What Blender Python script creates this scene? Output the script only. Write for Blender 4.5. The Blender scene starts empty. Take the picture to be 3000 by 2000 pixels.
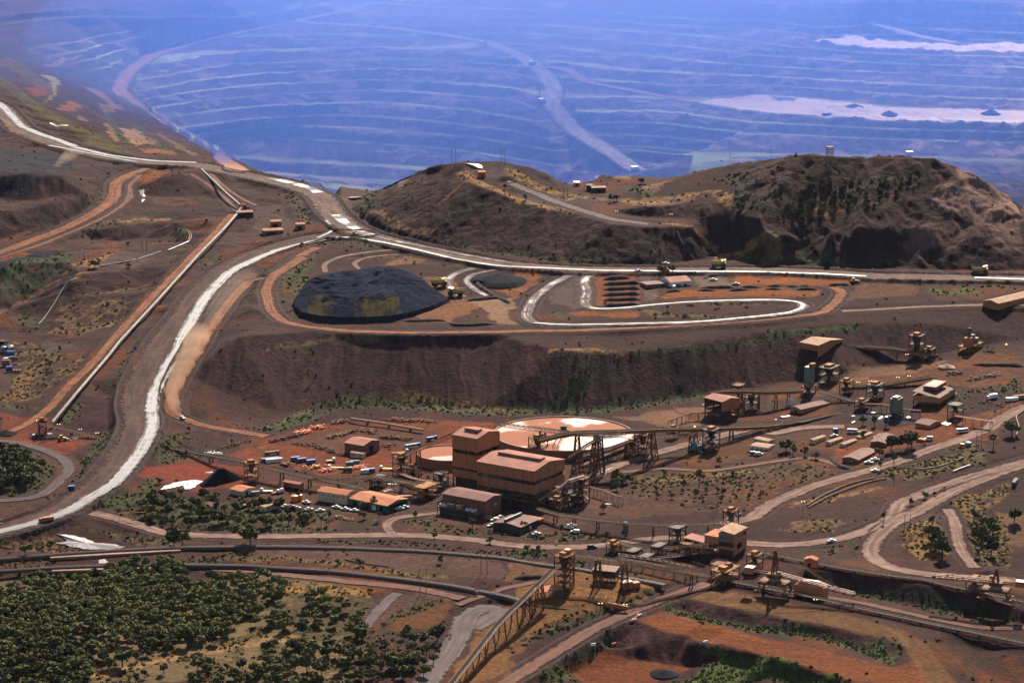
import bpy, bmesh, math, random
import numpy as np
from mathutils import Vector, Matrix
from mathutils.geometry import delaunay_2d_cdt
random.seed(7)
R_ = math.radians
S = bpy.context.scene
COL = S.collection

# ---------------------------------------------------------------- camera, sky, sun, exposure
FOC = 8000.0            # focal length in photograph pixels (3000 wide)
PITCH = R_(12.38)
CAMZ = 457.0
cam_d = bpy.data.cameras.new('camera')
cam = bpy.data.objects.new('camera', cam_d)
COL.objects.link(cam)
cam_d.sensor_width = 36.0
cam_d.lens = 36.0 * FOC / 3000.0
cam_d.clip_start = 5.0
cam_d.clip_end = 60000.0
cam.location = (0, 0, CAMZ)
cam.rotation_euler = (math.pi / 2 - PITCH, 0, 0)
S.camera = cam

SUN_EL, SUN_AZ = R_(37), R_(12)      # azimuth to the right of straight ahead (+Y)
W = bpy.data.worlds.new('World')
S.world = W
W.use_nodes = True
wn = W.node_tree.nodes
sky = wn.new('ShaderNodeTexSky')
sky.sky_type = 'NISHITA'
sky.sun_disc = False
sky.sun_elevation = SUN_EL
sky.sun_rotation = SUN_AZ
sky.air_density = 1.0
sky.dust_density = 1.5
W.node_tree.links.new(sky.outputs[0], wn['Background'].inputs[0])
wn['Background'].inputs[1].default_value = 0.055
sl = bpy.data.lights.new('sun', 'SUN')
sl.energy = 5.0
sl.angle = R_(0.6)
sl.color = (1.0, 0.89, 0.74)
so = bpy.data.objects.new('sun', sl)
COL.objects.link(so)
sd = Vector((math.sin(SUN_AZ) * math.cos(SUN_EL), math.cos(SUN_AZ) * math.cos(SUN_EL), math.sin(SUN_EL)))
so.rotation_euler = sd.to_track_quat('Z', 'Y').to_euler()
so.location = (0, 1500, 900)
S.view_settings.view_transform = 'Standard'
S.view_settings.look = 'None'
S.view_settings.gamma = 1.0
S.view_settings.exposure = 1.1
S.cycles.max_bounces = 6
S.cycles.diffuse_bounces = 2
S.cycles.glossy_bounces = 2
S.cycles.volume_bounces = 0
S.cycles.use_denoising = True

# ---------------------------------------------------------------- pixel <-> world
CP, SP = math.cos(PITCH), math.sin(PITCH)
def ray(x, y):
    a, b = (x - 1500.0) / FOC, (1000.0 - y) / FOC
    return a, CP + b * SP, -SP + b * CP
def at_z(x, y, z):
    dx, dy, dz = ray(x, y)
    s = (z - CAMZ) / dz
    return np.array((dx * s, dy * s, z))
def T(s):
    """'@21 u,v[,z] ...' -> list of (x, y[, z]) in photograph pixels; @rc = enlarged quarter-quarter, @p = plain"""
    out, ox, oy, k = [], 0, 0, 1.0
    for t in s.split():
        if t[0] == '@':
            if t == '@p': ox, oy, k = 0, 0, 1.0
            else: oy, ox, k = int(t[1]) * 500, int(t[2]) * 750, 3.136
            continue
        f = [float(q) for q in t.split(',')]
        out.append((ox + f[0] / k, oy + f[1] / k) + tuple(f[2:]))
    return out

# ---------------------------------------------------------------- value noise
_rng = np.random.RandomState(3)
_LAT = _rng.rand(512, 512)
def vnoise(x, y):
    xi, yi = np.floor(x).astype(np.int64), np.floor(y).astype(np.int64)
    fx, fy = x - xi, y - yi
    fx, fy = fx * fx * (3 - 2 * fx), fy * fy * (3 - 2 * fy)
    a, b = _LAT[xi % 512, yi % 512], _LAT[(xi + 1) % 512, yi % 512]
    c, d = _LAT[xi % 512, (yi + 1) % 512], _LAT[(xi + 1) % 512, (yi + 1) % 512]
    return (a + (b - a) * fx) * (1 - fy) + (c + (d - c) * fx) * fy
def fbm(x, y, o=4, s=1.0):
    v, a, t = 0, 1.0, 0
    for i in range(o):
        v = v + a * vnoise(x * s + 17.3 * i, y * s - 9.1 * i)
        t += a; a *= 0.5; s *= 2.03
    return v / t            # 0..1, mean 0.5
def sstep(a, b, x):
    t = np.clip((x - a) / (b - a), 0, 1)
    return t * t * (3 - 2 * t)

# ---------------------------------------------------------------- relief: break lines read off the photograph
LINES = """
@p -900,2300,-14 700,2300,-14 1500,2300,-22 3900,2300,-22
@p -900,2050,-10 0,2050,-10 900,2040,-9 1250,2040,-8
@p -900,1800,-8 0,1800,-8 500,1800,-8 900,1800,-6 1200,1850,-6
@32 -400,1750,-9 0,1530,-9 300,1330,-8 700,1100,-6 1000,960,-5 1400,800,-4 1800,650,-3
@32 500,1400,-16 800,1245,-15 1150,1350,-16 1680,1420,-17 1300,1600,-18
@32 500,1400,-16 700,1568,-18 700,1800,-20
@32 780,1207,-9.5 1200,1212,-10 1750,1200,-10
@32 1170,1010,-5.5 1400,1100,-6 1650,1165,-6 1900,1215,-6 2352,1330,-6 @33 300,1410,-6 600,1500,-6 900,1620,-6 1300,1800,-7
@32 1750,1330,-12 2352,1450,-13 @33 400,1600,-13 800,1800,-14
@32 1500,1600,-16 2000,1600,-15.5 2300,1800,-16
@32 1150,975,-5 1340,915,-5 1650,950,-5.5 1900,1040,-6 2352,1150,-6 @33 300,1210,-6 600,1290,-6 900,1350,-6 1130,1415,-5.5
@32 1480,870,-6 1640,930,-6.5 1900,985,-7 2352,1100,-7 @33 400,1130,-7 800,1240,-7 1080,1370,-6.5
@32 1620,800,-2 1850,850,-2 2352,945,-2 @33 150,985,-2 500,1040,-2 900,1120,-2 1100,1160,-2 1230,1210,-2 1270,1260,-3 1230,1350,-4.5
@32 1700,745,-2 2000,720,-2 2352,780,-2 @33 500,900,-2 900,980,-2 1300,1090,-2 1500,1250,-3 1700,1500,-5 1800,1700,-6
@33 2352,1220,-3 1900,1260,-6 1950,1600,-9 2352,1600,-9 3400,1700,-9
@33 0,760,-2 800,890,-2 1500,1040,-2 2352,1230,-2 3400,1450,-2
@33 900,820,-2.5 1500,960,-3 2000,1060,-3 2352,1040,-3 3400,1060,-3
@33 500,690,-4 1000,790,-4.5 1500,880,-4.5 2100,980,-4.5 2352,960,-4 3400,1010,-4
@33 100,450,3 500,520,3.5 1000,590,4 1400,650,4 1900,740,4 2352,860,4 3400,960,4
@33 0,300,1 500,300,1 900,400,2 1100,480,3 1500,570,4 1900,540,5
@33 1180,260,4 1300,110,8 1500,70,8 1600,200,8 1650,330,6 1500,440,3
@33 1850,100,4 2000,300,2 2100,400,2 2352,300,2 3400,300,4
@p -900,1700,-8 0,1690,-7 400,1680,-6 700,1700,-5
@p -900,1640,-3 0,1632,-3 600,1602,-2 900,1602,-1 1400,1632,0 1800,1705,0 2000,1740,-1
@p 0,1600,-6 200,1590,-8 350,1580,-7 450,1590,-4
@p 250,1625,-9 320,1630,-9
@p -900,1665,-4 0,1665,-4 400,1657,-4 750,1657,-3 1100,1690,-1 1400,1738,-1 1700,1765,-1
@p 600,1560,-1 1000,1565,0 1400,1585,0 1800,1580,1 2200,1575,1
@p -900,1560,-4 0,1560,-4 120,1530,-2
@p 560,1450,0 900,1450,0 1300,1480,0 1750,1500,1 2100,1480,2 2500,1500,3 2800,1450,6 3100,1420,8 3900,1400,8
@p 560,1330,0 900,1330,0 1300,1330,0 1700,1370,0 2000,1330,3 2300,1400,5 2600,1400,7 2900,1330,12 3200,1300,14 3900,1280,14
@p 780,1268,0 1100,1240,0 1400,1230,0 1700,1222,1 1950,1195,3 2200,1180,6 2450,1230,8 2700,1270,11 3000,1190,17 3900,1170,18
@p 2340,1130,9 2550,1100,16 2750,1065,21 2900,1050,24 3050,1040,26 3900,1040,26
@p 540,1228,3 612,1243,2 760,1225,1 893,1199,2 1075,1190,2 1275,1190,2 1658,1205,2 1850,1190,3 1990,1165,5 2200,1135,8 2340,1115,10 2480,1095,16 2620,1055,20 2750,1035,23 2950,1000,28 3100,990,29 3900,990,29
@p 1640,1030,34 1836,1030,32 2000,1015,33 2200,980,36 2423,950,39 2680,945,39 2800,955,37 2900,975,33
@p 1650,1018,35 1836,1018,33 2000,1000,35 2200,965,38
@p 700,985,38 752,966,38.5 1000,974,39 1275,977,39 1594,970,39 1900,957,39.5 2168,946,40.5 2423,924,42 2679,910,43 2920,896,44 3100,888,44.5 3900,885,45
@p 800,800,46 1000,780,47 1300,850,44 1600,850,44.5 2000,900,43 2400,880,44.5 2700,860,46 3000,850,48 3900,850,48
@p 750,900,41.5 1000,930,40.5 1300,940,40.3 1600,930,40.8
@p 905,735,50 800,800,45 720,870,39 640,960,32 560,1070,21 520,1150,12 515,1190,8 545,1222,4 650,1250,1.5 780,1270,0
@p -500,1700,-6 0,1560,-3 180,1500,0 330,1370,6 430,1240,12 450,1120,19 560,985,28 700,850,38 830,745,46 960,702,51
@p 400,1350,4 470,1260,8 480,1180,13
@p -900,150,95 -400,190,85 0,301,74 64,371,71 191,418,69 319,456,67 446,475,66 574,478,66 654,497,65 750,514,63 910,554,60 965,610,58 985,640,56.5 1020,660,55.5 1070,682,54.5 1165,707,53.5 1325,742,52 1500,775,51 1700,788,50.5 1950,795,50 2250,797,50 2570,812,50 3000,822,50 3900,840,50
@p -900,240,80 0,340,72 60,400,70 180,440,67 330,480,64
@p 957,535,58 1021,549,57 1085,556,57 1133,553,58 1180,530,64
@p 990,600,55 1030,590,55 1010,640,55
@p -900,160,75 0,230,66 100,300,60 250,385,52 400,430,47 520,455,44
@p -900,90,70 0,160,55 120,215,45 250,290,30 400,385,25 520,440,30
@p 345,262,-10 365,285,-8 420,320,2 480,365,12 560,415,22 640,462,33 680,490,38
@p 345,262,-10 370,215,-5 440,165,0 560,125,6 700,95,12 860,62,18 1000,35,25 1150,0,33
@p 0,100,58 120,120,45 250,150,28 330,190,10
@p -900,50,80 0,50,74 300,50,62 600,50,35
@p -900,0,110 0,0,92 300,0,80 700,0,55 1100,0,42 1500,0,50 2000,0,62 2400,0,72 3000,0,80 3900,0,90
@p -900,-250,160 500,-250,150 1500,-250,140 2500,-250,150 3900,-250,160
@p 500,183,-2 620,165,-2 750,156,-2 1100,143,-2 1300,150,-2 1500,170,-2
@p 480,225,-12 620,198,-12 750,188,-12 1100,175,-12 1350,180,-12 1500,192,-12 1550,200,-12
@p 450,262,-21 560,240,-21 750,218,-21 1100,204,-21 1350,208,-21 1500,215,-21 1580,235,-21
@p 430,292,-31 560,270,-31 750,250,-31 1100,236,-31 1300,245,-31 1500,262,-31 1590,290,-31
@p 450,318,-41 560,300,-41 750,281,-41 1100,265,-41 1300,278,-41 1500,295,-41 1590,325,-41
@p 490,345,-52 600,330,-52 750,312,-52 1100,300,-52 1300,318,-52 1500,345,-52 1600,370,-52
@p 530,375,-66 640,362,-66 750,348,-66 950,338,-66 1100,344,-66 1300,362,-66 1500,385,-66 1620,410,-66
@p 580,398,-78 700,380,-78 850,370,-78 1100,380,-78 1400,406,-78 1600,440,-78
@p 630,425,-93 760,405,-93 880,408,-93 1100,424,-93 1300,437,-93 1500,465,-93 1650,490,-93
@p 690,460,-108 800,474,-108 940,478,-108 1133,490,-108 1400,515,-108 1600,540,-108
@p 740,500,-120 900,515,-120 1100,530,-120 1300,540,-120 1500,560,-120
@p 1150,80,16 1300,100,8 1450,125,-2 1540,175,-12 1590,205,-18 1625,250,-25 1612,300,-34 1680,380,-60 1780,440,-82 1870,500,-104 1930,530,-112
@p 1150,80,16 1000,68,17 860,62,18
@p 1590,190,-14 1660,200,-16 1720,240,-22 1800,255,-25 1950,285,-30 2050,290,-30
@p 2050,288,-30 2250,278,-30 2400,290,-30 2600,312,-30 3000,325,-30 3900,335,-30
@p 2040,300,-31 2250,332,-31 2600,352,-31 3000,362,-31 3900,372,-31
@p 1700,330,-40 1900,340,-45 2200,380,-48 2600,410,-52 3000,420,-52 3900,430,-52
@p 1800,420,-60 2100,460,-65 2500,470,-68 3000,520,-75 3900,530,-75
@p 1700,140,0 1900,170,-3 2100,210,-8 2500,220,-6 3000,250,-8 3900,255,-8
@p 2380,118,26 2550,140,24 2700,147,24 3000,152,24 3900,155,24
@p 2400,112,26 2520,105,26 2700,118,26 3000,125,26 3900,125,26
@p 2540,60,45 2620,85,37 2700,105,30
@p 2590,58,46 2850,78,44 3000,85,44
@p 1600,40,30 1900,95,18 2080,100,20 2300,60,38 2540,45,46 2800,25,58
@11 860,440,56 1000,520,55.5 1300,600,54.5 1800,700,53 2352,780,52 @12 500,850,51 1300,870,51 1700,820,51
@11 1190,195,60 1300,120,72 1480,25,88 1700,30,94 1940,70,95 2030,140,92 2352,240,86 @12 270,330,82 560,370,80 890,480,77 1190,520,74 1520,515,74 1640,530,73 1760,640,63 1880,745,54
@12 500,200,82 1000,200,82 900,380,78
@12 1250,320,84 1500,300,85 1900,300,87
@12 1200,425,76 1700,440,77 2050,410,80
@12 1950,735,54 2060,560,69 2250,430,82
@12 2100,745,55 2352,590,72
@12 2100,800,52 @13 0,850,51 700,880,51 1500,910,51 2352,920,51 3300,940,51 4000,960,51
@13 600,500,80 1200,600,72 1500,480,80 2000,490,80 2352,450,79 3300,520,76
@13 400,640,66 900,720,62 1300,760,60
"""
SKY = """
@01 1480,1568,90 1640,1510,100 1900,1480,104 2230,1475,104 2352,1500,102 @02 140,1530,99 240,1568,96 @12 380,80,88 470,118,85 560,122,84 730,118,84 830,35,88 900,40,88 1490,70,88 1560,50,91 1750,0,102 @02 2000,1510,107 @03 0,1465,113 350,1410,122 470,1450,117 700,1465,115 1000,1430,120 1500,1440,122 1640,1500,117 @13 1740,50,110 1990,90,106 2060,170,100 2200,230,93 2300,350,82 2352,365,79 2900,420,75 4000,520,70
"""
LIP = """
@p -900,130,94 -400,170,86 0,284,74 130,378,70 330,447,66.5 450,464,65.5 600,471,64.5 700,489,63 830,521,61 957,536,58.5 1021,550,57.5 1085,557,57 1133,554,58
"""
LEFT = """
@10 -600,900,36 0,720,40 400,590,44 700,480,48 950,360,52 1080,200,56 1150,60,60 1350,0,62
@10 -600,800,40 0,640,42 400,520,47 800,350,54
@10 -600,560,58 0,390,60 400,310,62 800,240,62 900,200,61
@10 -600,60,76 0,60,78 300,20,82 600,60,78 750,60,72 900,170,62
@10 -600,280,62 0,260,62 250,280,63 600,250,63
@10 0,0,80 300,0,82 600,20,80
@00 0,1290,69 300,1360,66 700,1430,65 1100,1540,64
@10 900,900,37 1250,895,37 1500,740,40 1700,650,42
@10 1400,450,48 1000,500,47
@10 700,780,40 860,700,39
@10 900,540,46 1200,505,47 1500,480,47
@10 850,640,38 1200,650,38 1450,560,42
@10 1550,60,66 1700,20,68
@10 1350,230,54 1600,260,53 1850,240,54
@10 2100,380,55 1900,460,53 1600,480,51
@10 2200,330,57 1850,750,46 1430,1210,33 1100,1568,23 @20 700,480,12 480,740,3
@10 640,990,36 760,935,37 1000,940,37 1300,900,37
@10 560,1130,27 760,1165,26 1250,1090,28
@10 -600,900,36 0,880,36 400,790,38 640,880,37
@10 -600,1350,9 0,1290,12 250,1200,15 450,1060,24
@10 -600,1560,4 0,1500,7 300,1480,9 600,1300,18 1000,1400,18
@20 -600,150,3 0,150,4 300,250,8
@20 600,100,16 500,300,12
@20 -600,600,2 0,600,2 250,500,3
@20 -600,900,1 0,870,1 300,700,2 480,760,2 900,850,2
@20 -600,1400,-2 0,1400,-2 400,1400,-1 600,1100,1
@20 0,1150,4 200,1050,6 250,1200,4
@20 1000,500,10 1100,800,6 700,700,5
@11 0,200,57 0,550,52 350,450,52
"""
PTS = []
def add_line(ps, step=9.0):
    w = [at_z(*p) for p in ps]
    for a, b in zip(w[:-1], w[1:]):
        n = max(1, int(np.hypot(*(b - a)[:2]) / step))
        for i in range(n):
            PTS.append(a + (b - a) * i / n)
    PTS.append(w[-1])
    return w
for blk in (LINES, LEFT):
    for l in blk.strip().splitlines():
        add_line(T(l))
w = []
sk = T(SKY.replace('\n', ' '))
sw = add_line(sk)
for a, b in zip(sw[:-1], sw[1:]):
    for t in (0, .5):
        p = a + (b - a) * t
        k = p / np.hypot(p[0], p[1])
        u_ = p[0] / p[1]
        far = ((250, -85), (480, -118), (680, -124)) if u_ < .065 else ((300, -30), (500, -55), (800, -64))
        for d, zz in ((45, p[2] - 28), (130, 30)) + far:
            PTS.append(np.array((p[0] + k[0] * d, p[1] + k[1] * d, zz)))
lw = add_line(T(LIP.replace('\n', ' ')))
for a, b in zip(lw[:-1], lw[1:]):
    for t in (0, .33, .67):
        p = a + (b - a) * t
        k = p / np.hypot(p[0], p[1])
        if p[0] / p[1] < -0.09:
            PTS.append(np.array((p[0] + k[0] * 22, p[1] + k[1] * 22, p[2] - 9)))
        else:
            for d, zz in ((45, p[2] - 38), (110, -30), (220, -85), (420, -118), (650, -124)):
                PTS.append(np.array((p[0] + k[0] * d, p[1] + k[1] * d, zz)))
for l_, sg, prof in (('400,305,-2 420,320,2 480,365,12 560,415,22 640,462,33', 1, ((28, -26), (65, -62), (120, -98))),):
    q = [at_z(*p) for p in T('@p ' + l_)]
    for a, b in zip(q[:-1], q[1:]):
        for t in (0, .25, .5, .75):
            p = a + (b - a) * t
            for off, dz in prof: PTS.append(np.array((p[0] + sg * off, p[1] + 10, max(-122, p[2] + dz))))
PTS = np.array(PTS)
for X, Y, Z in ((-3000, 600, -14), (3000, 600, -20), (-9000, 600, -14), (9000, 600, -20), (-2500, 2400, 60), (2500, 2400, 60),
                (-9000, 3000, 60), (9000, 3000, 60), (-9000, 9000, 160), (0, 9000, 160), (9000, 9000, 160), (-9000, 30000, 160), (9000, 30000, 160), (0, 30000, 160),
                (-900, 300, -14), (900, 300, -20)):
    PTS = np.vstack((PTS, (X, Y, Z)))
# drop near-duplicates
key = np.round(PTS[:, :2] / 2.0).astype(np.int64)
_, ix = np.unique(key, axis=0, return_index=True)
PTS = PTS[np.sort(ix)]
cv, ce, cf, ov, oe, of = delaunay_2d_cdt([Vector((p[0], p[1])) for p in PTS], [], [], 0, 1e-4)
TZ = np.array([PTS[o[0]][2] for o in ov]); TX = np.array([v[0] for v in cv]); TY = np.array([v[1] for v in cv])
TRI = np.array([f for f in cf if len(f) == 3])

# ---------------------------------------------------------------- grid: bearing columns x distance rows
QUAL = 1.0
core = np.linspace(-0.232, 0.232, int(1080 * QUAL))
UU = np.concatenate(([-0.6, -0.5, -0.42, -0.34, -0.29, -0.26, -0.242], core, [0.242, 0.26, 0.29, 0.34, 0.42, 0.5, 0.6]))
rows, yv = [], 1150.0
while yv < 4750:
    rows.append(yv)
    yv += (1.35 if yv < 1720 else 1.5 if yv < 2360 else 2.3 if yv < 2900 else 2.7 if yv < 4300 else 5) / QUAL
YY = np.concatenate(([310, 500, 700, 900, 1000, 1060, 1100, 1125, 1140], rows, [4800, 4900, 5100, 5500, 6200, 7000, 8000]))
NU, NY = len(UU), len(YY)
GU, GY = np.meshgrid(UU, YY)
GX = GU * GY
HZ = np.full(GX.shape, np.nan)
tu = TX / TY
for a, b, c in TRI:
    us, ys = (tu[a], tu[b], tu[c]), (TY[a], TY[b], TY[c])
    i0, i1 = np.searchsorted(UU, min(us)), np.searchsorted(UU, max(us), 'right')
    j0, j1 = np.searchsorted(YY, min(ys)), np.searchsorted(YY, max(ys), 'right')
    if i0 >= i1 or j0 >= j1: continue
    X, Y = GX[j0:j1, i0:i1], GY[j0:j1, i0:i1]
    x1, y1, x2, y2, x3, y3 = TX[a], TY[a], TX[b], TY[b], TX[c], TY[c]
    den = (y2 - y3) * (x1 - x3) + (x3 - x2) * (y1 - y3)
    if abs(den) < 1e-9: continue
    l1 = ((y2 - y3) * (X - x3) + (x3 - x2) * (Y - y3)) / den
    l2 = ((y3 - y1) * (X - x3) + (x1 - x3) * (Y - y3)) / den
    l3 = 1 - l1 - l2
    m = (l1 > -1e-6) & (l2 > -1e-6) & (l3 > -1e-6)
    sub = HZ[j0:j1, i0:i1]
    sub[m] = (l1 * TZ[a] + l2 * TZ[b] + l3 * TZ[c])[m]
HZ = np.where(np.isnan(HZ), 0.0, HZ)
def blur(A, n=1):
    for _ in range(n):
        B = A.copy()
        B[1:-1] = (A[:-2] + 2 * A[1:-1] + A[2:]) / 4
        A = B.copy()
        A[:, 1:-1] = (B[:, :-2] + 2 * B[:, 1:-1] + B[:, 2:]) / 4
    return A
HZ = blur(HZ, 3)
# pit benches
LEV = np.array([-160, -140, -120, -108, -93, -78, -66, -52, -41, -31, -21, -12, -2, 8, 18, 28, 38, 50, 62, 75, 90, 110, 140, 200.])
bx, by = [], []
for a, b in zip(LEV[:-1], LEV[1:]):
    bx += [a, a + .24 * (b - a)]; by += [a, a + .05 * (b - a)]
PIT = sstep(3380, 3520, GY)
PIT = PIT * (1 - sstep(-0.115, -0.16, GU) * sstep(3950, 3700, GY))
wob = (fbm(GX, GY, 3, 1 / 160.) - .5) * 9 + (fbm(GX, GY, 3, 1 / 35.) - .5) * 4
bench_t = np.zeros_like(HZ)
zin = HZ + wob * PIT * .6
lid = np.clip(np.searchsorted(LEV, zin) - 1, 0, len(LEV) - 2)
bench_t = (zin - LEV[lid]) / (LEV[lid + 1] - LEV[lid])
HZ = HZ * (1 - PIT) + np.interp(zin, bx, by) * PIT

def surf(H, x, y, near=0.0):
    """first point where the sight line through a photograph pixel meets the height field"""
    dx, dy, dz = ray(x, y)
    u, k = dx / dy, -dz / dy
    i = int(np.clip(np.searchsorted(UU, u) - 1, 0, NU - 2))
    f = (u - UU[i]) / (UU[i + 1] - UU[i])
    z = H[:, i] * (1 - f) + H[:, i + 1] * f
    d = z - (CAMZ - k * YY)
    hit = np.nonzero((d >= 0) & (YY > near))[0]
    if len(hit) == 0: return np.array((u * 5000, 5000, 100.0))
    j = hit[0]
    if j > 0 and d[j] - d[j - 1] > 0:
        t = -d[j - 1] / (d[j] - d[j - 1])
        Y = YY[j - 1] + t * (YY[j] - YY[j - 1]); zz = z[j - 1] + t * (z[j] - z[j - 1])
    else: Y, zz = YY[j], z[j]
    return np.array((u * Y, Y, zz))
def hz(X, Y, H=None):
    H = HZ if H is None else H
    u = X / Y
    i = int(np.clip(np.searchsorted(UU, u) - 1, 0, NU - 2)); j = int(np.clip(np.searchsorted(YY, Y) - 1, 0, NY - 2))
    f = (u - UU[i]) / (UU[i + 1] - UU[i]); g = (Y - YY[j]) / (YY[j + 1] - YY[j])
    return (H[j, i] * (1 - f) + H[j, i + 1] * f) * (1 - g) + (H[j + 1, i] * (1 - f) + H[j + 1, i + 1] * f) * g

# ---------------------------------------------------------------- materials
def mat(name, col, rough=0.8, col2=None, scale=0.6, spec=0.3, metal=0.0, bump=0.0, stretch=(1, 1, 1), obj=False, mix=(0.35, 0.65)):
    m = bpy.data.materials.new(name)
    m.use_nodes = True
    n, l = m.node_tree.nodes, m.node_tree.links
    b = n['Principled BSDF']
    b.inputs['Roughness'].default_value = rough
    b.inputs['Specular IOR Level'].default_value = spec
    b.inputs['Metallic'].default_value = metal
    if col2 is None: col2 = tuple(c * 0.72 for c in col)
    tc = n.new('ShaderNodeTexCoord')
    mp = n.new('ShaderNodeMapping'); mp.inputs['Scale'].default_value = stretch
    l.new(tc.outputs['Object'], mp.inputs['Vector'])
    nz = n.new('ShaderNodeTexNoise'); nz.inputs['Scale'].default_value = scale; nz.inputs['Detail'].default_value = 5
    l.new(mp.outputs[0], nz.inputs['Vector'])
    cr = n.new('ShaderNodeValToRGB')
    cr.color_ramp.elements[0].position, cr.color_ramp.elements[1].position = mix
    cr.color_ramp.elements[0].color = (*col2, 1); cr.color_ramp.elements[1].color = (*col, 1)
    l.new(nz.outputs['Fac'], cr.inputs[0])
    l.new(cr.outputs[0], b.inputs['Base Color'])
    if bump:
        bp = n.new('ShaderNodeBump'); bp.inputs['Strength'].default_value = 0.6; bp.inputs['Distance'].default_value = bump
        l.new(nz.outputs['Fac'], bp.inputs['Height']); l.new(bp.outputs[0], b.inputs['Normal'])
    return m

def ground_mat():
    m = bpy.data.materials.new('ground_earth'); m.use_nodes = True
    n, l = m.node_tree.nodes, m.node_tree.links
    b = n['Principled BSDF']
    b.inputs['Roughness'].default_value = 0.95; b.inputs['Specular IOR Level'].default_value = 0.06
    at = n.new('ShaderNodeAttribute'); at.attribute_name = 'Col'
    tc = n.new('ShaderNodeTexCoord')
    n1 = n.new('ShaderNodeTexNoise'); n1.inputs['Scale'].default_value = 0.35; n1.inputs['Detail'].default_value = 7; n1.inputs['Roughness'].default_value = 0.62
    l.new(tc.outputs['Object'], n1.inputs['Vector'])
    mr = n.new('ShaderNodeMapRange'); mr.inputs[1].default_value = .3; mr.inputs[2].default_value = .72; mr.inputs[3].default_value = .55; mr.inputs[4].default_value = 1.5
    l.new(n1.outputs['Fac'], mr.inputs[0])
    vm = n.new('ShaderNodeVectorMath'); vm.operation = 'SCALE'
    l.new(at.outputs['Color'], vm.inputs[0]); l.new(mr.outputs[0], vm.inputs['Scale'])
    l.new(vm.outputs[0], b.inputs['Base Color'])
    bp = n.new('ShaderNodeBump'); bp.inputs['Strength'].default_value = .7; bp.inputs['Distance'].default_value = 1.2
    l.new(n1.outputs['Fac'], bp.inputs['Height']); l.new(bp.outputs[0], b.inputs['Normal'])
    return m

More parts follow.
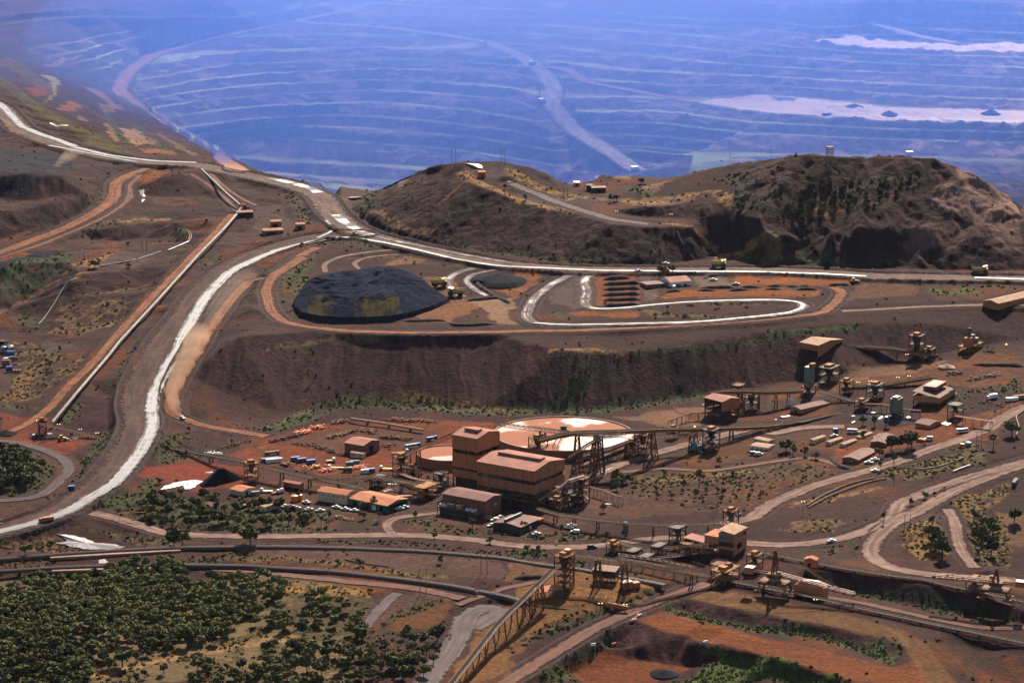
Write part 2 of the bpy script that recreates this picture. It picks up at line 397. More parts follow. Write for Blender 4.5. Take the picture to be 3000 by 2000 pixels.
def road_mat(name, base, streak, wet=0.0, wetcol=(.1, .085, .085), rough=.9, spec=.1, sx=9.0, sy=.02, wr=.22, amt=(.42, .62), patch=0):
    """u = across (0..1), v = metres along; wheel streaks run along, wet parts are glossier"""
    m = bpy.data.materials.new(name); m.use_nodes = True
    n, l = m.node_tree.nodes, m.node_tree.links
    b = n['Principled BSDF']
    uv = n.new('ShaderNodeUVMap')
    mp = n.new('ShaderNodeMapping'); mp.inputs['Scale'].default_value = (sx, sy, 1)
    l.new(uv.outputs[0], mp.inputs[0])
    nz = n.new('ShaderNodeTexNoise'); nz.inputs['Scale'].default_value = 1; nz.inputs['Detail'].default_value = 4; nz.inputs['Roughness'].default_value = .6
    l.new(mp.outputs[0], nz.inputs['Vector'])
    tc = n.new('ShaderNodeTexCoord')
    n2 = n.new('ShaderNodeTexNoise'); n2.inputs['Scale'].default_value = .12; n2.inputs['Detail'].default_value = 7
    l.new(tc.outputs['Object'], n2.inputs['Vector'])
    ad = n.new('ShaderNodeMath'); ad.operation = 'MULTIPLY_ADD'; ad.inputs[1].default_value = .65
    l.new(nz.outputs[0], ad.inputs[0])
    m2 = n.new('ShaderNodeMath'); m2.operation = 'MULTIPLY'; m2.inputs[1].default_value = .35
    l.new(n2.outputs[0], m2.inputs[0]); l.new(m2.outputs[0], ad.inputs[2])
    cr = n.new('ShaderNodeValToRGB')
    cr.color_ramp.elements[0].position, cr.color_ramp.elements[1].position = amt
    cr.color_ramp.elements[0].color = (*base, 1); cr.color_ramp.elements[1].color = (*streak, 1)
    l.new(ad.outputs[0], cr.inputs[0])
    b.inputs['Roughness'].default_value = rough; b.inputs['Specular IOR Level'].default_value = spec
    col = cr.outputs[0]
    if wet:
        # wetness: film of water lying in the ruts, broken towards the edges
        sp = n.new('ShaderNodeSeparateXYZ'); l.new(uv.outputs[0], sp.inputs[0])
        e1 = n.new('ShaderNodeMath'); e1.operation = 'PINGPONG'; e1.inputs[1].default_value = .5; l.new(sp.outputs[0], e1.inputs[0])
        e2 = n.new('ShaderNodeMapRange'); e2.inputs[1].default_value = 0; e2.inputs[2].default_value = .3; e2.inputs[3].default_value = -.25; e2.inputs[4].default_value = .0
        l.new(e1.outputs[0], e2.inputs[0])
        a2 = n.new('ShaderNodeMath'); a2.operation = 'ADD'; l.new(ad.outputs[0], a2.inputs[0]); l.new(e2.outputs[0], a2.inputs[1])
        h = a2.outputs[0]
        if patch:
            fr = n.new('ShaderNodeMath'); fr.operation = 'FRACT'
            dv = n.new('ShaderNodeMath'); dv.operation = 'DIVIDE'; dv.inputs[1].default_value = patch; l.new(sp.outputs[1], dv.inputs[0]); l.new(dv.outputs[0], fr.inputs[0])
            pm = n.new('ShaderNodeMapRange'); pm.inputs[1].default_value = .35; pm.inputs[2].default_value = 1.; pm.inputs[3].default_value = .12; pm.inputs[4].default_value = -.3
            l.new(fr.outputs[0], pm.inputs[0])
            a3 = n.new('ShaderNodeMath'); a3.operation = 'ADD'; l.new(h, a3.inputs[0]); l.new(pm.outputs[0], a3.inputs[1]); h = a3.outputs[0]
        wm = n.new('ShaderNodeMapRange'); wm.inputs[1].default_value = .56 - .3 * wet; wm.inputs[2].default_value = .68 - .3 * wet
        l.new(h, wm.inputs[0])
        rr = n.new('ShaderNodeMapRange'); rr.inputs[3].default_value = rough; rr.inputs[4].default_value = wr
        l.new(wm.outputs[0], rr.inputs[0]); l.new(rr.outputs[0], b.inputs['Roughness'])
        ss = n.new('ShaderNodeMapRange'); ss.inputs[3].default_value = spec; ss.inputs[4].default_value = 1.0
        l.new(wm.outputs[0], ss.inputs[0]); l.new(ss.outputs[0], b.inputs['Specular IOR Level'])
        mx = n.new('ShaderNodeMix'); mx.data_type = 'RGBA'
        l.new(wm.outputs[0], mx.inputs[0]); l.new(col, mx.inputs[6]); mx.inputs[7].default_value = (*wetcol, 1)
        col = mx.outputs[2]
    # ragged edge: the road surface breaks up into the earth beside it
    tp = n.new('ShaderNodeBsdfTransparent'); mxs = n.new('ShaderNodeMixShader')
    sq = n.new('ShaderNodeSeparateXYZ'); l.new(uv.outputs[0], sq.inputs[0])
    pp = n.new('ShaderNodeMath'); pp.operation = 'PINGPONG'; pp.inputs[1].default_value = .5; l.new(sq.outputs[0], pp.inputs[0])
    n3 = n.new('ShaderNodeTexNoise'); n3.inputs['Scale'].default_value = .22; n3.inputs['Detail'].default_value = 5
    l.new(tc.outputs['Object'], n3.inputs['Vector'])
    sb = n.new('ShaderNodeMath'); sb.operation = 'MULTIPLY_ADD'; sb.inputs[1].default_value = -.45; l.new(n3.outputs[0], sb.inputs[0]); l.new(pp.outputs[0], sb.inputs[2])
    em = n.new('ShaderNodeMapRange'); em.inputs[1].default_value = -.20; em.inputs[2].default_value = -.09; l.new(sb.outputs[0], em.inputs[0])
    out = n['Material Output']
    l.new(em.outputs[0], mxs.inputs[0]); l.new(tp.outputs[0], mxs.inputs[1]); l.new(b.outputs[0], mxs.inputs[2]); l.new(mxs.outputs[0], out.inputs['Surface'])
    l.new(col, b.inputs['Base Color'])
    bp = n.new('ShaderNodeBump'); bp.inputs['Strength'].default_value = .35; bp.inputs['Distance'].default_value = .25
    l.new(ad.outputs[0], bp.inputs['Height']); l.new(bp.outputs[0], b.inputs['Normal'])
    return m

# ---------------------------------------------------------------- distance fields on the grid
def resample(P, step):
    P = np.asarray(P, float)
    d = np.r_[0, np.cumsum(np.hypot(*np.diff(P[:, :2], axis=0).T))]
    n = max(2, int(d[-1] / step) + 1)
    t = np.linspace(0, d[-1], n)
    return np.c_[[np.interp(t, d, P[:, k]) for k in range(P.shape[1])]].T, t
def smooth(P, n):
    P = P.copy()
    for _ in range(n):
        P[1:-1] = (P[:-2] + 2 * P[1:-1] + P[2:]) / 4
    return P
def dfield(P, rad):
    """-> (slices, distance, z of nearest sample) of a polyline sampled about every 3 m"""
    u = P[:, 0] / P[:, 1]
    mu = rad / P[:, 1].min()
    i0, i1 = np.searchsorted(UU, u.min() - mu), np.searchsorted(UU, u.max() + mu, 'right')
    j0, j1 = np.searchsorted(YY, P[:, 1].min() - rad), np.searchsorted(YY, P[:, 1].max() + rad, 'right')
    D = np.full((j1 - j0, i1 - i0), 1e9); Z = np.zeros_like(D)
    for k in range(len(P)):
        x, y = P[k, 0], P[k, 1]
        a0, a1 = np.searchsorted(UU, (x - rad) / y) - 2, np.searchsorted(UU, (x + rad) / y) + 2
        b0, b1 = np.searchsorted(YY, y - rad), np.searchsorted(YY, y + rad, 'right')
        a0, a1, b0, b1 = max(a0, i0), min(a1, i1), max(b0, j0), min(b1, j1)
        if a0 >= a1 or b0 >= b1: continue
        d = np.hypot(GX[b0:b1, a0:a1] - x, GY[b0:b1, a0:a1] - y)
        s = (slice(b0 - j0, b1 - j0), slice(a0 - i0, a1 - i0))
        m = d < D[s]
        D[s] = np.where(m, d, D[s]); Z[s] = np.where(m, P[k, 2], Z[s])
    return (slice(j0, j1), slice(i0, i1)), D, Z

H0 = HZ.copy()
def trace(s, H=None, step=3.0, sm=8):
    P = np.array([surf(H0 if H is None else H, *p[:2]) for p in T(s)])
    # drop sight-line jumps (a point caught by a bank in front): keep the steps believable
    P, t = resample(P, step)
    return smooth(P, sm)

# ---------------------------------------------------------------- roads
BERM = np.zeros_like(HZ)
CLEAR = np.zeros_like(HZ)
ROADS = []
def road(name, s, width, m, berm=0.0, lift=0.0, sm=10, flat=True, near=None, kind='road', zsm=30):
    P = trace(s, sm=sm)
    zz = np.array([[0, 0, z] for z in P[:, 2]])
    P[:, 2] = smooth(zz, zsm)[:, 2]
    hw = width / 2
    sl, D, Z = dfield(P, hw + 14)
    if flat:
        w = (1 - sstep(hw + 2.2, hw + 9, D)) * (1 - .95 * CLEAR[sl])
        HZ[sl] = HZ[sl] * (1 - w) + (Z - .3) * w
        CLEAR[sl] = np.maximum(CLEAR[sl], 1 - sstep(hw + 1, hw + 5, D))
        if berm:
            bb = berm * np.clip(1 - np.abs(D - hw - 2.6) / 2.0, 0, 1)
            BERM[sl] = np.where(D < hw + .4, 0, np.maximum(BERM[sl], bb))
    ROADS.append((name, P, width, m, lift, flat))
    return P
def ribbon(name, P, width, m, lift=0.0, kind='structure', nx=6, edge=.25):
    d = np.gradient(P[:, :2], axis=0)
    d /= np.maximum(np.hypot(d[:, 0], d[:, 1]), 1e-9)[:, None]
    nrm = np.c_[d[:, 1], -d[:, 0]]
    n = len(P)
    al = np.r_[0, np.cumsum(np.hypot(*np.diff(P[:, :2], axis=0).T))]
    wob_l = (fbm(al, al * 0 + len(P), 2, .12) - .5) * edge * 2; wob_r = (fbm(al, al * 0 + 7 + len(P), 2, .12) - .5) * edge * 2
    V, UV = [], []
    for k in range(nx + 1):
        f = k / nx
        off = (f - .5) * width + (wob_l * (1 - f) - wob_r * f) * 2
        V.append(np.c_[P[:, :2] + nrm * off[:, None], P[:, 2] + lift])
        UV.append(np.c_[np.full(n, f), al])
    V = np.stack(V, 1).reshape(-1, 3); UV = np.stack(UV, 1).reshape(-1, 2)
    a = (np.arange(n - 1)[:, None] * (nx + 1) + np.arange(nx)[None]).ravel()
    F = np.c_[a, a + 1, a + nx + 2, a + nx + 1]
    me = bpy.data.meshes.new(name)
    me.from_pydata(V.tolist(), [], F.tolist())
    ul = me.uv_layers.new(name='UVMap')
    idx = np.empty(len(F) * 4, np.int32); me.loops.foreach_get('vertex_index', idx)
    ul.data.foreach_set('uv', UV[idx].ravel().astype(np.float32))
    me.materials.append(m)
    if V[F[0][2]][2] is not None:
        me.polygons.foreach_set('use_smooth', np.ones(len(F), bool))
    o = bpy.data.objects.new(name, me); COL.objects.link(o)
    me.update()
    if me.polygons[0].normal.z < 0: me.flip_normals()
    o['kind'] = kind
    return o

DARK, GRAVEL = (.054, .028, .0265), (.090, .053, .049)
REDD, ORANGE, TAN = (.19, .078, .042), (.27, .115, .058), (.27, .165, .105)
M_haul = road_mat('haul_road_dirt', (0.036, 0.022, 0.019), (0.092, 0.046, 0.034), rough=.9, spec=.06, sx=7)
M_haulpale = road_mat('haul_road_pale', (0.060, 0.037, 0.031), (0.152, 0.092, 0.072), rough=.9, spec=.06, sx=7)
M_wet = road_mat('wet_haul_road', (0.080, 0.068, 0.068), (0.160, 0.136, 0.136), wet=.56, rough=.75, spec=.2, wr=.40, sx=8)
M_wetp = road_mat('watered_patches', (0.072, 0.056, 0.056), (0.112, 0.088, 0.088), wet=.55, rough=.8, spec=.15, wr=.38, sx=6, patch=34)
M_wetrut = road_mat('wet_ruts', (0.080, 0.060, 0.060), (0.152, 0.108, 0.096), wet=.2, rough=.9, spec=.06, wr=.42, sx=8)
M_orange = road_mat('orange_dirt_road', (.095, .040, .025), (.25, .098, .046), sx=6, spec=.05)
M_red = road_mat('red_dirt_track', (0.080, 0.038, 0.029), (0.152, 0.068, 0.044), sx=5)
M_grey = road_mat('grey_gravel_road', (0.068, 0.048, 0.048), (0.124, 0.092, 0.088), sx=6)
M_pink = road_mat('pale_pink_road', (.10, .058, .045), (.235, .145, .112), sx=5, rough=.9, spec=.06)
M_dk = road_mat('dark_track', (0.048, 0.034, 0.034), (0.088, 0.056, 0.052), sx=5)

road('haul_road', '@p -400,165 @00 0,985 200,1205 400,1280 600,1345 1000,1445 1400,1495 1800,1510 2050,1565 @11 0,60 300,125 500,190 610,250 670,340 730,420 850,510 1000,590 1300,665 1800,775 2352,868 @12 600,908 1400,915 2352,912 @13 500,935 1000,970 1600,980 2352,995 3300,1010', 27, M_haulpale, 2.0)
road('wet_road', '@p -400,140 @00 0,950 200,1165 400,1245 600,1310 690,1345', 11, M_wet, lift=.12, flat=False)
road('wet_road', '@00 680,1350 1000,1425 1400,1478 1800,1495', 8, M_wet, lift=.12, flat=False)
road('wet_road', '@00 450,1345 700,1390 1000,1445 1250,1490', 5, M_wet, lift=.14, flat=False)
road('wet_road', '@01 2352,1650 @11 80,65 300,105 500,165 620,235 680,330 740,420 860,505 1000,575 1050,590', 12, M_wetp, lift=.12, flat=False)
road('wet_road', '@11 1000,580 1300,650 1800,750 2352,850', 6, M_wetrut, lift=.13, flat=False)
road('wet_road', '@11 860,630 1200,670 1500,740 1900,840 2200,885 2352,893 @12 300,900 800,922 1500,928 2352,935 @13 0,938 500,952 900,975', 6, M_wet, lift=.14, flat=False)
road('wet_road', '@13 1900,985 2352,1000 3300,1020', 6, M_wet, lift=.14, flat=False)
road('haul_road', '@11 950,590 800,600 640,590 400,640 100,730 @10 2300,790 2050,920 1830,1130 1680,1350 1500,1568 @20 1480,50 1380,200 1280,400 1250,600 1290,750 1230,920 1120,1100 950,1300 740,1440 560,1560 @30 420,40 250,105 0,175 -500,290', 25, M_haul, 2.0)
road('wet_road', '@11 880,628 680,630 500,662 200,735 0,815 @10 2352,815 2100,935 1910,1130 1770,1350 1650,1568 @20 1660,20 1570,160 1470,330 1410,450 1392,600 1410,750 1370,900 1270,1090 1060,1310 850,1430 640,1560 @30 560,20 300,115 0,185 -500,300', 11, M_wet, lift=.12, flat=False)
road('haul_road', '@11 520,100 640,250 760,470 710,560 600,600', 13, M_haul, lift=.03)
road('wet_road', '@11 640,460 705,510 715,550 640,590 560,620', 4, M_wet, lift=.12, flat=False)
road('dirt_road', '@11 560,705 430,770 300,860 120,980 @10 2300,1010 2150,1150 2000,1350 1850,1568 @20 1850,50 1720,220 1620,420 1560,560 1560,650 1700,720 1850,770 2100,815 2352,850 @21 100,870', 10, M_orange, .8)
road('dirt_road', '@11 440,800 300,880 150,980 90,1100 130,1280 250,1390 500,1440 900,1475 1400,1487 2352,1478 @12 0,1472 600,1468 1500,1425 2352,1370 @13 0,1365 500,1310 640,1200 690,1110 600,1070', 9.5, M_orange, .7)
road('wet_road', '@12 560,945 350,1050 190,1180 120,1330 180,1400 500,1420 900,1412 1700,1392 2352,1332 @13 0,1330 250,1300 350,1245 300,1205 100,1185 @12 2200,1187 1700,1200 1300,1232 900,1275 720,1270 660,1230 690,1100 650,1010 720,950', 10, M_wetrut, .8)
road('wet_road', '@12 200,1402 500,1418 900,1410 1700,1390 2352,1330 @13 0,1328 250,1298 350,1245 300,1205 100,1185 @12 2200,1187 1700,1200 1300,1232 900,1275 720,1272', 3.5, M_wet, lift=.12, flat=False)
road('dirt_road', '@11 2000,895 1830,940 1750,1010 1800,1100 1900,1160', 9, M_wetrut)
road('dirt_road', '@11 2250,900 1980,950 1920,1010 2000,1090 2120,1150', 7, M_wetrut)
road('dirt_road', '@11 1300,720 1000,750 760,790 620,860 640,930', 6, M_pink)
road('dirt_road', '@11 1300,770 1020,790 880,850 960,910', 5, M_pink)
road('dirt_road', '@10 -400,880 0,750 300,640 600,530 850,400 1010,300 1060,200 1060,110 1200,30 1350,-20', 14, M_orange, .8)
road('dirt_road', '@10 -400,930 0,790 400,670 900,450 1100,330 1200,230 1170,140 1280,40', 9, M_red)
road('dirt_road', '@10 2130,400 1950,600 1720,830 1400,1160 1180,1400 1020,1568 @20 880,170 600,440 430,640 200,790 0,860 -300,900', 8, M_orange)
road('dirt_road', '@10 1750,30 1900,120 2080,260 2170,370', 5, M_red)
road('dirt_road', '@10 1900,-20 2000,100 2200,250 2352,320', 5, M_red)
road('dirt_road', '@20 -200,900 150,920 400,990 600,1080 650,1180 520,1310 380,1420 200,1450 -300,1480', 9, M_dk)
road('plant_road', '@22 550,1340 900,1160 1300,1030 1700,920 2352,760 @23 0,860 300,790 700,780', 11.5, M_pink)
road('plant_road', '@32 1900,110 2200,60 @23 0,1500 400,1330 800,1215 1150,1120 1500,985 1800,890 2050,790 2120,720 2352,600 2800,500', 11.5, M_pink, .5)
road('plant_road', '@23 2700,1000 2352,1105 1900,1230 1500,1360 1200,1490 @33 1150,50 850,190 600,260 300,295 0,300 @32 2200,285 1900,240 1500,220 1100,260 800,315 400,320 0,305 @31 2000,250 1600,215 1250,205 900,210 500,215 0,218 @30 1900,215 1500,190 1250,110 1000,40 850,0', 11.5, M_pink, .5)
road('plant_road', '@23 2352,1130 2050,1230 1800,1330 1600,1430 1350,1568 @33 1100,130 980,250 930,370 1000,460 1150,520 1500,575 1900,590 2300,620', 11.5, M_pink, .4)
road('plant_road', '@33 1650,-30 1720,80 1740,250 1790,380 1900,510', 8, M_pink, .4)
road('plant_road', '@31 1250,200 1180,130 1250,50 @21 1800,1560', 7, M_pink)
road('dirt_road', '@32 -300,1700 0,1530 400,1280 800,1040 1100,910 1400,790 1800,650', 10, M_red, .7)
road('gravel_road', '@31 1480,1700 1650,1440 1800,1250 1880,1120 1900,1000 2000,900 2150,850 2240,890 2150,980 1980,1060', 15, M_grey)
road('dirt_road', '@31 1850,850 2050,770 2352,670 @32 0,690 200,640', 6, M_red)
road('dirt_road', '@31 -400,520 0,540 500,600 1000,650 1500,700 1900,790', 9, M_red)
road('dirt_road', '@31 1000,1060 1080,950 1200,820 1300,740', 8, M_grey)
road('dirt_road', '@33 2700,1030 2352,1060 2000,1070 1500,975 900,835 500,770', 6, M_red)
road('plant_road', '@22 1000,1200 1400,1160 1800,1195 2352,1110 @23 300,1060 500,1080 700,1160', 6, M_red)
road('dirt_road', '@12 0,120 250,230 500,320 900,445 1250,490', 12, M_grey)
road('dirt_road', '@13 2400,1230 2000,1230 1400,1250 800,1285 680,1290', 8, M_pink)
road('pit_ramp', '@p 860,62 700,95 560,125 440,165 372,215 348,262 372,287 420,320 480,362 560,412 640,458 700,500', 24, road_mat('pit_ramp_red', (.2, .085, .05), (.36, .155, .085), sx=6), 2)
M_pitr = road_mat('pit_ramp_pale', (.2, .15, .13), (.42, .32, .27), sx=7)
M_pito = road_mat('pit_ramp_orange', (.22, .09, .05), (.40, .17, .09), sx=6)
road('pit_ramp', '@p 1150,0 1000,35 880,58 920,68 1100,77 1300,102 1430,124 1530,165 1590,210 1622,255 1612,300 1680,380 1780,440 1870,500', 30, M_pitr, 2)
road('pit_ramp', '@p 1600,195 1660,202 1720,240 1800,255 1950,283 2060,290', 20, M_pito, 1)
road('pit_ramp', '@p 2545,62 2620,85 2700,108 2800,125', 26, M_pitr)
road('pit_ramp', '@p -100,85 0,72 130,55 250,48 700,52 850,30 1000,0', 16, M_haul)

# ---------------------------------------------------------------- ground colours (soil, dirt pads, plant cover; embankment slopes lifted against shade)
gy, gx = np.gradient(HZ)
dXc = np.gradient(GX, axis=1); dYc = np.gradient(GY, axis=0)
slope = np.hypot(gx / dXc, gy / dYc)
slope = blur(np.clip(slope, 0, 3), 2)
NEAR = 1 - PIT
N1 = fbm(GX, GY, 5, 1 / 90.); N2 = fbm(GX + 900, GY, 5, 1 / 28.); N3 = fbm(GX, GY + 700, 4, 1 / 9.); N4 = fbm(GX + 300, GY + 70, 3, 1 / 3.2)
def rgb(c): return np.array(c)[None, None, :]
C = rgb(DARK) * (0.75 + .5 * N2[..., None]) + 0 * GX[..., None]
def lay(m, c, amt=1.0):
    global C
    m = (np.clip(m, 0, 1) * amt)[..., None]
    C = C * (1 - m) + (rgb(c) if np.ndim(c) == 1 else c) * m
FLAT = 1 - sstep(.12, .32, slope)
lay(FLAT * sstep(.35, .65, N1) * NEAR, GRAVEL, .7)
lay(FLAT * sstep(.52, .66, N2) * sstep(.45, .6, N1) * NEAR, REDD, .55)
# dry grass and low green weeds spread thinly
lay(sstep(.60, .70, N3) * sstep(.5, .62, N1) * NEAR, (.12, .085, .035), .35)
lay(sstep(.60, .68, fbm(GX + 50, GY + 950, 4, 1 / 12.)) * sstep(.46, .6, fbm(GX + 500, GY, 3, 1 / 70.)) * NEAR, (.035, .042, .016), .35)
# embankment slopes: colour lightened to offset their shade; fall-line streaks
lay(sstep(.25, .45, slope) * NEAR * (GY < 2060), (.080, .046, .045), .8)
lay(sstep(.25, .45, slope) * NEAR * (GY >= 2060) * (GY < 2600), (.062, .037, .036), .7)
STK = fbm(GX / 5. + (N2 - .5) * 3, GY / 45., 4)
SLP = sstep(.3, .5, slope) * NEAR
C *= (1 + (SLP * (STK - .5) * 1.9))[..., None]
# pit walls
zl = (HZ - by[0])
FACE = sstep(.22, .32, bench_t)
pit_c = rgb((.06, .038, .038)) * (-.3 + 2.6 * fbm(GX, GY + HZ * 3, 5, 1 / 55.)).clip(.1, 3)[..., None] * (.2 + 1.6 * fbm(GX / 7., HZ / 40. + GY / 90., 3))[..., None]
pale = sstep(.55, .68, fbm(GX / 30., GY / 30. + HZ / 12., 4))
pit_c = pit_c * (1 - .6 * pale[..., None]) + rgb((.30, .22, .2)) * .6 * pale[..., None]
bench_c = rgb((.14, .19, .08)) * (1 - N2[..., None]) + rgb((.26, .2, .15)) * N2[..., None]
pit_c = pit_c * FACE[..., None] + (bench_c * (.8 + .9 * sstep(.45, .65, fbm(GX / 120., GY / 260. + HZ / 9., 3)))[..., None]) * (1 - FACE[..., None])
PC = np.maximum(PIT, sstep(2720, 2820, GY) * (GU > -.055)) * (HZ < 40)
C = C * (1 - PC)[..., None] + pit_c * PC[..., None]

WX, WY = GX + (N2 - .5) * 14 + (N3 - .5) * 7, GY + (fbm(GX + 333, GY + 222, 4, 1 / 22.) - .5) * 20 + (N4 - .5) * 4
def poly_mask(P, warp=True):
    P = np.asarray(P)[:, :2]
    u = P[:, 0] / P[:, 1]
    i0, i1 = np.searchsorted(UU, u.min() - .012), np.searchsorted(UU, u.max() + .012)
    j0, j1 = np.searchsorted(YY, P[:, 1].min() - 16), np.searchsorted(YY, P[:, 1].max() + 16)
    s = (slice(j0, j1), slice(i0, i1))
    X, Y = (WX[s], WY[s]) if warp else (GX[s], GY[s])
    ins = np.zeros(X.shape, bool)
    for k in range(len(P)):
        x1, y1 = P[k]; x2, y2 = P[k - 1]
        if y1 == y2: continue
        c = ((y1 > Y) != (y2 > Y)) & (X < (x2 - x1) * (Y - y1) / (y2 - y1) + x1)
        ins ^= c
    return s, ins.astype(float)
HC = HZ.copy()     # surface used for colours and footings (before fine relief)
def pad(s, c, amt=.9, mott=.5, warp=True, c2=None):
    P = [surf(HC, *p[:2]) for p in T(s)]
    sl_, m = poly_mask(P, warp)
    if m.size == 0: return
    m = blur(m, 1)
    cc = rgb(c) * (1 - mott / 2 + mott * N2[sl_])[..., None]
    if c2 is not None:
        k = sstep(.42, .6, N1[sl_] * .5 + N3[sl_] * .5)[..., None]
        cc = cc * (1 - k) + rgb(c2) * k
    mm = (m * amt)[..., None]
    C[sl_] = C[sl_] * (1 - mm) + cc * mm
VEG = np.zeros_like(HZ)     # where low shrubs grow
def veg(s, width=9, c=(.03, .055, .018), amt=.9, thr=.45, shrub=1.0):
    P = trace(s, HC, 4, 2)
    sl_, D, Z = dfield(P, width + 6)
    m = sstep(width, width * .35, D + (N3[sl_] - .5) * width * 1.3) * sstep(thr - .1, thr + .1, N4[sl_] * .5 + N3[sl_] * .5)
    m = m * (1 - CLEAR[sl_])
    cc = rgb((c[0] * 1.25, c[1] * .82, c[2] * .9)) * (.6 + .8 * N4[sl_])[..., None]
    mm = (m * amt)[..., None]
    C[sl_] = C[sl_] * (1 - mm) + cc * mm
    VEG[sl_] = np.maximum(VEG[sl_], m * shrub)
def vegpoly(s, c=(.03, .055, .018), amt=.9, thr=.5, shrub=1.0):
    P = [surf(HC, *p[:2]) for p in T(s)]
    sl_, m = poly_mask(P)
    if m.size == 0: return
    m = blur(m, 1) * sstep(thr - .1, thr + .1, N3[sl_] * .6 + N4[sl_] * .4) * (1 - CLEAR[sl_])
    cc = rgb((c[0] * 1.25, c[1] * .82, c[2] * .9)) * (.6 + .8 * N4[sl_])[..., None]
    mm = (m * amt)[..., None]
    C[sl_] = C[sl_] * (1 - mm) + cc * mm
    VEG[sl_] = np.maximum(VEG[sl_], m * shrub)
GRN, DRY, YEL = (.028, .052, .018), (.17, .135, .05), (.10, .105, .03)
PALE = (.36, .25, .19)
# -- plant yard and pads
pad('@20 2352,980 @21 250,830 700,740 1600,720 2352,760 2352,900 @22 0,700 500,1000 500,1350 @21 1900,1300 1200,1200 700,1250 0,1100 @20 1900,1050', (.21, .08, .043), .85, .6, c2=(.12, .06, .047))
pad('@21 250,900 850,760 1700,840 1400,960 900,1000 300,960', (.10, .062, .055), .7)
pad('@20 1300,1150 2000,1100 2300,1150 2250,1350 1700,1350 1400,1250 1250,1250', (.21, .07, .033), .9)
pad('@21 0,1130 500,1250 1000,1330 600,1480 100,1560 0,1500', (.12, .065, .05), .85)
pad('@31 1250,0 @21 1500,1480 2352,1560 @22 700,1350 1200,1450 1700,1568 @32 600,90 200,180 @31 2000,120', (.13, .075, .06), .8, c2=(.09, .06, .055))
pad('@22 500,1100 1100,1000 1500,900 1600,1000 1000,1130 700,1200', (.075, .05, .048), .8)
pad('@22 950,700 1500,640 1750,760 1450,800 1200,720', PALE, .45)
pad('@22 1480,610 1760,590 1780,660 1600,670', (.28, .17, .13), .8)
pad('@22 900,1180 1400,1090 1700,1150 2352,1060 2352,900 1900,960 1500,1060 1200,1200', (.14, .07, .045), .7)
pad('@23 0,420 700,330 1500,230 1900,120 2352,140 2352,470 1900,400 1300,430 700,460 0,560', (.20, .10, .065), .75, c2=(.13, .07, .055))
pad('@23 700,260 1200,200 1700,190 1300,300 700,380', (.36, .24, .18), .5)
pad('@23 1400,500 1350,700 1900,800 2352,640 2352,560 1800,700 1500,560', (.20, .09, .055), .8)
pad('@23 1000,830 1400,760 2200,760 2100,880 1300,960 800,1150 600,1080 700,960', (.22, .09, .05), .8)
pad('@23 200,760 900,740 1050,900 900,990 500,1000 300,960', (.13, .07, .05), .6)
pad('@23 600,620 1300,600 1350,760 900,760', (.05, .038, .04), .9)
# -- foreground benches
pad('@32 1150,985 1340,920 1650,955 1900,1045 2352,1155 @33 300,1215 600,1300 900,1360 1130,1420 1400,1350 1600,1450 1700,1600 700,1560 300,1400 @32 2352,1325 1900,1210 1650,1160 1400,1100', (.205, .092, .055), .95, .4, warp=False)
pad('@32 500,1400 800,1250 1150,1350 1680,1420 1350,1530 1300,1600 700,1600', (.19, .083, .05), .95, .4, warp=False)
pad('@32 1620,795 1750,745 2000,725 2352,785 @33 500,905 900,985 1250,1085 1450,1200 1600,1400 1750,1600 1500,1600 1350,1400 1270,1260 1230,1210 1100,1160 500,1040 @32 2352,940', (.165, .10, .065), .95, .4, warp=False)
pad('@31 1250,1050 1500,900 1780,780 1900,800 1780,880 1700,1030 1350,1075', (.16, .085, .055), .9, .3)
pad('@31 950,1090 1100,830 1500,720 1900,780 1500,880 1150,1000', (.12, .078, .065), .8, .4)
pad('@31 0,320 800,330 1500,370 2300,480 2352,600 1800,590 1000,500 300,440 0,450', (.125, .08, .07), .85, .4)
pad('@31 2050,1010 2352,850 @32 300,500 800,560 1400,700 1200,820 700,960 300,1080 0,1300 @31 2352,1500 2000,1568 1800,1568', (.23, .135, .085), .9, .4)
pad('@32 0,450 330,470 300,600 0,640', (.17, .10, .07), .8)
pad('@33 1050,80 1600,20 1700,60 1250,230 1080,380 1000,330', (.12, .085, .07), .5)
pad('@33 2050,0 2352,0 2352,300 2150,300', (.20, .13, .09), .8)
pad('@33 800,380 1400,550 1900,600 2352,640 2352,740 1400,640 600,520', (.13, .075, .055), .6)
# -- terrace
pad('@11 1200,850 1450,790 1560,810 1500,850 1250,880', (.26, .15, .11), .9)
pad('@11 1500,970 1750,1150 1900,1170 1600,1240 1450,1310 1600,1400 1800,1380 2100,1270 2050,1200 1900,1160 1760,980', (.25, .14, .095), .85)
pad('@11 2000,1200 2352,1170 2352,1420 2200,1410 2180,1320', PALE, .85)
pad('@11 2050,990 2352,1000 2352,1170 2200,1100', (.28, .13, .08), .9)
pad('@12 0,930 300,930 150,1100 0,1200', (.26, .125, .085), .9)
pad('@12 350,1100 650,950 760,960 780,1100 800,1230 600,1280 350,1230', (.14, .105, .10), .85)
pad('@12 760,960 1150,950 1180,1060 1180,1180 1220,1220 800,1250 780,1100', (.24, .10, .055), .95, .4)
pad('@12 1190,960 1300,960 1340,1080 1330,1200 1220,1210', (.15, .105, .10), .9)
pad('@12 1400,1100 2352,1090 @13 450,1090 450,1150 0,1160 @12 1400,1190', (.26, .12, .065), .9)
pad('@12 1980,960 2200,960 @13 0,970 750,1000 750,1050 0,1060 @12 2120,1060', (.30, .13, .065), .95)
pad('@12 1650,960 1800,950 2100,1050 1700,1070', (.30, .24, .2), .6)
pad('@12 500,1300 900,1290 1170,1300 1150,1330 550,1335', (.26, .12, .07), .9)
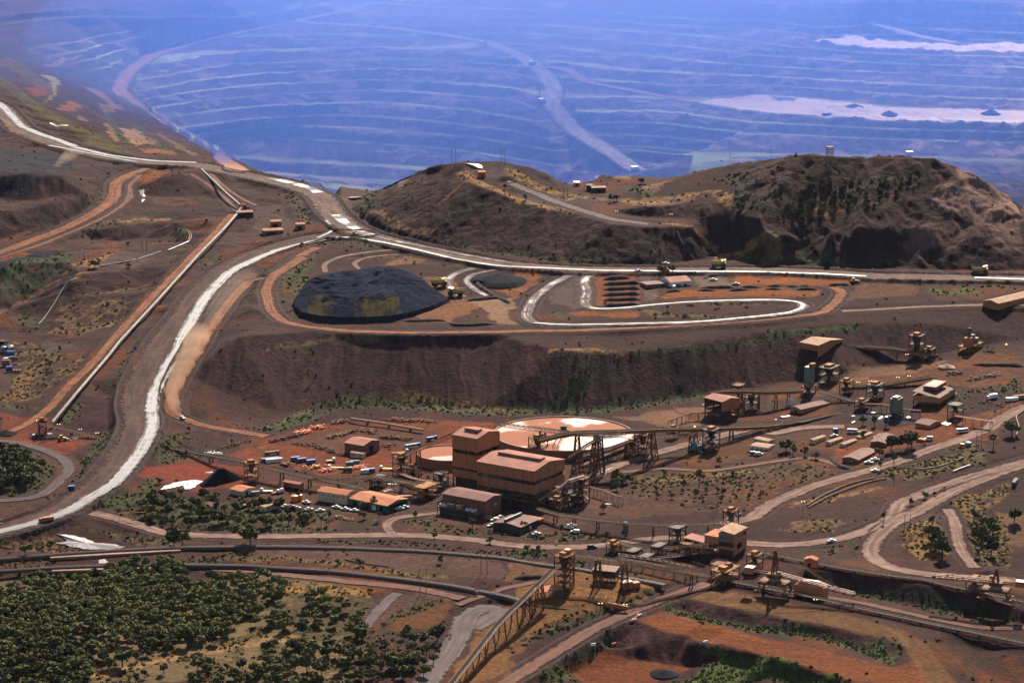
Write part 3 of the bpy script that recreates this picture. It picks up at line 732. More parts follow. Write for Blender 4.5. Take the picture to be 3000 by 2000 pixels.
pad('@13 780,1060 950,1010 1380,1050 1350,1130 900,1180 720,1210', (.17, .10, .075), .9)
pad('@11 380,900 560,900 300,1100 300,1250 200,1200 250,1000', (.04, .04, .025), .6)
pad('@10 2352,50 2200,-20 2000,-20 2150,150 2352,300', (.10, .07, .068), .6)
pad('@11 0,340 250,330 350,480 450,560 250,620 0,640', (.12, .078, .07), .8)
pad('@11 720,180 1050,190 1180,200 1000,300 850,330 760,260', (.13, .085, .08), .7)
pad('@01 1700,1520 2200,1500 2352,1540 2352,1568 @11 2352,120 2050,60 1950,20', (.115, .085, .08), .8)
pad('@12 0,120 150,150 500,330 900,430 1300,500 1200,520 900,480 560,365 270,330 0,230', (.10, .075, .07), .7)
pad('@12 1000,150 1500,80 1250,240 1700,240 1500,300 1220,330 1180,220', (.14, .095, .085), .8, c2=(.3, .2, .16))
pad('@12 930,60 1180,50 1100,80 950,80', PALE, .8)
# -- left side
pad('@10 1000,460 1300,420 1550,430 1200,500', (.16, .12, .09), .6)
pad('@10 900,900 1250,890 1480,750 1200,740 950,830', (.12, .09, .085), .8)
pad('@10 1600,480 1900,440 2150,420 1980,620 1850,560 1700,500', (.15, .075, .055), .8)
pad('@10 1350,120 1540,40 1400,30 1250,100', (.24, .10, .05), .8)
pad('@10 0,740 280,745 250,790 0,830', (.24, .10, .05), .8)
pad('@10 1400,260 1750,250 1800,320 1450,310', (.14, .08, .06), .8)
pad('@10 1350,0 1550,10 1400,130 1290,150', (.24, .11, .06), .8)
pad('@20 0,650 250,690 480,680 520,760 250,860 400,950 700,880 850,900 600,1050 350,960 0,880', (.18, .068, .036), .9, .4)
pad('@20 400,0 700,20 720,80 500,100 420,60', (.10, .075, .07), .8)
pad('@20 0,280 150,330 40,500 60,600 0,620', (.10, .07, .065), .7)
pad('@10 1950,650 2352,520 2352,650 2100,760', (.12, .08, .075), .5)
# dark stockpiled ore
BLK = (.022, .023, .034)
pad('@10 0,20 350,0 720,60 640,90 300,120 250,230 0,270', BLK, .8)
pad('@10 0,840 300,740 560,750 400,800 0,880', BLK, .95)
pad('@00 0,1360 600,1400 700,1568 0,1568', BLK, .8)
# -- west wall strips and far flats
pad('@00 520,980 650,930 720,960 800,980 640,1030 560,1020', (.32, .16, .11), .8)
pad('@00 690,1080 750,1060 790,1110 720,1110', PALE, .8)
pad('@00 1100,1190 1260,1180 1440,1310 1250,1350 1170,1280', PALE, .95)
pad('@00 900,960 1100,960 1130,1010 960,1050', (.33, .22, .17), .7)
pad('@00 960,1130 1010,1150 1100,1280 1040,1290 980,1210', PALE, .7)
pad('@00 220,820 400,810 450,880 320,890', (.25, .10, .07), .7)
pad('@00 770,800 920,830 1000,900 1070,990 1000,960 900,880', PALE, .7)
pad('@00 370,600 560,540 780,490 620,560 430,610', (.36, .25, .2), .8)
pad('@00 400,690 500,700 540,760 520,860 400,950 380,960 500,850 480,780', (.42, .36, .2), .8)
pad('@00 1300,1380 1600,1390 1600,1430 1350,1420', (.28, .14, .1), .8)
pad('@00 1450,1200 1850,1440 1750,1430 1500,1280', (.33, .24, .16), .6)
vegpoly('@00 0,780 300,1000 520,1180 650,1180 900,1380 1250,1400 900,1250 600,1100 400,980 150,800 0,680', (.085, .11, .03), .8, .42, 0)
vegpoly('@00 0,480 300,660 500,800 450,880 300,760 0,600', (.12, .12, .04), .7, .42, 0)
vegpoly('@00 870,950 1000,1070 1150,1240 1250,1390 1100,1280 950,1100', (.05, .09, .025), .8, .4, 0)
vegpoly('@00 1050,900 1200,1060 1300,1150 1600,1400 1450,1370 1250,1150', (.06, .09, .03), .8, .42, 0)
veg('@00 300,200 600,150 1000,130', 12, (.07, .10, .04), .6, .45, 0)
veg('@00 200,560 500,530 800,430', 12, (.07, .10, .04), .6, .45, 0)
veg('@00 560,680 900,580 1250,510', 12, (.06, .10, .04), .6, .45, 0)
veg('@00 900,830 1000,760 1200,610', 14, (.04, .08, .03), .7, .45, 0)
WHT = (.8, .7, .62)
pad('@p 2040,300 2150,285 2250,278 2400,292 2600,314 3000,327 3300,333 3300,372 3000,360 2600,350 2250,331', (.62, .5, .45), .9, .35)
pad('@p 2550,335 2700,345 3000,355 3000,362 2700,355', WHT, .6)
pad('@p 2375,118 2480,108 2550,115 2640,122 2760,128 3000,125 3300,125 3300,152 3000,150 2750,145 2700,140 2600,145 2480,132', (.75, .62, .52), .9, .35)
pad('@p 2250,280 2330,288 2330,297 2270,292', GRN, .8)
pad('@p 2560,72 2600,100 2700,118 2640,108', (.05, .08, .04), .8)
pad('@p 2545,56 2700,65 2840,77 2700,72 2590,60', (.42, .34, .25), .8)
pad('@p 2950,15 3000,10 3000,45 2970,32', (.33, .2, .14), .8)
pad('@p 905,520 1060,520 1200,528 1170,550 1100,556 950,530', (.26, .2, .19), .8)
pad('@p 1010,300 1120,300 1200,303 1320,318 1400,330 1300,322 1120,308', (.33, .28, .19), .9)
pad('@p 920,370 1020,372 1100,380 1250,392 1380,405 1250,398 1080,392 1000,380', (.33, .28, .2), .9)
pad('@p 2000,66 2050,80 2085,100 2060,98', (.4, .33, .25), .7)
pad('@p 780,470 870,475 860,484 795,485', (.36, .28, .25), .7)

lum_ = C.mean(-1, keepdims=True)
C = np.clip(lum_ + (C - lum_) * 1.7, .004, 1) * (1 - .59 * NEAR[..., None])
# wheel tracks wandering over the open dirt
rt = np.random.RandomState(11)
for x0, x1, y0, y1, n_ in ((620, 1250, 1240, 1420, 26), (1250, 2100, 1440, 1600, 20), (1900, 2950, 1060, 1330, 30), (2000, 2900, 1330, 1560, 14), (780, 1500, 1590, 1760, 20), (1500, 2000, 1640, 1860, 14), (1650, 2600, 1760, 1960, 22), (850, 2500, 760, 940, 30), (60, 700, 520, 800, 14), (20, 350, 1180, 1350, 12)):
    for k in range(n_):
        p = surf(HC, rt.uniform(x0, x1), rt.uniform(y0, y1)); a = rt.normal(0, .5) + (0 if rt.rand() < .7 else 1.2); cv_ = rt.normal(0, .012); pts = []
        for q in range(28):
            z_ = hz(p[0], p[1], HC); pts.append((p[0], p[1], z_)); p = (p[0] + math.cos(a) * 2.6, p[1] + math.sin(a) * 2.6); a += cv_ + rt.normal(0, .03)
        sl_, D, Z = dfield(np.array(pts), 5)
        if D.size == 0: continue
        m_ = (np.exp(-((D - 1.0) / .7) ** 2) * FLAT[sl_] * (.4 + .6 * N3[sl_]) * .55)[..., None]
        C[sl_] = C[sl_] * (1 - m_) + (C[sl_] * (1.9 if k % 3 else .4)) * m_
# -- growth along the roads, berms and slope feet
veg('@21 0,830 300,760 700,560 1200,580 1800,640 2352,650 @22 400,620 800,640 1300,560 1750,500', 10, GRN, .95, .40)
veg('@21 100,790 500,620 900,520 1500,600 2352,680', 6, (.05, .07, .025), .8, .42)
veg('@22 600,200 750,150 600,400 480,560', 8, GRN, .9, .42)
veg('@22 350,90 800,80 1000,120', 4, DRY, .9, .4, .3)
veg('@22 1100,100 1700,70 2200,20 @13 400,1470 700,1450 800,1450', 5, GRN, .8, .42, .5)
veg('@21 80,60 400,20 700,-10 @11 700,1520 1100,1530', 5, (.09, .09, .035), .8, .45, .3)
veg('@21 450,100 430,300 420,500', 9, (.05, .05, .022), .6, .5, .4)
veg('@21 1350,480 1500,520 1800,570 2352,640', 7, YEL, .8, .42)
veg('@11 500,770 350,930 300,1050', 11, (.04, .06, .02), .9, .4)
veg('@11 450,1000 360,1120', 9, GRN, .9, .4)
veg('@11 320,1280 450,1360 700,1390 1150,1385', 4, GRN, .95, .35)
veg('@11 600,680 900,660 1150,700', 5, GRN, .9, .4)
veg('@11 850,800 1200,790 1600,850 1850,870', 7, (.05, .06, .03), .7, .48, .5)
veg('@11 320,220 400,350 470,500', 7, (.05, .055, .02), .9, .42)
veg('@11 780,250 870,260', 4, DRY, .9, .4)
veg('@11 930,410 1150,390 1350,540 1600,570', 5, DRY, .7, .45, .3)
veg('@11 1700,600 2000,730 2352,770 @12 600,850 900,840', 5, (.05, .06, .025), .8, .42)
veg('@11 1900,20 2000,90 2150,150 2352,240 @12 100,280 400,350 560,370', 7, DRY, .9, .4, .5)
veg('@11 1250,150 1400,60 1000,380', 10, (.035, .06, .02), .7, .45)
veg('@11 1950,90 1800,200 1700,300', 3, DRY, .8, .42, .2)
veg('@12 0,10 100,80 250,160 400,200', 10, (.14, .115, .04), .9, .4, .7)
veg('@12 420,290 600,220 700,260 900,260', 8, (.10, .10, .035), .9, .42, .7)
veg('@12 0,130 200,210 330,260', 4, DRY, .9, .4, .3)
veg('@12 1080,150 1220,200 1280,240', 6, GRN, .9, .4)
veg('@12 1050,270 1200,310 1400,280 1700,220 1900,190 2000,330', 8, (.15, .125, .045), .9, .42, .8)
veg('@12 1230,490 1500,490 1600,510 1700,580 1880,735', 4, DRY, .9, .4, .3)
veg('@12 2352,590 2200,680 2000,770 1850,800 2100,800', 5, DRY, .9, .4, .5)
veg('@12 1950,800 2200,820 2352,840 @13 0,820 300,820 700,860', 7, GRN, .9, .4)
vegpoly('@12 1930,60 2100,30 2352,120 2352,500 2200,350 2050,220 1950,140', (.03, .040, .02), .55, .45)
vegpoly('@13 0,100 300,250 500,50 900,100 1300,50 1400,130 900,250 600,330 300,500 0,450', (.022, .026, .018), .5, .47)
pad('@13 1650,100 1760,60 2000,100 2200,240 2352,370 2352,450 2000,480 1700,420 1500,300', (.21, .12, .095), .7, .9)
pad('@13 1200,640 1500,500 2000,500 2352,460 2352,700 1800,760 1300,740', (.14, .075, .058), .6, .9)
veg('@13 450,400 600,350 700,380', 8, DRY, .7, .45)
veg('@13 0,600 100,620 80,750 0,800', 8, (.10, .09, .035), .8, .42)
veg('@13 1500,160 1850,270', 6, (.08, .08, .04), .6, .48)
veg('@13 1520,1100 1650,1140 1850,1100', 10, (.04, .075, .015), .95, .38)
veg('@13 1150,1000 1600,1050 2352,1080', 5, (.03, .045, .02), .7, .45)
veg('@13 0,1490 300,1480 480,1470 800,1430', 4, (.03, .07, .02), .9, .38)
veg('@12 2000,1350 1500,1330 1200,1280 1350,1340', 6, (.06, .075, .02), .8, .42)
veg('@12 900,1275 1300,1260 1750,1235 2352,1220', 4, (.05, .06, .02), .6, .45)
veg('@12 400,1310 480,1350', 6, GRN, .9, .4)
veg('@10 900,160 950,230 1000,250 850,330', 9, (.06, .055, .02), .7, .45)
veg('@10 850,880 700,860 900,820 1000,770', 7, DRY, .85, .42, .4)
veg('@10 1100,480 1300,450 1550,440', 5, DRY, .9, .4, .3)
veg('@10 1000,480 750,570 500,620 350,690', 8, (.06, .065, .03), .8, .45)
veg('@10 1550,600 1750,540 1600,640', 7, GRN, .8, .42)
vegpoly('@10 0,880 400,790 640,760 700,860 450,1020 250,1150 0,1180', (.022, .045, .018), .85, .4, .6)
veg('@10 0,1320 250,1180 450,1060 640,900', 4, DRY, .6, .45, .2)
veg('@10 640,1000 750,940 900,930', 5, (.13, .11, .04), .8, .42, .3)
veg('@10 200,1350 300,1440 350,1460', 9, (.035, .05, .018), .9, .4)
veg('@10 700,1160 1000,1130 1200,1090 1350,1060', 4, (.09, .085, .03), .8, .42, .4)
vegpoly('@10 520,1230 900,1180 1200,1200 1100,1400 800,1500 450,1500', (.10, .085, .035), .75, .52, .6)
veg('@10 1650,880 1500,1080 1300,1250 1180,1390', 5, (.07, .07, .025), .85, .42, .8)
veg('@10 1880,880 2050,800', 6, GRN, .8, .42)
vegpoly('@20 0,0 250,0 500,100 800,150 750,260 500,400 300,520 50,560 60,450 250,250 120,150', (.085, .078, .03), .85, .47, .9)
veg('@20 60,590 200,610 400,610', 6, GRN, .9, .4)
veg('@20 700,600 620,740', 7, (.04, .065, .02), .9, .42)
veg('@20 1040,480 1070,420 1150,200 1250,50', 5, GRN, .7, .46, .6)
veg('@20 1000,820 950,950 850,1060', 9, (.028, .045, .016), .9, .4)
vegpoly('@20 0,940 200,1000 450,1130 560,1160 520,1280 350,1400 0,1440', (.03, .04, .014), .9, .4)
vegpoly('@20 700,1090 850,1080 780,1200 600,1350 470,1450 450,1420 650,1250', (.03, .045, .014), .9, .4)
vegpoly('@20 1380,900 1700,850 1950,950 1700,1100 1500,1120 1350,1120', (.03, .045, .016), .8, .46)
vegpoly('@20 1330,1280 1480,1250 1450,1350 1350,1400', (.035, .055, .02), .9, .42)
vegpoly('@20 900,1400 1100,1340 1400,1450 1700,1400 2352,1500 2352,1568 @21 150,1500 150,1568 @31 700,0 700,150 200,180 @30 2352,200 1700,180 1300,100 1000,0 @20 700,1568', (.032, .05, .018), .9, .42)
vegpoly('@20 1900,950 2352,860 2200,900 1900,1000', (.03, .055, .02), .7, .48)
vegpoly('@30 600,120 900,150 1150,250 1300,300 1650,320 1600,250 1200,180', (.05, .06, .02), .9, .42)
vegpoly('@30 0,340 480,370 800,300 480,200 0,180', (.09, .075, .028), .7, .48)
vegpoly('@30 0,440 450,410 460,470 0,520', (.05, .05, .018), .9, .4)
vegpoly('@30 0,550 900,560 1500,440 2352,330 @31 0,320 0,440 @30 1800,470 1300,600 600,620 0,640', (.04, .05, .018), .75, .46)
pad('@30 0,630 700,620 1400,680 2000,640 2352,600 @31 0,560 550,640 1050,690 1000,900 1000,1100 900,1568 0,1568 @30 0,1568', (.115, .075, .034), .9, .6, c2=(.05, .036, .016))
vegpoly('@30 0,640 2352,600 @31 1000,700 1050,1100 1700,1300 1500,1568 @30 0,1568', (.04, .042, .014), .6, .52, .6)
veg('@30 850,1500 1500,1350 2352,1200 @31 300,1150', 6, DRY, .8, .4, .2)
vegpoly('@31 220,640 800,680 1150,710 1050,760 700,800 300,760', (.16, .125, .03), .85, .45, .5)
veg('@31 0,310 500,340 1100,350 1700,380 1900,400', 4, (.04, .07, .02), .9, .4)
veg('@31 0,440 250,420 900,490 1300,560 1700,590', 5, (.08, .085, .025), .9, .4, .8)
veg('@31 600,270 1500,290 2100,370 2352,400', 6, (.035, .035, .018), .7, .45)
veg('@31 1100,1090 1250,980 1700,800', 6, (.028, .04, .015), .9, .4)
vegpoly('@31 1150,1090 1700,1070 1790,900 1830,880 1780,1200 1200,1180', (.028, .024, .016), .8, .4, .5)
vegpoly('@31 0,170 700,150 900,170 700,210 0,215', (.02, .04, .018), .9, .4)
vegpoly('@31 1350,60 1700,90 2352,200 @32 700,200 850,260 300,280 @31 1800,180 1400,110', (.035, .045, .02), .85, .42)
vegpoly('@32 0,310 360,330 340,450 0,420', (.025, .04, .016), .9, .42)
vegpoly('@32 530,440 1300,600 1450,650 900,560 560,480', (.03, .045, .018), .8, .45)
veg('@32 0,1250 400,1040 700,880', 6, (.045, .045, .018), .7, .45)
veg('@32 300,1130 700,960 1000,860 1300,740', 3, GRN, .8, .42)
veg('@32 0,1568 400,1330 700,1220', 6, (.035, .055, .018), .9, .4)
vegpoly('@32 0,1568 250,1420 500,1380 520,1500 600,1568', (.035, .055, .018), .9, .42)
veg('@32 750,1180 900,1080', 6, GRN, .8, .42)
veg('@32 1440,880 1700,960 2000,1040 2352,1090 @33 100,1060 400,1130 800,1240 1050,1320', 6, (.028, .06, .018), .95, .38, 1.2)
vegpoly('@33 900,1230 1150,1150 1220,1230 1080,1380 950,1340', (.03, .065, .018), .9, .4, 1.2)
vegpoly('@32 1720,1215 1900,1225 2352,1335 @33 300,1420 800,1568 0,1568 @32 1400,1568 1800,1380 2000,1390', (.035, .07, .016), .95, .36, 1.3)
vegpoly('@33 200,520 1000,640 1900,800 2352,900 2352,1000 1900,1010 1300,880 800,760', (.016, .030, .012), .85, .42, .8)
vegpoly('@33 1200,170 1500,60 1600,110 1700,330 1600,450 1400,420 1200,330', (.13, .115, .035), .85, .42, .8)
vegpoly('@33 1800,60 2150,50 2200,300 2300,350 2200,500 1950,500 1850,380', (.07, .07, .025), .9, .42, .8)
vegpoly('@23 1650,1440 1800,1420 2250,1250 2150,1400 1950,1568 @33 1800,80 1750,0', (.09, .08, .028), .9, .45, .8)
vegpoly('@23 0,1060 450,1130 700,1180 600,1240 300,1330 0,1480 @22 2100,1568 1700,1560 1200,1450 870,1390 950,1250 1200,1210 1900,1170', (.055, .05, .022), .75, .5, .8)
veg('@22 1200,1260 1500,1270 1700,1240 2200,1180', 7, YEL, .9, .42)
vegpoly('@23 1000,1190 1400,1100 1850,1000 2050,1030 1900,1150 1500,1230 1300,1280 1050,1270', (.06, .065, .022), .85, .45)
vegpoly('@23 1400,950 1700,890 2000,930 1900,980 1500,1030', (.06, .06, .022), .8, .46)
veg('@23 200,1500 700,1420 1000,1350', 6, DRY, .7, .45, .4)
vegpoly('@33 0,130 200,80 600,40 850,60 600,180 300,190', (.085, .075, .028), .8, .46, .6)
veg('@33 550,380 700,280 900,200', 5, (.05, .05, .02), .8, .45)
vegpoly('@23 1500,470 1900,420 2352,330 2352,560 2000,480 1700,570', (.025, .035, .018), .8, .45)
veg('@23 1750,600 2100,640', 6, (.03, .04, .018), .7, .46)
veg('@21 1080,1280 800,1330 700,1400 300,1400', 4, (.03, .04, .016), .8, .45)
pad('@23 800,640 1050,640 1300,680 1250,760 800,720', (.03, .025, .028), .9)
# sulphur-coloured spill faces on the dark stockpile come with the stockpile itself

# ---------------------------------------------------------------- fine relief
hz_slope = sstep(.28, .5, slope) * (1 - CLEAR)
gul = np.abs(fbm(GX / 9. + (N2 - .5) * 2.2, GY / 80., 3) - .5) * 2
HILL = sstep(2080, 2120, GY) * (1 - sstep(2480, 2600, GY)) * (GU > -0.075)
rock = np.abs(fbm(GX + (N2 - .5) * 30, GY * .6, 5, 1 / 22.) - .5) * 2
LFT = (GU < -.085) * sstep(1950, 2050, GY) * (GY < 3300)
HZ += LFT * (1 - CLEAR) * (np.abs(fbm(GX, GY, 4, 1 / 30.) - .5) * -7 + 1.2)
HZ += hz_slope * NEAR * ((gul - .25) * 1.6 * (1 - .3 * HILL) + (N3 - .5) * .9)
HZ += hz_slope * HILL * ((.35 - rock) * np.where(GU > .07, 5.0, 2.0) + (N3 - .5) * 2.2)
HZ += (1 - CLEAR) * NEAR * (1 - hz_slope) * ((N2 - .5) * 1.0 + (N3 - .5) * .5)
HZ += PIT * (1 - CLEAR) * FACE * ((fbm(GX / 14., GY / 40., 4) - .5) * 9)
HZ += (PC - PIT).clip(0, 1) * (1 - CLEAR) * (fbm(GX, GY, 4, 1 / 45.) - .5) * 22
HZ += BERM * (.6 + .8 * N3) * (1 - .0 * CLEAR)
bm_ = sstep(.15, .6, BERM)
C = C * (1 - .85 * bm_[..., None]) + rgb((.045, .031, .032)) * .85 * bm_[..., None]

# ---------------------------------------------------------------- ground sheet and road ribbons
def grid_mesh(name, X, Y, Z, colr, m):
    ny, nx = X.shape
    me = bpy.data.meshes.new(name)
    nv = nx * ny
    me.vertices.add(nv)
    me.vertices.foreach_set('co', np.stack((X, Y, Z), -1).reshape(-1).astype(np.float32))
    a = (np.arange(ny - 1)[:, None] * nx + np.arange(nx - 1)[None]).ravel()
    F = np.stack((a, a + 1, a + nx + 1, a + nx), -1).astype(np.int32)
    nf = len(F)
    me.loops.add(nf * 4); me.polygons.add(nf)
    me.loops.foreach_set('vertex_index', F.ravel())
    me.polygons.foreach_set('loop_start', np.arange(0, nf * 4, 4, dtype=np.int32))
    me.polygons.foreach_set('use_smooth', np.ones(nf, bool))
    ca = me.color_attributes.new('Col', 'FLOAT_COLOR', 'POINT')
    ca.data.foreach_set('color', np.concatenate((colr, np.ones(colr.shape[:2] + (1,))), -1).reshape(-1).astype(np.float32))
    me.update(calc_edges=True)
    me.materials.append(m)
    o = bpy.data.objects.new(name, me); COL.objects.link(o)
    return o
C = np.clip(C, .008, .8)
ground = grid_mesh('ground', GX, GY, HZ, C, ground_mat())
ground['kind'] = 'structure'
BASE = np.vstack([r[1] for r in ROADS if r[5] and r[0] == 'haul_road'])
BASE2 = np.vstack([r[1] for r in ROADS if r[5] and r[0] != 'pit_ramp'])
for i, (nm, P, wd, m, lift, flat) in enumerate(ROADS):
    if not flat:
        zs = []
        for p in P:
            B_ = BASE
            d2 = (B_[:, 0] - p[0]) ** 2 + (B_[:, 1] - p[1]) ** 2
            if d2.min() > 300: B_ = BASE2
            d2 = (B_[:, 0] - p[0]) ** 2 + (B_[:, 1] - p[1]) ** 2
            k = int(np.argmin(d2))
            zs.append([0, 0, B_[k, 2] if d2[k] < 900 else hz(p[0], p[1], HC) + .3])
        P[:, 2] = smooth(np.array(zs), 14)[:, 2]
    ribbon(nm, P, wd, m, lift + (0 if flat else .2) + .012 * (i % 9))
def G(x, y, near=0.0):
    """photograph pixel -> point on the finished ground"""
    return Vector(surf(HC, x, y, near))
def gz(X, Y): return hz(X, Y, HC)

# ---------------------------------------------------------------- the air
def volume_mat(name, col, dens, g=0.2):
    m = bpy.data.materials.new(name); m.use_nodes = True
    n, l = m.node_tree.nodes, m.node_tree.links
    n.remove(n['Principled BSDF'])
    v = n.new('ShaderNodeVolumePrincipled')
    v.inputs['Color'].default_value = (*col, 1); v.inputs['Density'].default_value = dens; v.inputs['Anisotropy'].default_value = g
    l.new(v.outputs[0], n['Material Output'].inputs['Volume'])
    return m
bm = bmesh.new()
bmesh.ops.create_cube(bm, size=1)
bmesh.ops.scale(bm, vec=(10400, 9000, 640), verts=bm.verts)
bmesh.ops.translate(bm, vec=(0, 4200, 640 / 2 + float(HZ.min()) - 1), verts=bm.verts)
me = bpy.data.meshes.new('haze'); bm.to_mesh(me); bm.free()
me.materials.append(volume_mat('haze_air', (.55, .68, 1.0), .000004, .3))
o = bpy.data.objects.new('haze', me); COL.objects.link(o); o['kind'] = 'stuff'
bm = bmesh.new()
bmesh.ops.create_uvsphere(bm, u_segments=48, v_segments=24, radius=1)
bmesh.ops.scale(bm, vec=(780, 1100, 340), verts=bm.verts)
bmesh.ops.translate(bm, vec=(70, 4000, -10), verts=bm.verts)
me = bpy.data.meshes.new('dust'); bm.to_mesh(me); bm.free()
me.materials.append(volume_mat('pit_haze_air', (.14, .29, 1.0), .0005, .5))  # extra haze body added over the pit to turn its air blue
o = bpy.data.objects.new('dust', me); COL.objects.link(o); o['kind'] = 'stuff'
bm = bmesh.new()
bmesh.ops.create_uvsphere(bm, u_segments=48, v_segments=24, radius=1)
bmesh.ops.scale(bm, vec=(1080, 1250, 380), verts=bm.verts)
bmesh.ops.translate(bm, vec=(70, 4000, -10), verts=bm.verts)
me = bpy.data.meshes.new('dust'); bm.to_mesh(me); bm.free()
me.materials.append(volume_mat('outer_haze_air', (.14, .29, 1.0), .00048, .5))  # second added haze body, wider, softening the edge of the blue air
o = bpy.data.objects.new('dust', me); COL.objects.link(o); o['kind'] = 'stuff'
bm = bmesh.new()
bmesh.ops.create_uvsphere(bm, u_segments=40, v_segments=20, radius=1)
bmesh.ops.scale(bm, vec=(520, 520, 150), verts=bm.verts)
bmesh.ops.translate(bm, vec=(60, 4320, 90), verts=bm.verts)
me = bpy.data.meshes.new('dust'); bm.to_mesh(me); bm.free()
me.materials.append(volume_mat('pale_dust_air', (.58, .64, 1.0), .0006, .5))  # pale dust body, added to brighten the air over the upper pit
o = bpy.data.objects.new('dust', me); COL.objects.link(o); o['kind'] = 'stuff'

# ---------------------------------------------------------------- object helpers
class MB:
    """collects shapes into one mesh"""
    def __init__(s): s.v, s.f = [], []
    def add(s, vs, fs):
        k = len(s.v); s.v += [tuple(v) for v in vs]; s.f += [tuple(i + k for i in f) for f in fs]; return s
    def box(s, x0, y0, z0, x1, y1, z1):
        return s.add([(x0, y0, z0), (x1, y0, z0), (x1, y1, z0), (x0, y1, z0), (x0, y0, z1), (x1, y0, z1), (x1, y1, z1), (x0, y1, z1)],
                     [(0, 3, 2, 1), (4, 5, 6, 7), (0, 1, 5, 4), (1, 2, 6, 5), (2, 3, 7, 6), (3, 0, 4, 7)])
    def bar(s, p, q, w, h=None):
        p, q = Vector(p), Vector(q); h = h or w
        d = (q - p)
        if d.length < 1e-6: return s
        d.normalize()
        a = d.cross(Vector((0, 0, 1)))
        a = Vector((1, 0, 0)) if a.length < 1e-3 else a.normalized()
        b = a.cross(d)
        a, b = a * w / 2, b * h / 2
        return s.add([p - a - b, p + a - b, p + a + b, p - a + b, q - a - b, q + a - b, q + a + b, q - a + b],
                     [(0, 3, 2, 1), (4, 5, 6, 7), (0, 1, 5, 4), (1, 2, 6, 5), (2, 3, 7, 6), (3, 0, 4, 7)])
    def tube(s, p, q, r, n=8, r2=None, cap=True):
        p, q = Vector(p), Vector(q); r2 = r if r2 is None else r2
        d = (q - p).normalized()
        a = d.cross(Vector((0, 0, 1)))
        a = Vector((1, 0, 0)) if a.length < 1e-3 else a.normalized()
        b = a.cross(d)
        k = len(s.v)
        for c, rr in ((p, r), (q, r2)):
            for i in range(n):
                t = 2 * math.pi * i / n
                s.v.append(tuple(c + (a * math.cos(t) + b * math.sin(t)) * rr))
        for i in range(n):
            j = (i + 1) % n
            s.f.append((k + i, k + n + i, k + n + j, k + j))
        if cap:
            s.f.append(tuple(k + i for i in range(n))); s.f.append(tuple(k + n + i for i in reversed(range(n))))
        return s
    def prism(s, pts, z0, z1):
        n = len(pts)
        return s.add([(x, y, z0) for x, y in pts] + [(x, y, z1) for x, y in pts],
                     [tuple(reversed(range(n))), tuple(range(n, 2 * n))] + [(i, (i + 1) % n, n + (i + 1) % n, n + i) for i in range(n)])
    def build(s, name, m, parent=None, smooth=False, ml=None, bev=0):
        me = bpy.data.meshes.new(name)
        me.from_pydata(s.v, [], s.f); me.update()
        b = bmesh.new(); b.from_mesh(me); bmesh.ops.recalc_face_normals(b, faces=b.faces)
        if bev: bmesh.ops.bevel(b, geom=b.edges[:], offset=bev, segments=1, affect='EDGES', clamp_overlap=True)
        b.to_mesh(me); b.free()
        me.materials.append(m)
        if smooth: me.polygons.foreach_set('use_smooth', [True] * len(me.polygons))
        o = bpy.data.objects.new(name, me); COL.objects.link(o)
        if parent is not None: o.parent = parent
        return o
def thing(name, label, cat, loc=(0, 0, 0), rz=0.0, group=None):
    o = bpy.data.objects.new(name, None); COL.objects.link(o)
    o.location = loc; o.rotation_euler = (0, 0, rz); o.empty_display_size = .5
    o['label'] = label; o['category'] = cat
    if group: o['group'] = group
    return o
def tag(o, label, cat, group=None, kind=None):
    o['label'] = label; o['category'] = cat
    if group: o['group'] = group
    if kind: o['kind'] = kind
    return o
def dup(root, loc, rz=0.0, label=None, group=None, sc=None):
    r = root.copy(); COL.objects.link(r); r.location = loc; r.rotation_euler = (0, 0, rz)
    if sc is not None: r.scale = sc if hasattr(sc, '__len__') else (sc, sc, sc)
    if label: r['label'] = label
    if group: r['group'] = group
    for ch in list(root.children):
        c = ch.copy(); COL.objects.link(c); c.parent = r
        for g in list(ch.children):
            d = g.copy(); COL.objects.link(d); d.parent = c
    return r

M = {}
M['clad'] = mat('brown_cladding', (.40, .155, .062), .65, (.30, .115, .048), .22, .2, stretch=(3, 3, .25))
M['cladd'] = mat('dark_brown_cladding', (.20, .085, .045), .65, (.14, .06, .035), .2, .3, stretch=(3, 3, .4))
M['orange'] = mat('orange_cladding', (.42, .17, .075), .55, (.34, .13, .06), .2, .35)
M['roof'] = mat('pink_brown_roof', (.33, .14, .10), .75, (.25, .105, .078), .12, .06)
M['roofd'] = mat('dark_red_roof', (.17, .075, .058), .68, (.12, .05, .042), .2, .06)
M['roofo'] = mat('orange_roof', (.40, .15, .07), .75, (.32, .115, .055), .2, .06)
M['rooft'] = mat('pale_tan_roof', (.36, .22, .13), .75, (.26, .15, .09), .3, .06)
M['cream'] = mat('cream_wall', (.52, .40, .26), .6, (.44, .33, .21), .3)
M['white'] = mat('white_paint', (.72, .70, .68), .4, (.6, .57, .54), .5, .5)
M['dark'] = mat('interior_shade', (.012, .010, .010), .9, (.006, .005, .005), .5, .1)  # shade inside gaps and doorways, put into the colour
M['glass'] = mat('dark_glass', (.02, .022, .026), .12, (.015, .016, .02), .5, .6)
M['steel'] = mat('rusty_steel', (.22, .085, .035), .75, (.08, .035, .02), .35, .12)
M['steeld'] = mat('dark_steel', (.055, .035, .028), .75, (.03, .022, .02), .4, .3)
M['yel'] = mat('ochre_painted_steel', (.36, .145, .03), .75, (.17, .068, .02), .3, .15)
M['belt'] = mat('black_belt', (.016, .015, .017), .9, (.010, .009, .010), .8, .08)
M['idler'] = mat('grey_idlers', (.11, .10, .10), .6, (.05, .045, .045), .8, .3)
M['galv'] = mat('galvanised_cover', (.26, .22, .21), .7, (.13, .10, .09), .3, .3)
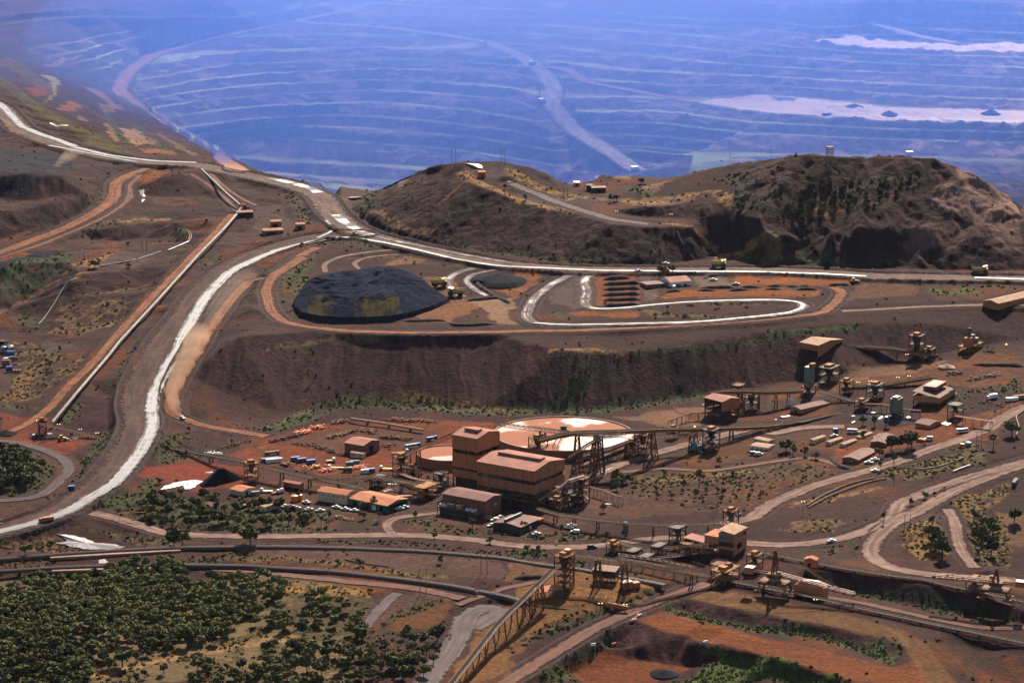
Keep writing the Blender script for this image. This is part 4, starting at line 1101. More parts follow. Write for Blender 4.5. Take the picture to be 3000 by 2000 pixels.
M['conc'] = mat('weathered_concrete', (.27, .15, .10), .85, (.19, .10, .065), .25)
M['tank'] = mat('stained_tank_wall', (.24, .115, .075), .7, (.17, .08, .05), .3, .3, stretch=(1, 1, .3))
M['slurry'] = mat('red_slurry', (.26, .066, .02), .07, (.22, .055, .016), .03, .5)
def ripples(m, lo, hi, sc):
    n, l = m.node_tree.nodes, m.node_tree.links
    t = n.new('ShaderNodeTexCoord'); z = n.new('ShaderNodeTexNoise'); z.inputs['Scale'].default_value = sc; z.inputs['Detail'].default_value = 4
    r = n.new('ShaderNodeMapRange'); r.inputs[1].default_value = .50; r.inputs[2].default_value = .56; r.inputs[3].default_value = lo; r.inputs[4].default_value = hi
    l.new(t.outputs['Object'], z.inputs['Vector']); l.new(z.outputs[0], r.inputs[0]); l.new(r.outputs[0], n['Principled BSDF'].inputs['Roughness'])
ripples(M['slurry'], .95, .40, .022)
M['pond'] = mat('muddy_water', (.2, .16, .15), .06, (.14, .11, .10), .05, 1.0)
ripples(M['pond'], .36, .46, .1)
M['wood'] = mat('weathered_timber', (.26, .15, .085), .85, (.15, .09, .055), .8)
M['tyre'] = mat('tyre_rubber', (.018, .016, .016), .85)
M['yellow'] = mat('machine_yellow', (.55, .33, .04), .5, (.38, .22, .04), .5, .4)
M['tyel'] = mat('haul_truck_cream_yellow', (.50, .37, .13), .55, (.34, .23, .09), .4, .35)
M['hivis'] = mat('high_vis_green', (.55, .66, .08), .5)
M['blue'] = mat('blue_paint', (.02, .075, .26), .45, (.018, .055, .19), .5, .4)
M['teal'] = mat('teal_paint', (.05, .22, .26), .5, (.04, .17, .2), .5, .4)
M['green'] = mat('dark_green_paint', (.02, .10, .065), .5, (.016, .075, .05), .5, .4)
M['sage'] = mat('grey_green_paint', (.13, .17, .13), .6, (.10, .12, .09), .4)
M['orangep'] = mat('orange_plastic', (.75, .17, .03), .5, (.6, .14, .03), .5, .4)
M['redp'] = mat('red_plastic', (.62, .10, .04), .5)
M['ore'] = mat('dark_ore', (.013, .013, .018), .95, (.006, .006, .009), .25, .04, bump=.5)
M['scrap'] = mat('rusted_scrap', (.34, .13, .035), .8, (.05, .03, .02), 1.2)
M['tint'] = mat('lamp_glass', (.8, .78, .7), .3)
def emit(name, c, s):
    m = bpy.data.materials.new(name); m.use_nodes = True
    b = m.node_tree.nodes['Principled BSDF']
    b.inputs['Base Color'].default_value = (.8, .75, .6, 1); b.inputs['Emission Color'].default_value = (*c, 1); b.inputs['Emission Strength'].default_value = s
    return m
M['lampw'] = emit('warm_lamp', (1, .75, .4), 1.6)
M['lampo'] = emit('orange_beacon', (1, .30, .04), 6)

# ---------------------------------------------------------------- buildings
def P1(s): return T(s)[0]
def place(N, L, R, z):
    n, l, r = (Vector(at_z(*P1(q)[:2], z)) for q in (N, L, R))
    a = (r - n); b = (l - n)
    aa = math.atan2(a.y, a.x); bb = math.atan2(b.y, b.x) - math.pi / 2
    # the longer edge is read more reliably
    wa, wb = abs(a.x), abs(b.x)
    d = (bb - aa + math.pi) % (2 * math.pi) - math.pi
    rz = aa + d * wb / (wa + wb)
    ux, uy = Vector((math.cos(rz), math.sin(rz), 0)), Vector((-math.sin(rz), math.cos(rz), 0))
    return n, rz, max(2, a.dot(ux)), max(2, b.dot(uy))
def walls(mb, lx, ly, z0, z1, t=.25):
    mb.box(0, 0, z0, lx, t, z1); mb.box(0, ly - t, z0, lx, ly, z1)
    mb.box(0, t, z0, t, ly - t, z1); mb.box(lx - t, t, z0, lx, ly - t, z1)
    return mb
def gable_roof(lx, ly, z, rh, ax, ov=.5, t=.22):
    """ax 'y': ridge along the N-L direction; 'x': along N-R; 'f': flat/mono falling to the viewer"""
    mb = MB()
    if ax == 'y':
        for x0, x1, za, zb in ((-ov, lx / 2, z - .1, z + rh), (lx / 2, lx + ov, z + rh, z - .1)):
            mb.add([(x0, -ov, za), (x1, -ov, zb), (x1, ly + ov, zb), (x0, ly + ov, za), (x0, -ov, za + t), (x1, -ov, zb + t), (x1, ly + ov, zb + t), (x0, ly + ov, za + t)],
                   [(0, 3, 2, 1), (4, 5, 6, 7), (0, 1, 5, 4), (1, 2, 6, 5), (2, 3, 7, 6), (3, 0, 4, 7)])
    elif ax == 'x':
        for y0, y1, za, zb in ((-ov, ly / 2, z - .1, z + rh), (ly / 2, ly + ov, z + rh, z - .1)):
            mb.add([(-ov, y0, za), (lx + ov, y0, za), (lx + ov, y1, zb), (-ov, y1, zb), (-ov, y0, za + t), (lx + ov, y0, za + t), (lx + ov, y1, zb + t), (-ov, y1, zb + t)],
                   [(0, 3, 2, 1), (4, 5, 6, 7), (0, 1, 5, 4), (1, 2, 6, 5), (2, 3, 7, 6), (3, 0, 4, 7)])
    else:
        mb.add([(-ov, -ov, z), (lx + ov, -ov, z), (lx + ov, ly + ov, z + rh), (-ov, ly + ov, z + rh), (-ov, -ov, z + t), (lx + ov, -ov, z + t), (lx + ov, ly + ov, z + rh + t), (-ov, ly + ov, z + rh + t)],
               [(0, 3, 2, 1), (4, 5, 6, 7), (0, 1, 5, 4), (1, 2, 6, 5), (2, 3, 7, 6), (3, 0, 4, 7)])
    return mb
def gables(mb, lx, ly, z, rh, ax, t=.25):
    if ax == 'y':
        for y in (0, ly - t):
            mb.add([(0, y, z), (lx, y, z), (lx / 2, y, z + rh), (0, y + t, z), (lx, y + t, z), (lx / 2, y + t, z + rh)], [(0, 1, 2), (5, 4, 3), (0, 3, 4, 1), (1, 4, 5, 2), (2, 5, 3, 0)])
    elif ax == 'x':
        for x in (0, lx - t):
            mb.add([(x, 0, z), (x, ly, z), (x, ly / 2, z + rh), (x + t, 0, z), (x + t, ly, z), (x + t, ly / 2, z + rh)], [(0, 1, 2), (5, 4, 3), (0, 3, 4, 1), (1, 4, 5, 2), (2, 5, 3, 0)])
    return mb
def panel(face, a, b, z0, z1, out=.06, t=.08):
    """a flat fitting on one of the two seen walls: face 'x' = wall y=0, face 'y' = wall x=0"""
    mb = MB()
    if face == 'x': mb.box(a, -out, z0, b, -out + t, z1)
    else: mb.box(-out, a, z0, -out + t, b, z1)
    return mb
def opening(root, kind, face, a, b, z0, z1, mt, frame=None):
    o = panel(face, a, b, z0, z1).build(kind, mt, root)
    if frame is not None:
        f = MB(); e = .12
        for q in ((a - e, a, z0 - e, z1 + e), (b, b + e, z0 - e, z1 + e), (a, b, z1, z1 + e), (a, b, z0 - e, z0)):
            p = panel(face, *q, out=.09, t=.12); f.add(p.v, p.f)
        f.build('frame', frame, o)
    return o
def shed(name, label, cat, N, L, R, h, zg, wall, roof, ax='y', rh=1.5, ops=(), frame=None, group=None, z0=0.0, ov=.5, lx=None, ly=None, openfront=None):
    n, rz, lx_, ly_ = place(N, L, R, zg + h)
    lx, ly = lx or lx_, ly or ly_
    r = thing(name, label, cat, (n.x, n.y, zg), rz, group)
    w = MB()
    if openfront == 'y':
        t = .25
        w.box(0, 0, z0, lx, t, h); w.box(0, ly - t, z0, lx, ly, h); w.box(lx - t, t, z0, lx, ly - t, h); w.box(0, t, h - 1, t, ly - t, h)
    else: walls(w, lx, ly, z0 - 1.0 if z0 == 0 else z0, h)
    if ax in 'xy': gables(w, lx, ly, h, rh, ax)
    w.build('wall', wall, r)
    gable_roof(lx, ly, h, rh, ax, ov).build('roof', roof, r)
    for k, f, a, b, c, d, mt in ops:
        L_ = lx if f == 'x' else ly
        opening(r, k, f, a * L_, b * L_, c, d, mt, frame if k == 'window' else None)
    r['dim'] = (lx, ly)
    return r, lx, ly
def columns(r, lx, ly, z0, z1, nx, ny, w=.7, m=None, cross=True, inset=.5):
    for i in range(nx):
        for j in range(ny):
            if 0 < i < nx - 1 and 0 < j < ny - 1: continue
            x, y = inset + (lx - 2 * inset) * i / (nx - 1), inset + (ly - 2 * inset) * j / (ny - 1)
            MB().bar((x, y, z0), (x, y, z1), w).build('column', m or M['steeld'], r)
    if cross:
        b = MB()
        xs = [inset + (lx - 2 * inset) * i / (nx - 1) for i in range(nx)]; ys = [inset + (ly - 2 * inset) * j / (ny - 1) for j in range(ny)]
        zm = (z0 + z1) / 2
        for a, c in zip(xs[:-1], xs[1:]):
            b.bar((a, inset, zm), (c, inset, zm), .3); b.bar((a, inset, z0), (c, inset, zm), .2); b.bar((c, inset, zm), (a, inset, z1), .2)
        for a, c in zip(ys[:-1], ys[1:]):
            b.bar((inset, a, zm), (inset, c, zm), .3); b.bar((inset, a, z0), (inset, c, zm), .2); b.bar((inset, c, zm), (inset, a, z1), .2)
        b.build('bracing', m or M['steeld'], r)
def handrail(pts, h=1.1, step=2.5, w=.09):
    mb = MB()
    for p, q in zip(pts[:-1], pts[1:]):
        p, q = Vector(p), Vector(q)
        up = Vector((0, 0, h))
        mb.bar(p + up, q + up, w); mb.bar(p + up * .5, q + up * .5, w * .8)
        n = max(1, int((q - p).length / step))
        for i in range(n + 1):
            c = p + (q - p) * i / n
            mb.bar(c, c + up, w)
    return mb

# main process plant: tall block and long block with open floors
n, rz, lx, ly = place('@21 2030,895', '@21 1785,860', '@21 2270,828', 34)
r = thing('process_plant', 'tall brown clad process tower block beside the large red thickener tank', 'process plant', (n.x, n.y, 0), rz)
w = walls(MB(), lx, ly, 25.2, 34); gables(w, lx, ly, 34, 2.2, 'y'); w.build('upper_wall', M['clad'], r)
walls(MB(), lx, ly, 13.6, 22.8).build('middle_wall', M['clad'], r)
walls(MB(), lx, ly, 7.4, 12.2).build('lower_wall', M['clad'], r)
gable_roof(lx, ly, 34, 2.2, 'y', .3).build('roof', M['roof'], r)
MB().box(lx * .32, ly * .25, 36, lx * .5, ly * .8, 37.4).build('roof_vent', M['roof'], r)
MB().box(.8, .8, 23, lx - .8, ly - .8, 25).box(.8, .8, 12.3, lx - .8, ly - .8, 13.5).build('gap_shade', M['dark'], r)  # near-black blocks fill the open gaps, standing in for shade
columns(r, lx, ly, 0, 25.2, 3, 3, .7)
for a in (.08, .36, .64, .92):
    MB().box(-.05, ly * a - .3, 22.8, .5, ly * a + .3, 25.2).build('post', M['cladd'], r)
    MB().box(lx * a - .3, -.05, 22.8, lx * a + .3, .5, 25.2).build('post', M['cladd'], r)
MB().box(1.5, 1.5, 0, lx - 1.5, ly - 1.5, 7).build('machinery', M['steeld'], r)

n, rz2, lx, ly = place('@22 205,1192', '@21 2000,1112', '@22 515,1087', 24)
rz2 = (rz + rz2) / 2
r = thing('process_plant', 'long brown clad plant hall with pink roof and a dark window band', 'process plant', (n.x, n.y, 0), rz2)
w = walls(MB(), lx, ly, 17.4, 24); gables(w, lx, ly, 24, 2.6, 'y'); w.build('upper_wall', M['clad'], r)
walls(MB(), lx, ly, 9.2, 15).build('lower_wall', M['clad'], r)
MB().box(.7, .7, 14.9, lx - .7, ly - .7, 17.5).build('window_band', M['glass'], r)
gable_roof(lx, ly, 24, 2.6, 'y', .4).build('roof', M['roof'], r)
MB().box(lx * .42, ly * .12, 26, lx * .58, ly * .86, 27.9).build('roof_vent', M['roof'], r)
columns(r, lx, ly, -1, 9.2, 4, 6, .7, M['steel'])
for z in (3.2, 6.2):
    MB().box(.3, .3, z, lx - .3, ly - .3, z + .3).build('floor_deck', M['steel'], r)
    handrail([(0, ly, z + .3), (0, 0, z + .3), (lx, 0, z + .3)]).build('handrail', M['yel'], r)
for i in range(20):
    x, y = random.uniform(2, lx - 4), random.uniform(2, ly - 4); z = random.choice((0, 3.5, 6.5))
    MB().box(x, y, z, x + random.uniform(1.5, 3.5), y + random.uniform(1.5, 3.5), z + random.uniform(1, 2.4)).build('machine', M['steeld'], r)
for k in range(7):
    y = ly * (.04 + .15 * k)
    MB().box(-.12, y, 9.3, 0, y + .25, 14.8).build('downpipe', M['cladd'], r); MB().box(-.12, y, 17.5, 0, y + .25, 23.8).build('downpipe', M['cladd'], r)
for a in (.2, .45, .7): MB().tube((lx * a, -.3, 9.4), (lx * a, -.3, 23), .3, 8).build('duct', M['galv'], r)
st_ = MB()
for k in range(4): st_.bar((lx + .9, ly * .1 if k % 2 else ly * .45, 4 * k), (lx + .9, ly * .45 if k % 2 else ly * .1, 4 * k + 4), 1.1, .2)
st_.build('stair', M['yel'], r)
PL_RZ = rz2

r, lx, ly = shed('switch_house', 'brown switch house with dark red roof and rooftop coolers in front of the plant hall', 'building', '@21 2105,1468', '@21 1715,1395', '@21 2252,1408', 11, 0, M['cladd'], M['roofd'], 'y', 1.4,
                 [('door', 'x', .1, .25, 0, 2.6, M['dark']), ('window', 'x', .55, .7, 6, 7.6, M['cream'])], frame=M['steel'])
MB().box(-7, .5, 4.2, -.3, ly - .5, 4.7).build('deck', M['steel'], r)
handrail([(-7, ly - .5, 4.7), (-7, .5, 4.7), (-.3, .5, 4.7)]).build('handrail', M['steel'], r)
for i in range(6):
    MB().bar((-6.6, 1 + (ly - 2) * i / 5, -1), (-6.6, 1 + (ly - 2) * i / 5, 4.2), .4).build('column', M['steel'], r)
for i, (a, mt) in enumerate(((.92, 'white'), (.84, 'white'), (.68, 'sage'), (.5, 'rooft'), (.3, 'white'), (.18, 'white'))):
    q = 2.4 if mt == 'white' else 4
    o = MB().box(-5.5, ly * a - q / 2, 4.75, -2.2, ly * a + q / 2, 4.75 + q * .62).build('cooler', M[mt], r)
    MB().tube((-3.9, ly * a, 4.75 + q * .62), (-3.9, ly * a, 5 + q * .62), .8, 10).build('fan', M['steeld'], o)
MB().box(-6, 2, .05, -1, ly - 2, 4).build('machinery', M['steeld'], r)

wn_ = [('window', 'y', a, a + .055, 3.6, 4.7, M['glass']) for a in (.06, .25, .43, .60, .78, .92)] + [('window', 'y', a, a + .055, .9, 2.0, M['glass']) for a in (.4, .72)]
shed('office_building', 'cream two storey office with orange roof and a row of dark windows', 'building', '@21 830,1412', '@21 568,1372', '@21 910,1375', 6, 0, M['cream'], M['roofo'], 'y', 1.4, wn_ + [('door', 'x', .3, .45, 0, 2.2, M['steeld'])], frame=M['white'])
shed('workshop', 'low workshop with wide orange roof joined beside the cream office', 'building', '@21 1205,1510', '@21 850,1440', '@21 1405,1445', 4.2, 0, M['green'], M['roofo'], 'y', 1.6,
     [('door', 'y', a, a + .1, 0, 3, m_) for a, m_ in ((.1, M['dark']), (.3, M['white']), (.48, M['dark']), (.62, M['white']), (.8, M['dark']))] + [('door', 'x', .1, .9, .2, 3.4, M['dark'])])
r, lx, ly = shed('storage_shed', 'brown storage shed with pink roof and open dark doorway in the scrap yard', 'building', '@21 985,958', '@21 808,930', '@21 1143,908', 6.7, 0, M['cladd'], M['roof'], 'y', 1.8, [('door', 'x', .36, .62, 0, 5, M['dark'])])
panel('y', .2, ly - .2, 5.9, 6.5).build('trim', M['green'], r)
def hut(label, N, L, R, zg, h=2.7, wall='cream', roof='rooft', ax='x', face='x', n=3, group=None, name='portable_hut', **k):
    ops = [('window', face, (i + .35) / n, (i + .6) / n, 1.1, 2.0, M['glass']) for i in range(n)] + [('door', face, .02, .1, .1, 2.1, M['white'])]
    return shed(name, label, 'hut', N, L, R, h, zg, M[wall], M[roof], ax, .35, ops, M['white'], group, ov=.25, **k)
hut('cream portable hut parked in front of the brown storage shed', '@21 985,1034', '@21 868,1018', '@21 998,1028', 0, 3, face='y', ax='y', n=2, lx=3.4)
shed('carport', 'open fronted carport shed with pink roof left of the office', 'building', '@21 400,1312', '@21 250,1285', '@21 440,1298', 4, 0, M['clad'], M['roof'], 'y', .5, openfront='y')
shed('storage_shed', 'cream storage shed with orange roof beside the black ore heap', 'building', '@20 2225,1378', '@20 2120,1352', '@20 2335,1342', 3.2, 0, M['cream'], M['roofo'], 'y', 1.0, [('door', 'x', .3, .45, 0, 2.3, M['dark'])])
shed('small_shed', 'little white shed with a red gable roof among shrubs', 'building', '@20 1955,1520', '@20 1903,1482', '@20 1992,1506', 2.6, 0, M['white'], M['roofd'], 'y', .9, [('door', 'x', .35, .6, 0, 2, M['dark'])], ly=9, lx=5)
hut('cream hut with flat roof left of the parked utes', '@21 75,1522', '@21 68,1518', '@21 235,1472', 0, 3, n=2, ly=4.5)
r, lx, ly = shed('store_building', 'dark walled store with brown roof and a long green clerestory', 'building', '@32 78,138', '@31 2165,100', '@32 278,70', 4.5, 0, M['steeld'], M['roofd'], 'x', 1.2, [('door', 'x', .5, .6, 0, 2.6, M['white'])])
MB().box(.2, ly * .55, 5.2, lx * .9, ly * .62, 7.6).build('clerestory', M['green'], r)
MB().box(lx + .1, 1, 0, lx + 7, ly * .6, 3.2).build('annex', M['cladd'], r)
MB().box(lx, .6, 3.2, lx + 7.5, ly * .65, 3.5).build('annex_roof', M['roofo'], r)

# orange transfer house and its neighbours at the lower right
n, rz, lx, ly = place('@32 2040,205', '@32 1905,178', '@32 2132,135', 14)
r = thing('transfer_house', 'tall orange transfer house with tan roof over the conveyors', 'transfer house', (n.x, n.y, 0), rz)
w = MB(); w.box(0, 0, -1, lx, .25, 14); w.box(lx - .25, .25, -1, lx, ly, 14); w.box(.25, ly - .25, 8, lx - .25, ly, 14); w.box(0, .25, 8.8, .25, ly, 14); w.box(0, .25, 4.2, .25, ly, 6)
w.build('wall', M['orange'], r)
gable_roof(lx, ly, 14, 1.4, 'f', .4).build('roof', M['rooft'], r)
for a in (.05, .36, .67):
    opening(r, 'window', 'x', lx * a, lx * (a + .26), 10.4, 12.6, M['glass'], M['orange'])
    opening(r, 'louvre', 'y', ly * a, ly * (a + .26), 9.4, 12.8, M['sage'])
opening(r, 'door', 'x', lx * .25, lx * .6, 4.2, 7.4, M['dark'])
MB().box(.6, .6, -.5, lx - .6, ly - .4, 8.6).build('machinery', M['steeld'], r)
MB().box(.1, ly + .2, 6.4, lx * .8, ly + 9, 10.8).build('annex', M['orange'], r)
MB().box(-.2, ly + .1, 10.8, lx * .85, ly + 9.4, 11.1).build('annex_roof', M['roofo'], r)
columns(r, lx * .8, ly + 9, -1, 6.4, 2, 3, .5, M['steel'])
r, lx, ly = shed('hopper_roof', 'pale pink shed roof on posts beside the orange transfer house', 'shelter', '@32 1760,280', '@32 1590,248', '@32 1802,238', 7, 0, M['steeld'], M['roof'], 'f', 1.2, z0=5.8)
columns(r, lx, ly, -1, 5.8, 2, 3, .45, M['steel'])

# screening and bin houses up the right side
def framed(name, label, N, L, R, h, zg, clad_x, clad_y, wall, roof, rh=1.5, ax='y', levels=3, cm='steeld', deck=True):
    n, rz, lx, ly = place(N, L, R, zg + h)
    r = thing(name, label, 'plant building', (n.x, n.y, zg), rz)
    w = MB()
    w.box(0, 0, h - clad_x, lx, .25, h); w.box(lx - .25, .25, h - clad_x, lx, ly, h); w.box(0, ly - .25, h - clad_x, lx - .25, ly, h)
    if clad_y: w.box(0, .25, h - clad_y, .25, ly - .25, h)
    if ax in 'xy': gables(w, lx, ly, h, rh, ax)
    w.build('wall', M[wall], r)
    gable_roof(lx, ly, h, rh, ax, .4).build('roof', M[roof], r)
    columns(r, lx, ly, -2, h - min(clad_x, clad_y) if clad_y else h, 3, 3, .6, M[cm])
    for k in range(1, levels + 1):
        z = (h - clad_x) * k / (levels + .4)
        MB().box(.2, .2, z, lx - .2, ly - .2, z + .25).build('floor_deck', M['steel'], r)
        if deck: handrail([(0, ly, z + .25), (0, 0, z + .25), (lx, 0, z + .25)]).build('handrail', M['steel'], r)
    for i in range(10):
        x, y = random.uniform(1, lx * .7), random.uniform(1, ly * .7); z = random.uniform(0, h * .6)
        MB().box(x, y, z, x + lx * .22, y + ly * .22, z + random.uniform(1, 3)).build('machine', M['steeld'], r)
    return r, lx, ly
framed('screen_house', 'open sided screen house with pink roof and one clad end beyond the thickener', '@22 1930,557', '@22 1780,512', '@22 2082,520', 14.5, 3, 6.8, 0, 'clad', 'roof', 1.6)
r, lx, ly = framed('bin_house', 'high bin house with bright roof standing on tall dark legs', '@23 462,38', '@23 300,5', '@13 672,1548', 25, 7, 9.8, 4.5, 'clad', 'rooft', 1.6, levels=4)
framed('bin_house', 'pale roofed bin house on tall legs at the right edge', '@13 2115,1222', '@13 2005,1190', '@13 2500,1120', 24, 24, 5, 5, 'clad', 'rooft', 1.8, 'x', levels=2)
r, lx, ly = framed('screen_house', 'orange sided screen house with dark roof above puddles', '@23 1570,522', '@23 1338,490', '@23 1682,432', 12.8, 8, 3.8, 3.8, 'orange', 'roofd', 2.8, 'f', levels=2)
MB().box(lx * .3, ly * .3, 15.6, lx * .95, ly * .8, 18).build('penthouse', M['cladd'], r)
handrail([(lx * .3, ly * .8, 18), (lx * .3, ly * .3, 18), (lx * .95, ly * .3, 18)]).build('handrail', M['yel'], r)
MB().tube((lx * .92, -1, 0), (lx * .92, -1, 13), .45).tube((lx * .92, -1, 13), (lx * .8, 2, 17), .45).build('pipe', M['galv'], r)
MB().box(lx + .3, 0, 8.6, lx + 7, 6, 9).build('side_deck', M['yel'], r)
for x in (lx + .6, lx + 6.6): MB().bar((x, .5, -2), (x, .5, 8.6), .4).build('leg', M['steel'], r)
shed('long_shed', 'long low brown shed with ridged roof below the high bin house', 'building', '@23 300,625', '@23 215,600', '@23 572,560', 4.6, 6, M['clad'], M['roofd'], 'x', 1.2, [('door', 'y', .3, .6, 0, 3, M['dark'])])
r, lx, ly = shed('brown_house', 'square brown building with gable roof beside bright puddles', 'building', '@23 1480,772', '@23 1360,745', '@23 1588,738', 5, 9, M['clad'], M['roofd'], 'y', 1.6, [('door', 'x', .1, .25, 0, 2.2, M['dark']), ('window', 'x', .5, .6, 1.5, 2.5, M['cream'])], frame=M['steel'])
MB().box(lx + .1, 0, 0, lx + 4.5, ly * .6, 3.1).build('annex', M['cladd'], r)
shed('long_building', 'long dark red roofed building beside two parked white utes', 'building', '@23 830,1088', '@23 680,1068', '@23 1015,1005', 3.4, 6, M['cladd'], M['roofd'], 'x', 1.1, [('door', 'y', .35, .45, 0, 2.1, M['cream'])])
shed('long_building', 'dark roofed building half hidden behind the tall trees', 'building', '@23 1080,935', '@23 930,940', '@23 1260,868', 3.4, 8, M['cladd'], M['roofd'], 'x', 1.0)
for i, (N, L, R, lb) in enumerate((('@23 420,907', '@23 390,899', '@23 526,868', 'cream transportable hut left end of the row with a white ute behind'), ('@23 570,927', '@23 538,917', '@23 681,884', 'cream transportable hut in the middle of the row'),
                                   ('@23 700,947', '@23 668,937', '@23 806,901', 'cream transportable hut at the right end of the front row'), ('@23 850,882', '@23 812,873', '@23 956,838', 'cream transportable hut behind the row beside a bus'),
                                   ('@23 832,834', '@23 810,820', '@23 906,822', 'small cream hut tucked behind the rear transportable'))):
    hut(lb, N, L, R, 7, group='cream transportable huts', n=3, ly=3.4)
hut('white long hut with yellowish roof nearest the two parked cars', '@23 5,978', '@22 2180,962', '@23 95,952', 4, 3, wall='white', face='y', ax='y', n=4)
hut('cream long hut behind the white one', '@23 5,917', '@22 2225,890', '@23 50,900', 4, 3, face='y', ax='y', n=3)
hut('small tan hut beside a white van', '@23 1440,908', '@23 1358,900', '@23 1458,893', 8, 3.6, roof='rooft', wall='clad', n=1)
# terrace workshop
r, lx, ly = shed('terrace_workshop', 'red roofed workshop on the upper terrace beside the haul road', 'building', '@12 1455,1028', '@12 1452,995', '@12 1645,1012', 5, 45.2, M['white'], M['roof'], 'x', 2.4,
                 [('door', 'x', .15, .5, 0, 3.2, M['blue']), ('door', 'x', .62, .8, 0, 3.2, M['dark'])], ly=20)
MB().box(-18, 4, 0, -.2, ly - 4, 3.6).build('annex', M['cladd'], r)
MB().box(-18.5, 3.5, 3.6, 0, ly - 3.5, 4).build('annex_roof', M['roofd'], r)
# hill top huts
for N, sz, m_, rf, lb in (('@12 570,142', (5, 3, 3.6), 'orangep', 'orangep', 'small orange hut on the saddle between the hills'), ('@12 735,200', (12, 5, 4.6), 'steeld', 'rooft', 'dark equipment building with pale roof on the saddle'), ('@12 690,185', (5, 4, 5.4), 'steeld', 'steeld', 'dark box building beside the pale roofed one on the saddle'),
                          ('@03 1275,1432', (8, 4, 6), 'wood', 'white', 'small white roofed hut on the crest of the right hill'), ('@11 2045,60', (6, 4, 5), 'redp', 'roofo', 'little red hut on top of the left hill')):
    p = G(*P1(N))
    r = thing('small_hut', lb, 'hut', p, R_(8))
    walls(MB(), sz[0], sz[1], -1, sz[2] * .8).build('wall', M[m_], r)
    gable_roof(sz[0], sz[1], sz[2] * .8, .8, 'f', .3).build('roof', M[rf], r)
    opening(r, 'door', 'x', sz[0] * .4, sz[0] * .6, 0, 2.1, M['dark'])
for N, sz, m_, lb in (('@11 140,525', (9, 5, 5), 'clad', 'rusty hut in the small yard below the haul road bend'), ('@11 70,600', (17, 7, 4.2), 'wood', 'grey open shed at the front of the small yard'), ('@11 370,545', (8, 5, 4.5), 'orange', 'orange hut at the right of the small yard'),
                      ('@10 2180,440', (14, 6, 5), 'steeld', 'dark pump hut beside the bend of the pale conveyor')):
    p = G(*P1(N))
    r = thing('small_hut', lb, 'hut', p, R_(15))
    walls(MB(), sz[0], sz[1], -1, sz[2]).build('wall', M[m_], r)
    gable_roof(sz[0], sz[1], sz[2], .8, 'f', .3).build('roof', M['roof'], r)
    opening(r, 'door', 'x', sz[0] * .15, sz[0] * .6, 0, sz[2] * .6, M['dark'])

# ---------------------------------------------------------------- thickener tanks
def thickener(label, px, py, rad, h, zg, bridge=None):
    c = at_z(px, py, zg + h)
    r = thing('thickener_tank', label, 'tank', (c[0], c[1], zg))
    n = 72; mb = MB(); t = .6
    for i in range(n):
        a0, a1 = 2 * math.pi * i / n, 2 * math.pi * (i + 1) / n
        q = [(math.cos(a) * k, math.sin(a) * k) for a in (a0, a1) for k in (rad, rad - t)]
        mb.add([(q[0][0], q[0][1], -1.5), (q[2][0], q[2][1], -1.5), (q[2][0], q[2][1], h), (q[0][0], q[0][1], h), (q[1][0], q[1][1], -1.5), (q[3][0], q[3][1], -1.5), (q[3][0], q[3][1], h), (q[1][0], q[1][1], h)],
               [(0, 1, 2, 3), (5, 4, 7, 6), (3, 2, 6, 7)])
    mb.build('wall', M['tank'], r)
    m2 = MB(); m2.add([(math.cos(2 * math.pi * i / n) * (rad - t), math.sin(2 * math.pi * i / n) * (rad - t), h - .7) for i in range(n)], [tuple(range(n))])
    m2.build('slurry', M['slurry'], r)
    m3 = MB()
    for i in range(n):
        a0, a1 = 2 * math.pi * i / n, 2 * math.pi * (i + 1) / n
        m3.bar((math.cos(a0) * (rad + .15), math.sin(a0) * (rad + .15), h - .1), (math.cos(a1) * (rad + .15), math.sin(a1) * (rad + .15), h - .1), .5, .35)
    m3.build('rim', M['conc'], r)
    return r, c
r, c = thickener('huge round thickener tank filled with red slurry behind the plant', 1651, 1268, 46.5, 6, 1)
w_ = Vector(at_z(*P1('@22 400,960'), 9)) - Vector((c[0], c[1], 0)); w_.z = 0; w_.normalize()
sd_ = Vector((-w_.y, w_.x, 0))
b = MB()
for s_ in (-1.4, 1.4):
    b.bar(Vector((0, 0, 8)) + sd_ * s_, w_ * 48 + sd_ * s_ + Vector((0, 0, 8)), .35); b.bar(Vector((0, 0, 9.4)) + sd_ * s_, w_ * 48 + sd_ * s_ + Vector((0, 0, 9.4)), .2)
    for k in range(0, 48, 3): b.bar(w_ * k + sd_ * s_ + Vector((0, 0, 8)), w_ * (k + 3) + sd_ * s_ + Vector((0, 0, 9.4)), .15); b.bar(w_ * k + sd_ * s_ + Vector((0, 0, 8)), w_ * k + sd_ * s_ + Vector((0, 0, 9.4)), .15)
b.build('bridge', M['steel'], r)
MB().box(-4, -4, 8, 4, 4, 8.4).box(-2, -2, 8.4, 2, 2, 11).build('drive_house', M['steel'], r)
MB().box(-3.4, -3, 11, 3.4, 3, 11.3).build('drive_roof', M['roofd'], r)
MB().tube((0, 0, 0), (0, 0, 8), .7, 10).build('centre_column', M['steeld'], r)
thickener('smaller round thickener tank with red slurry left of the process tower', 1313, 1325, 20.5, 6.5, 0)

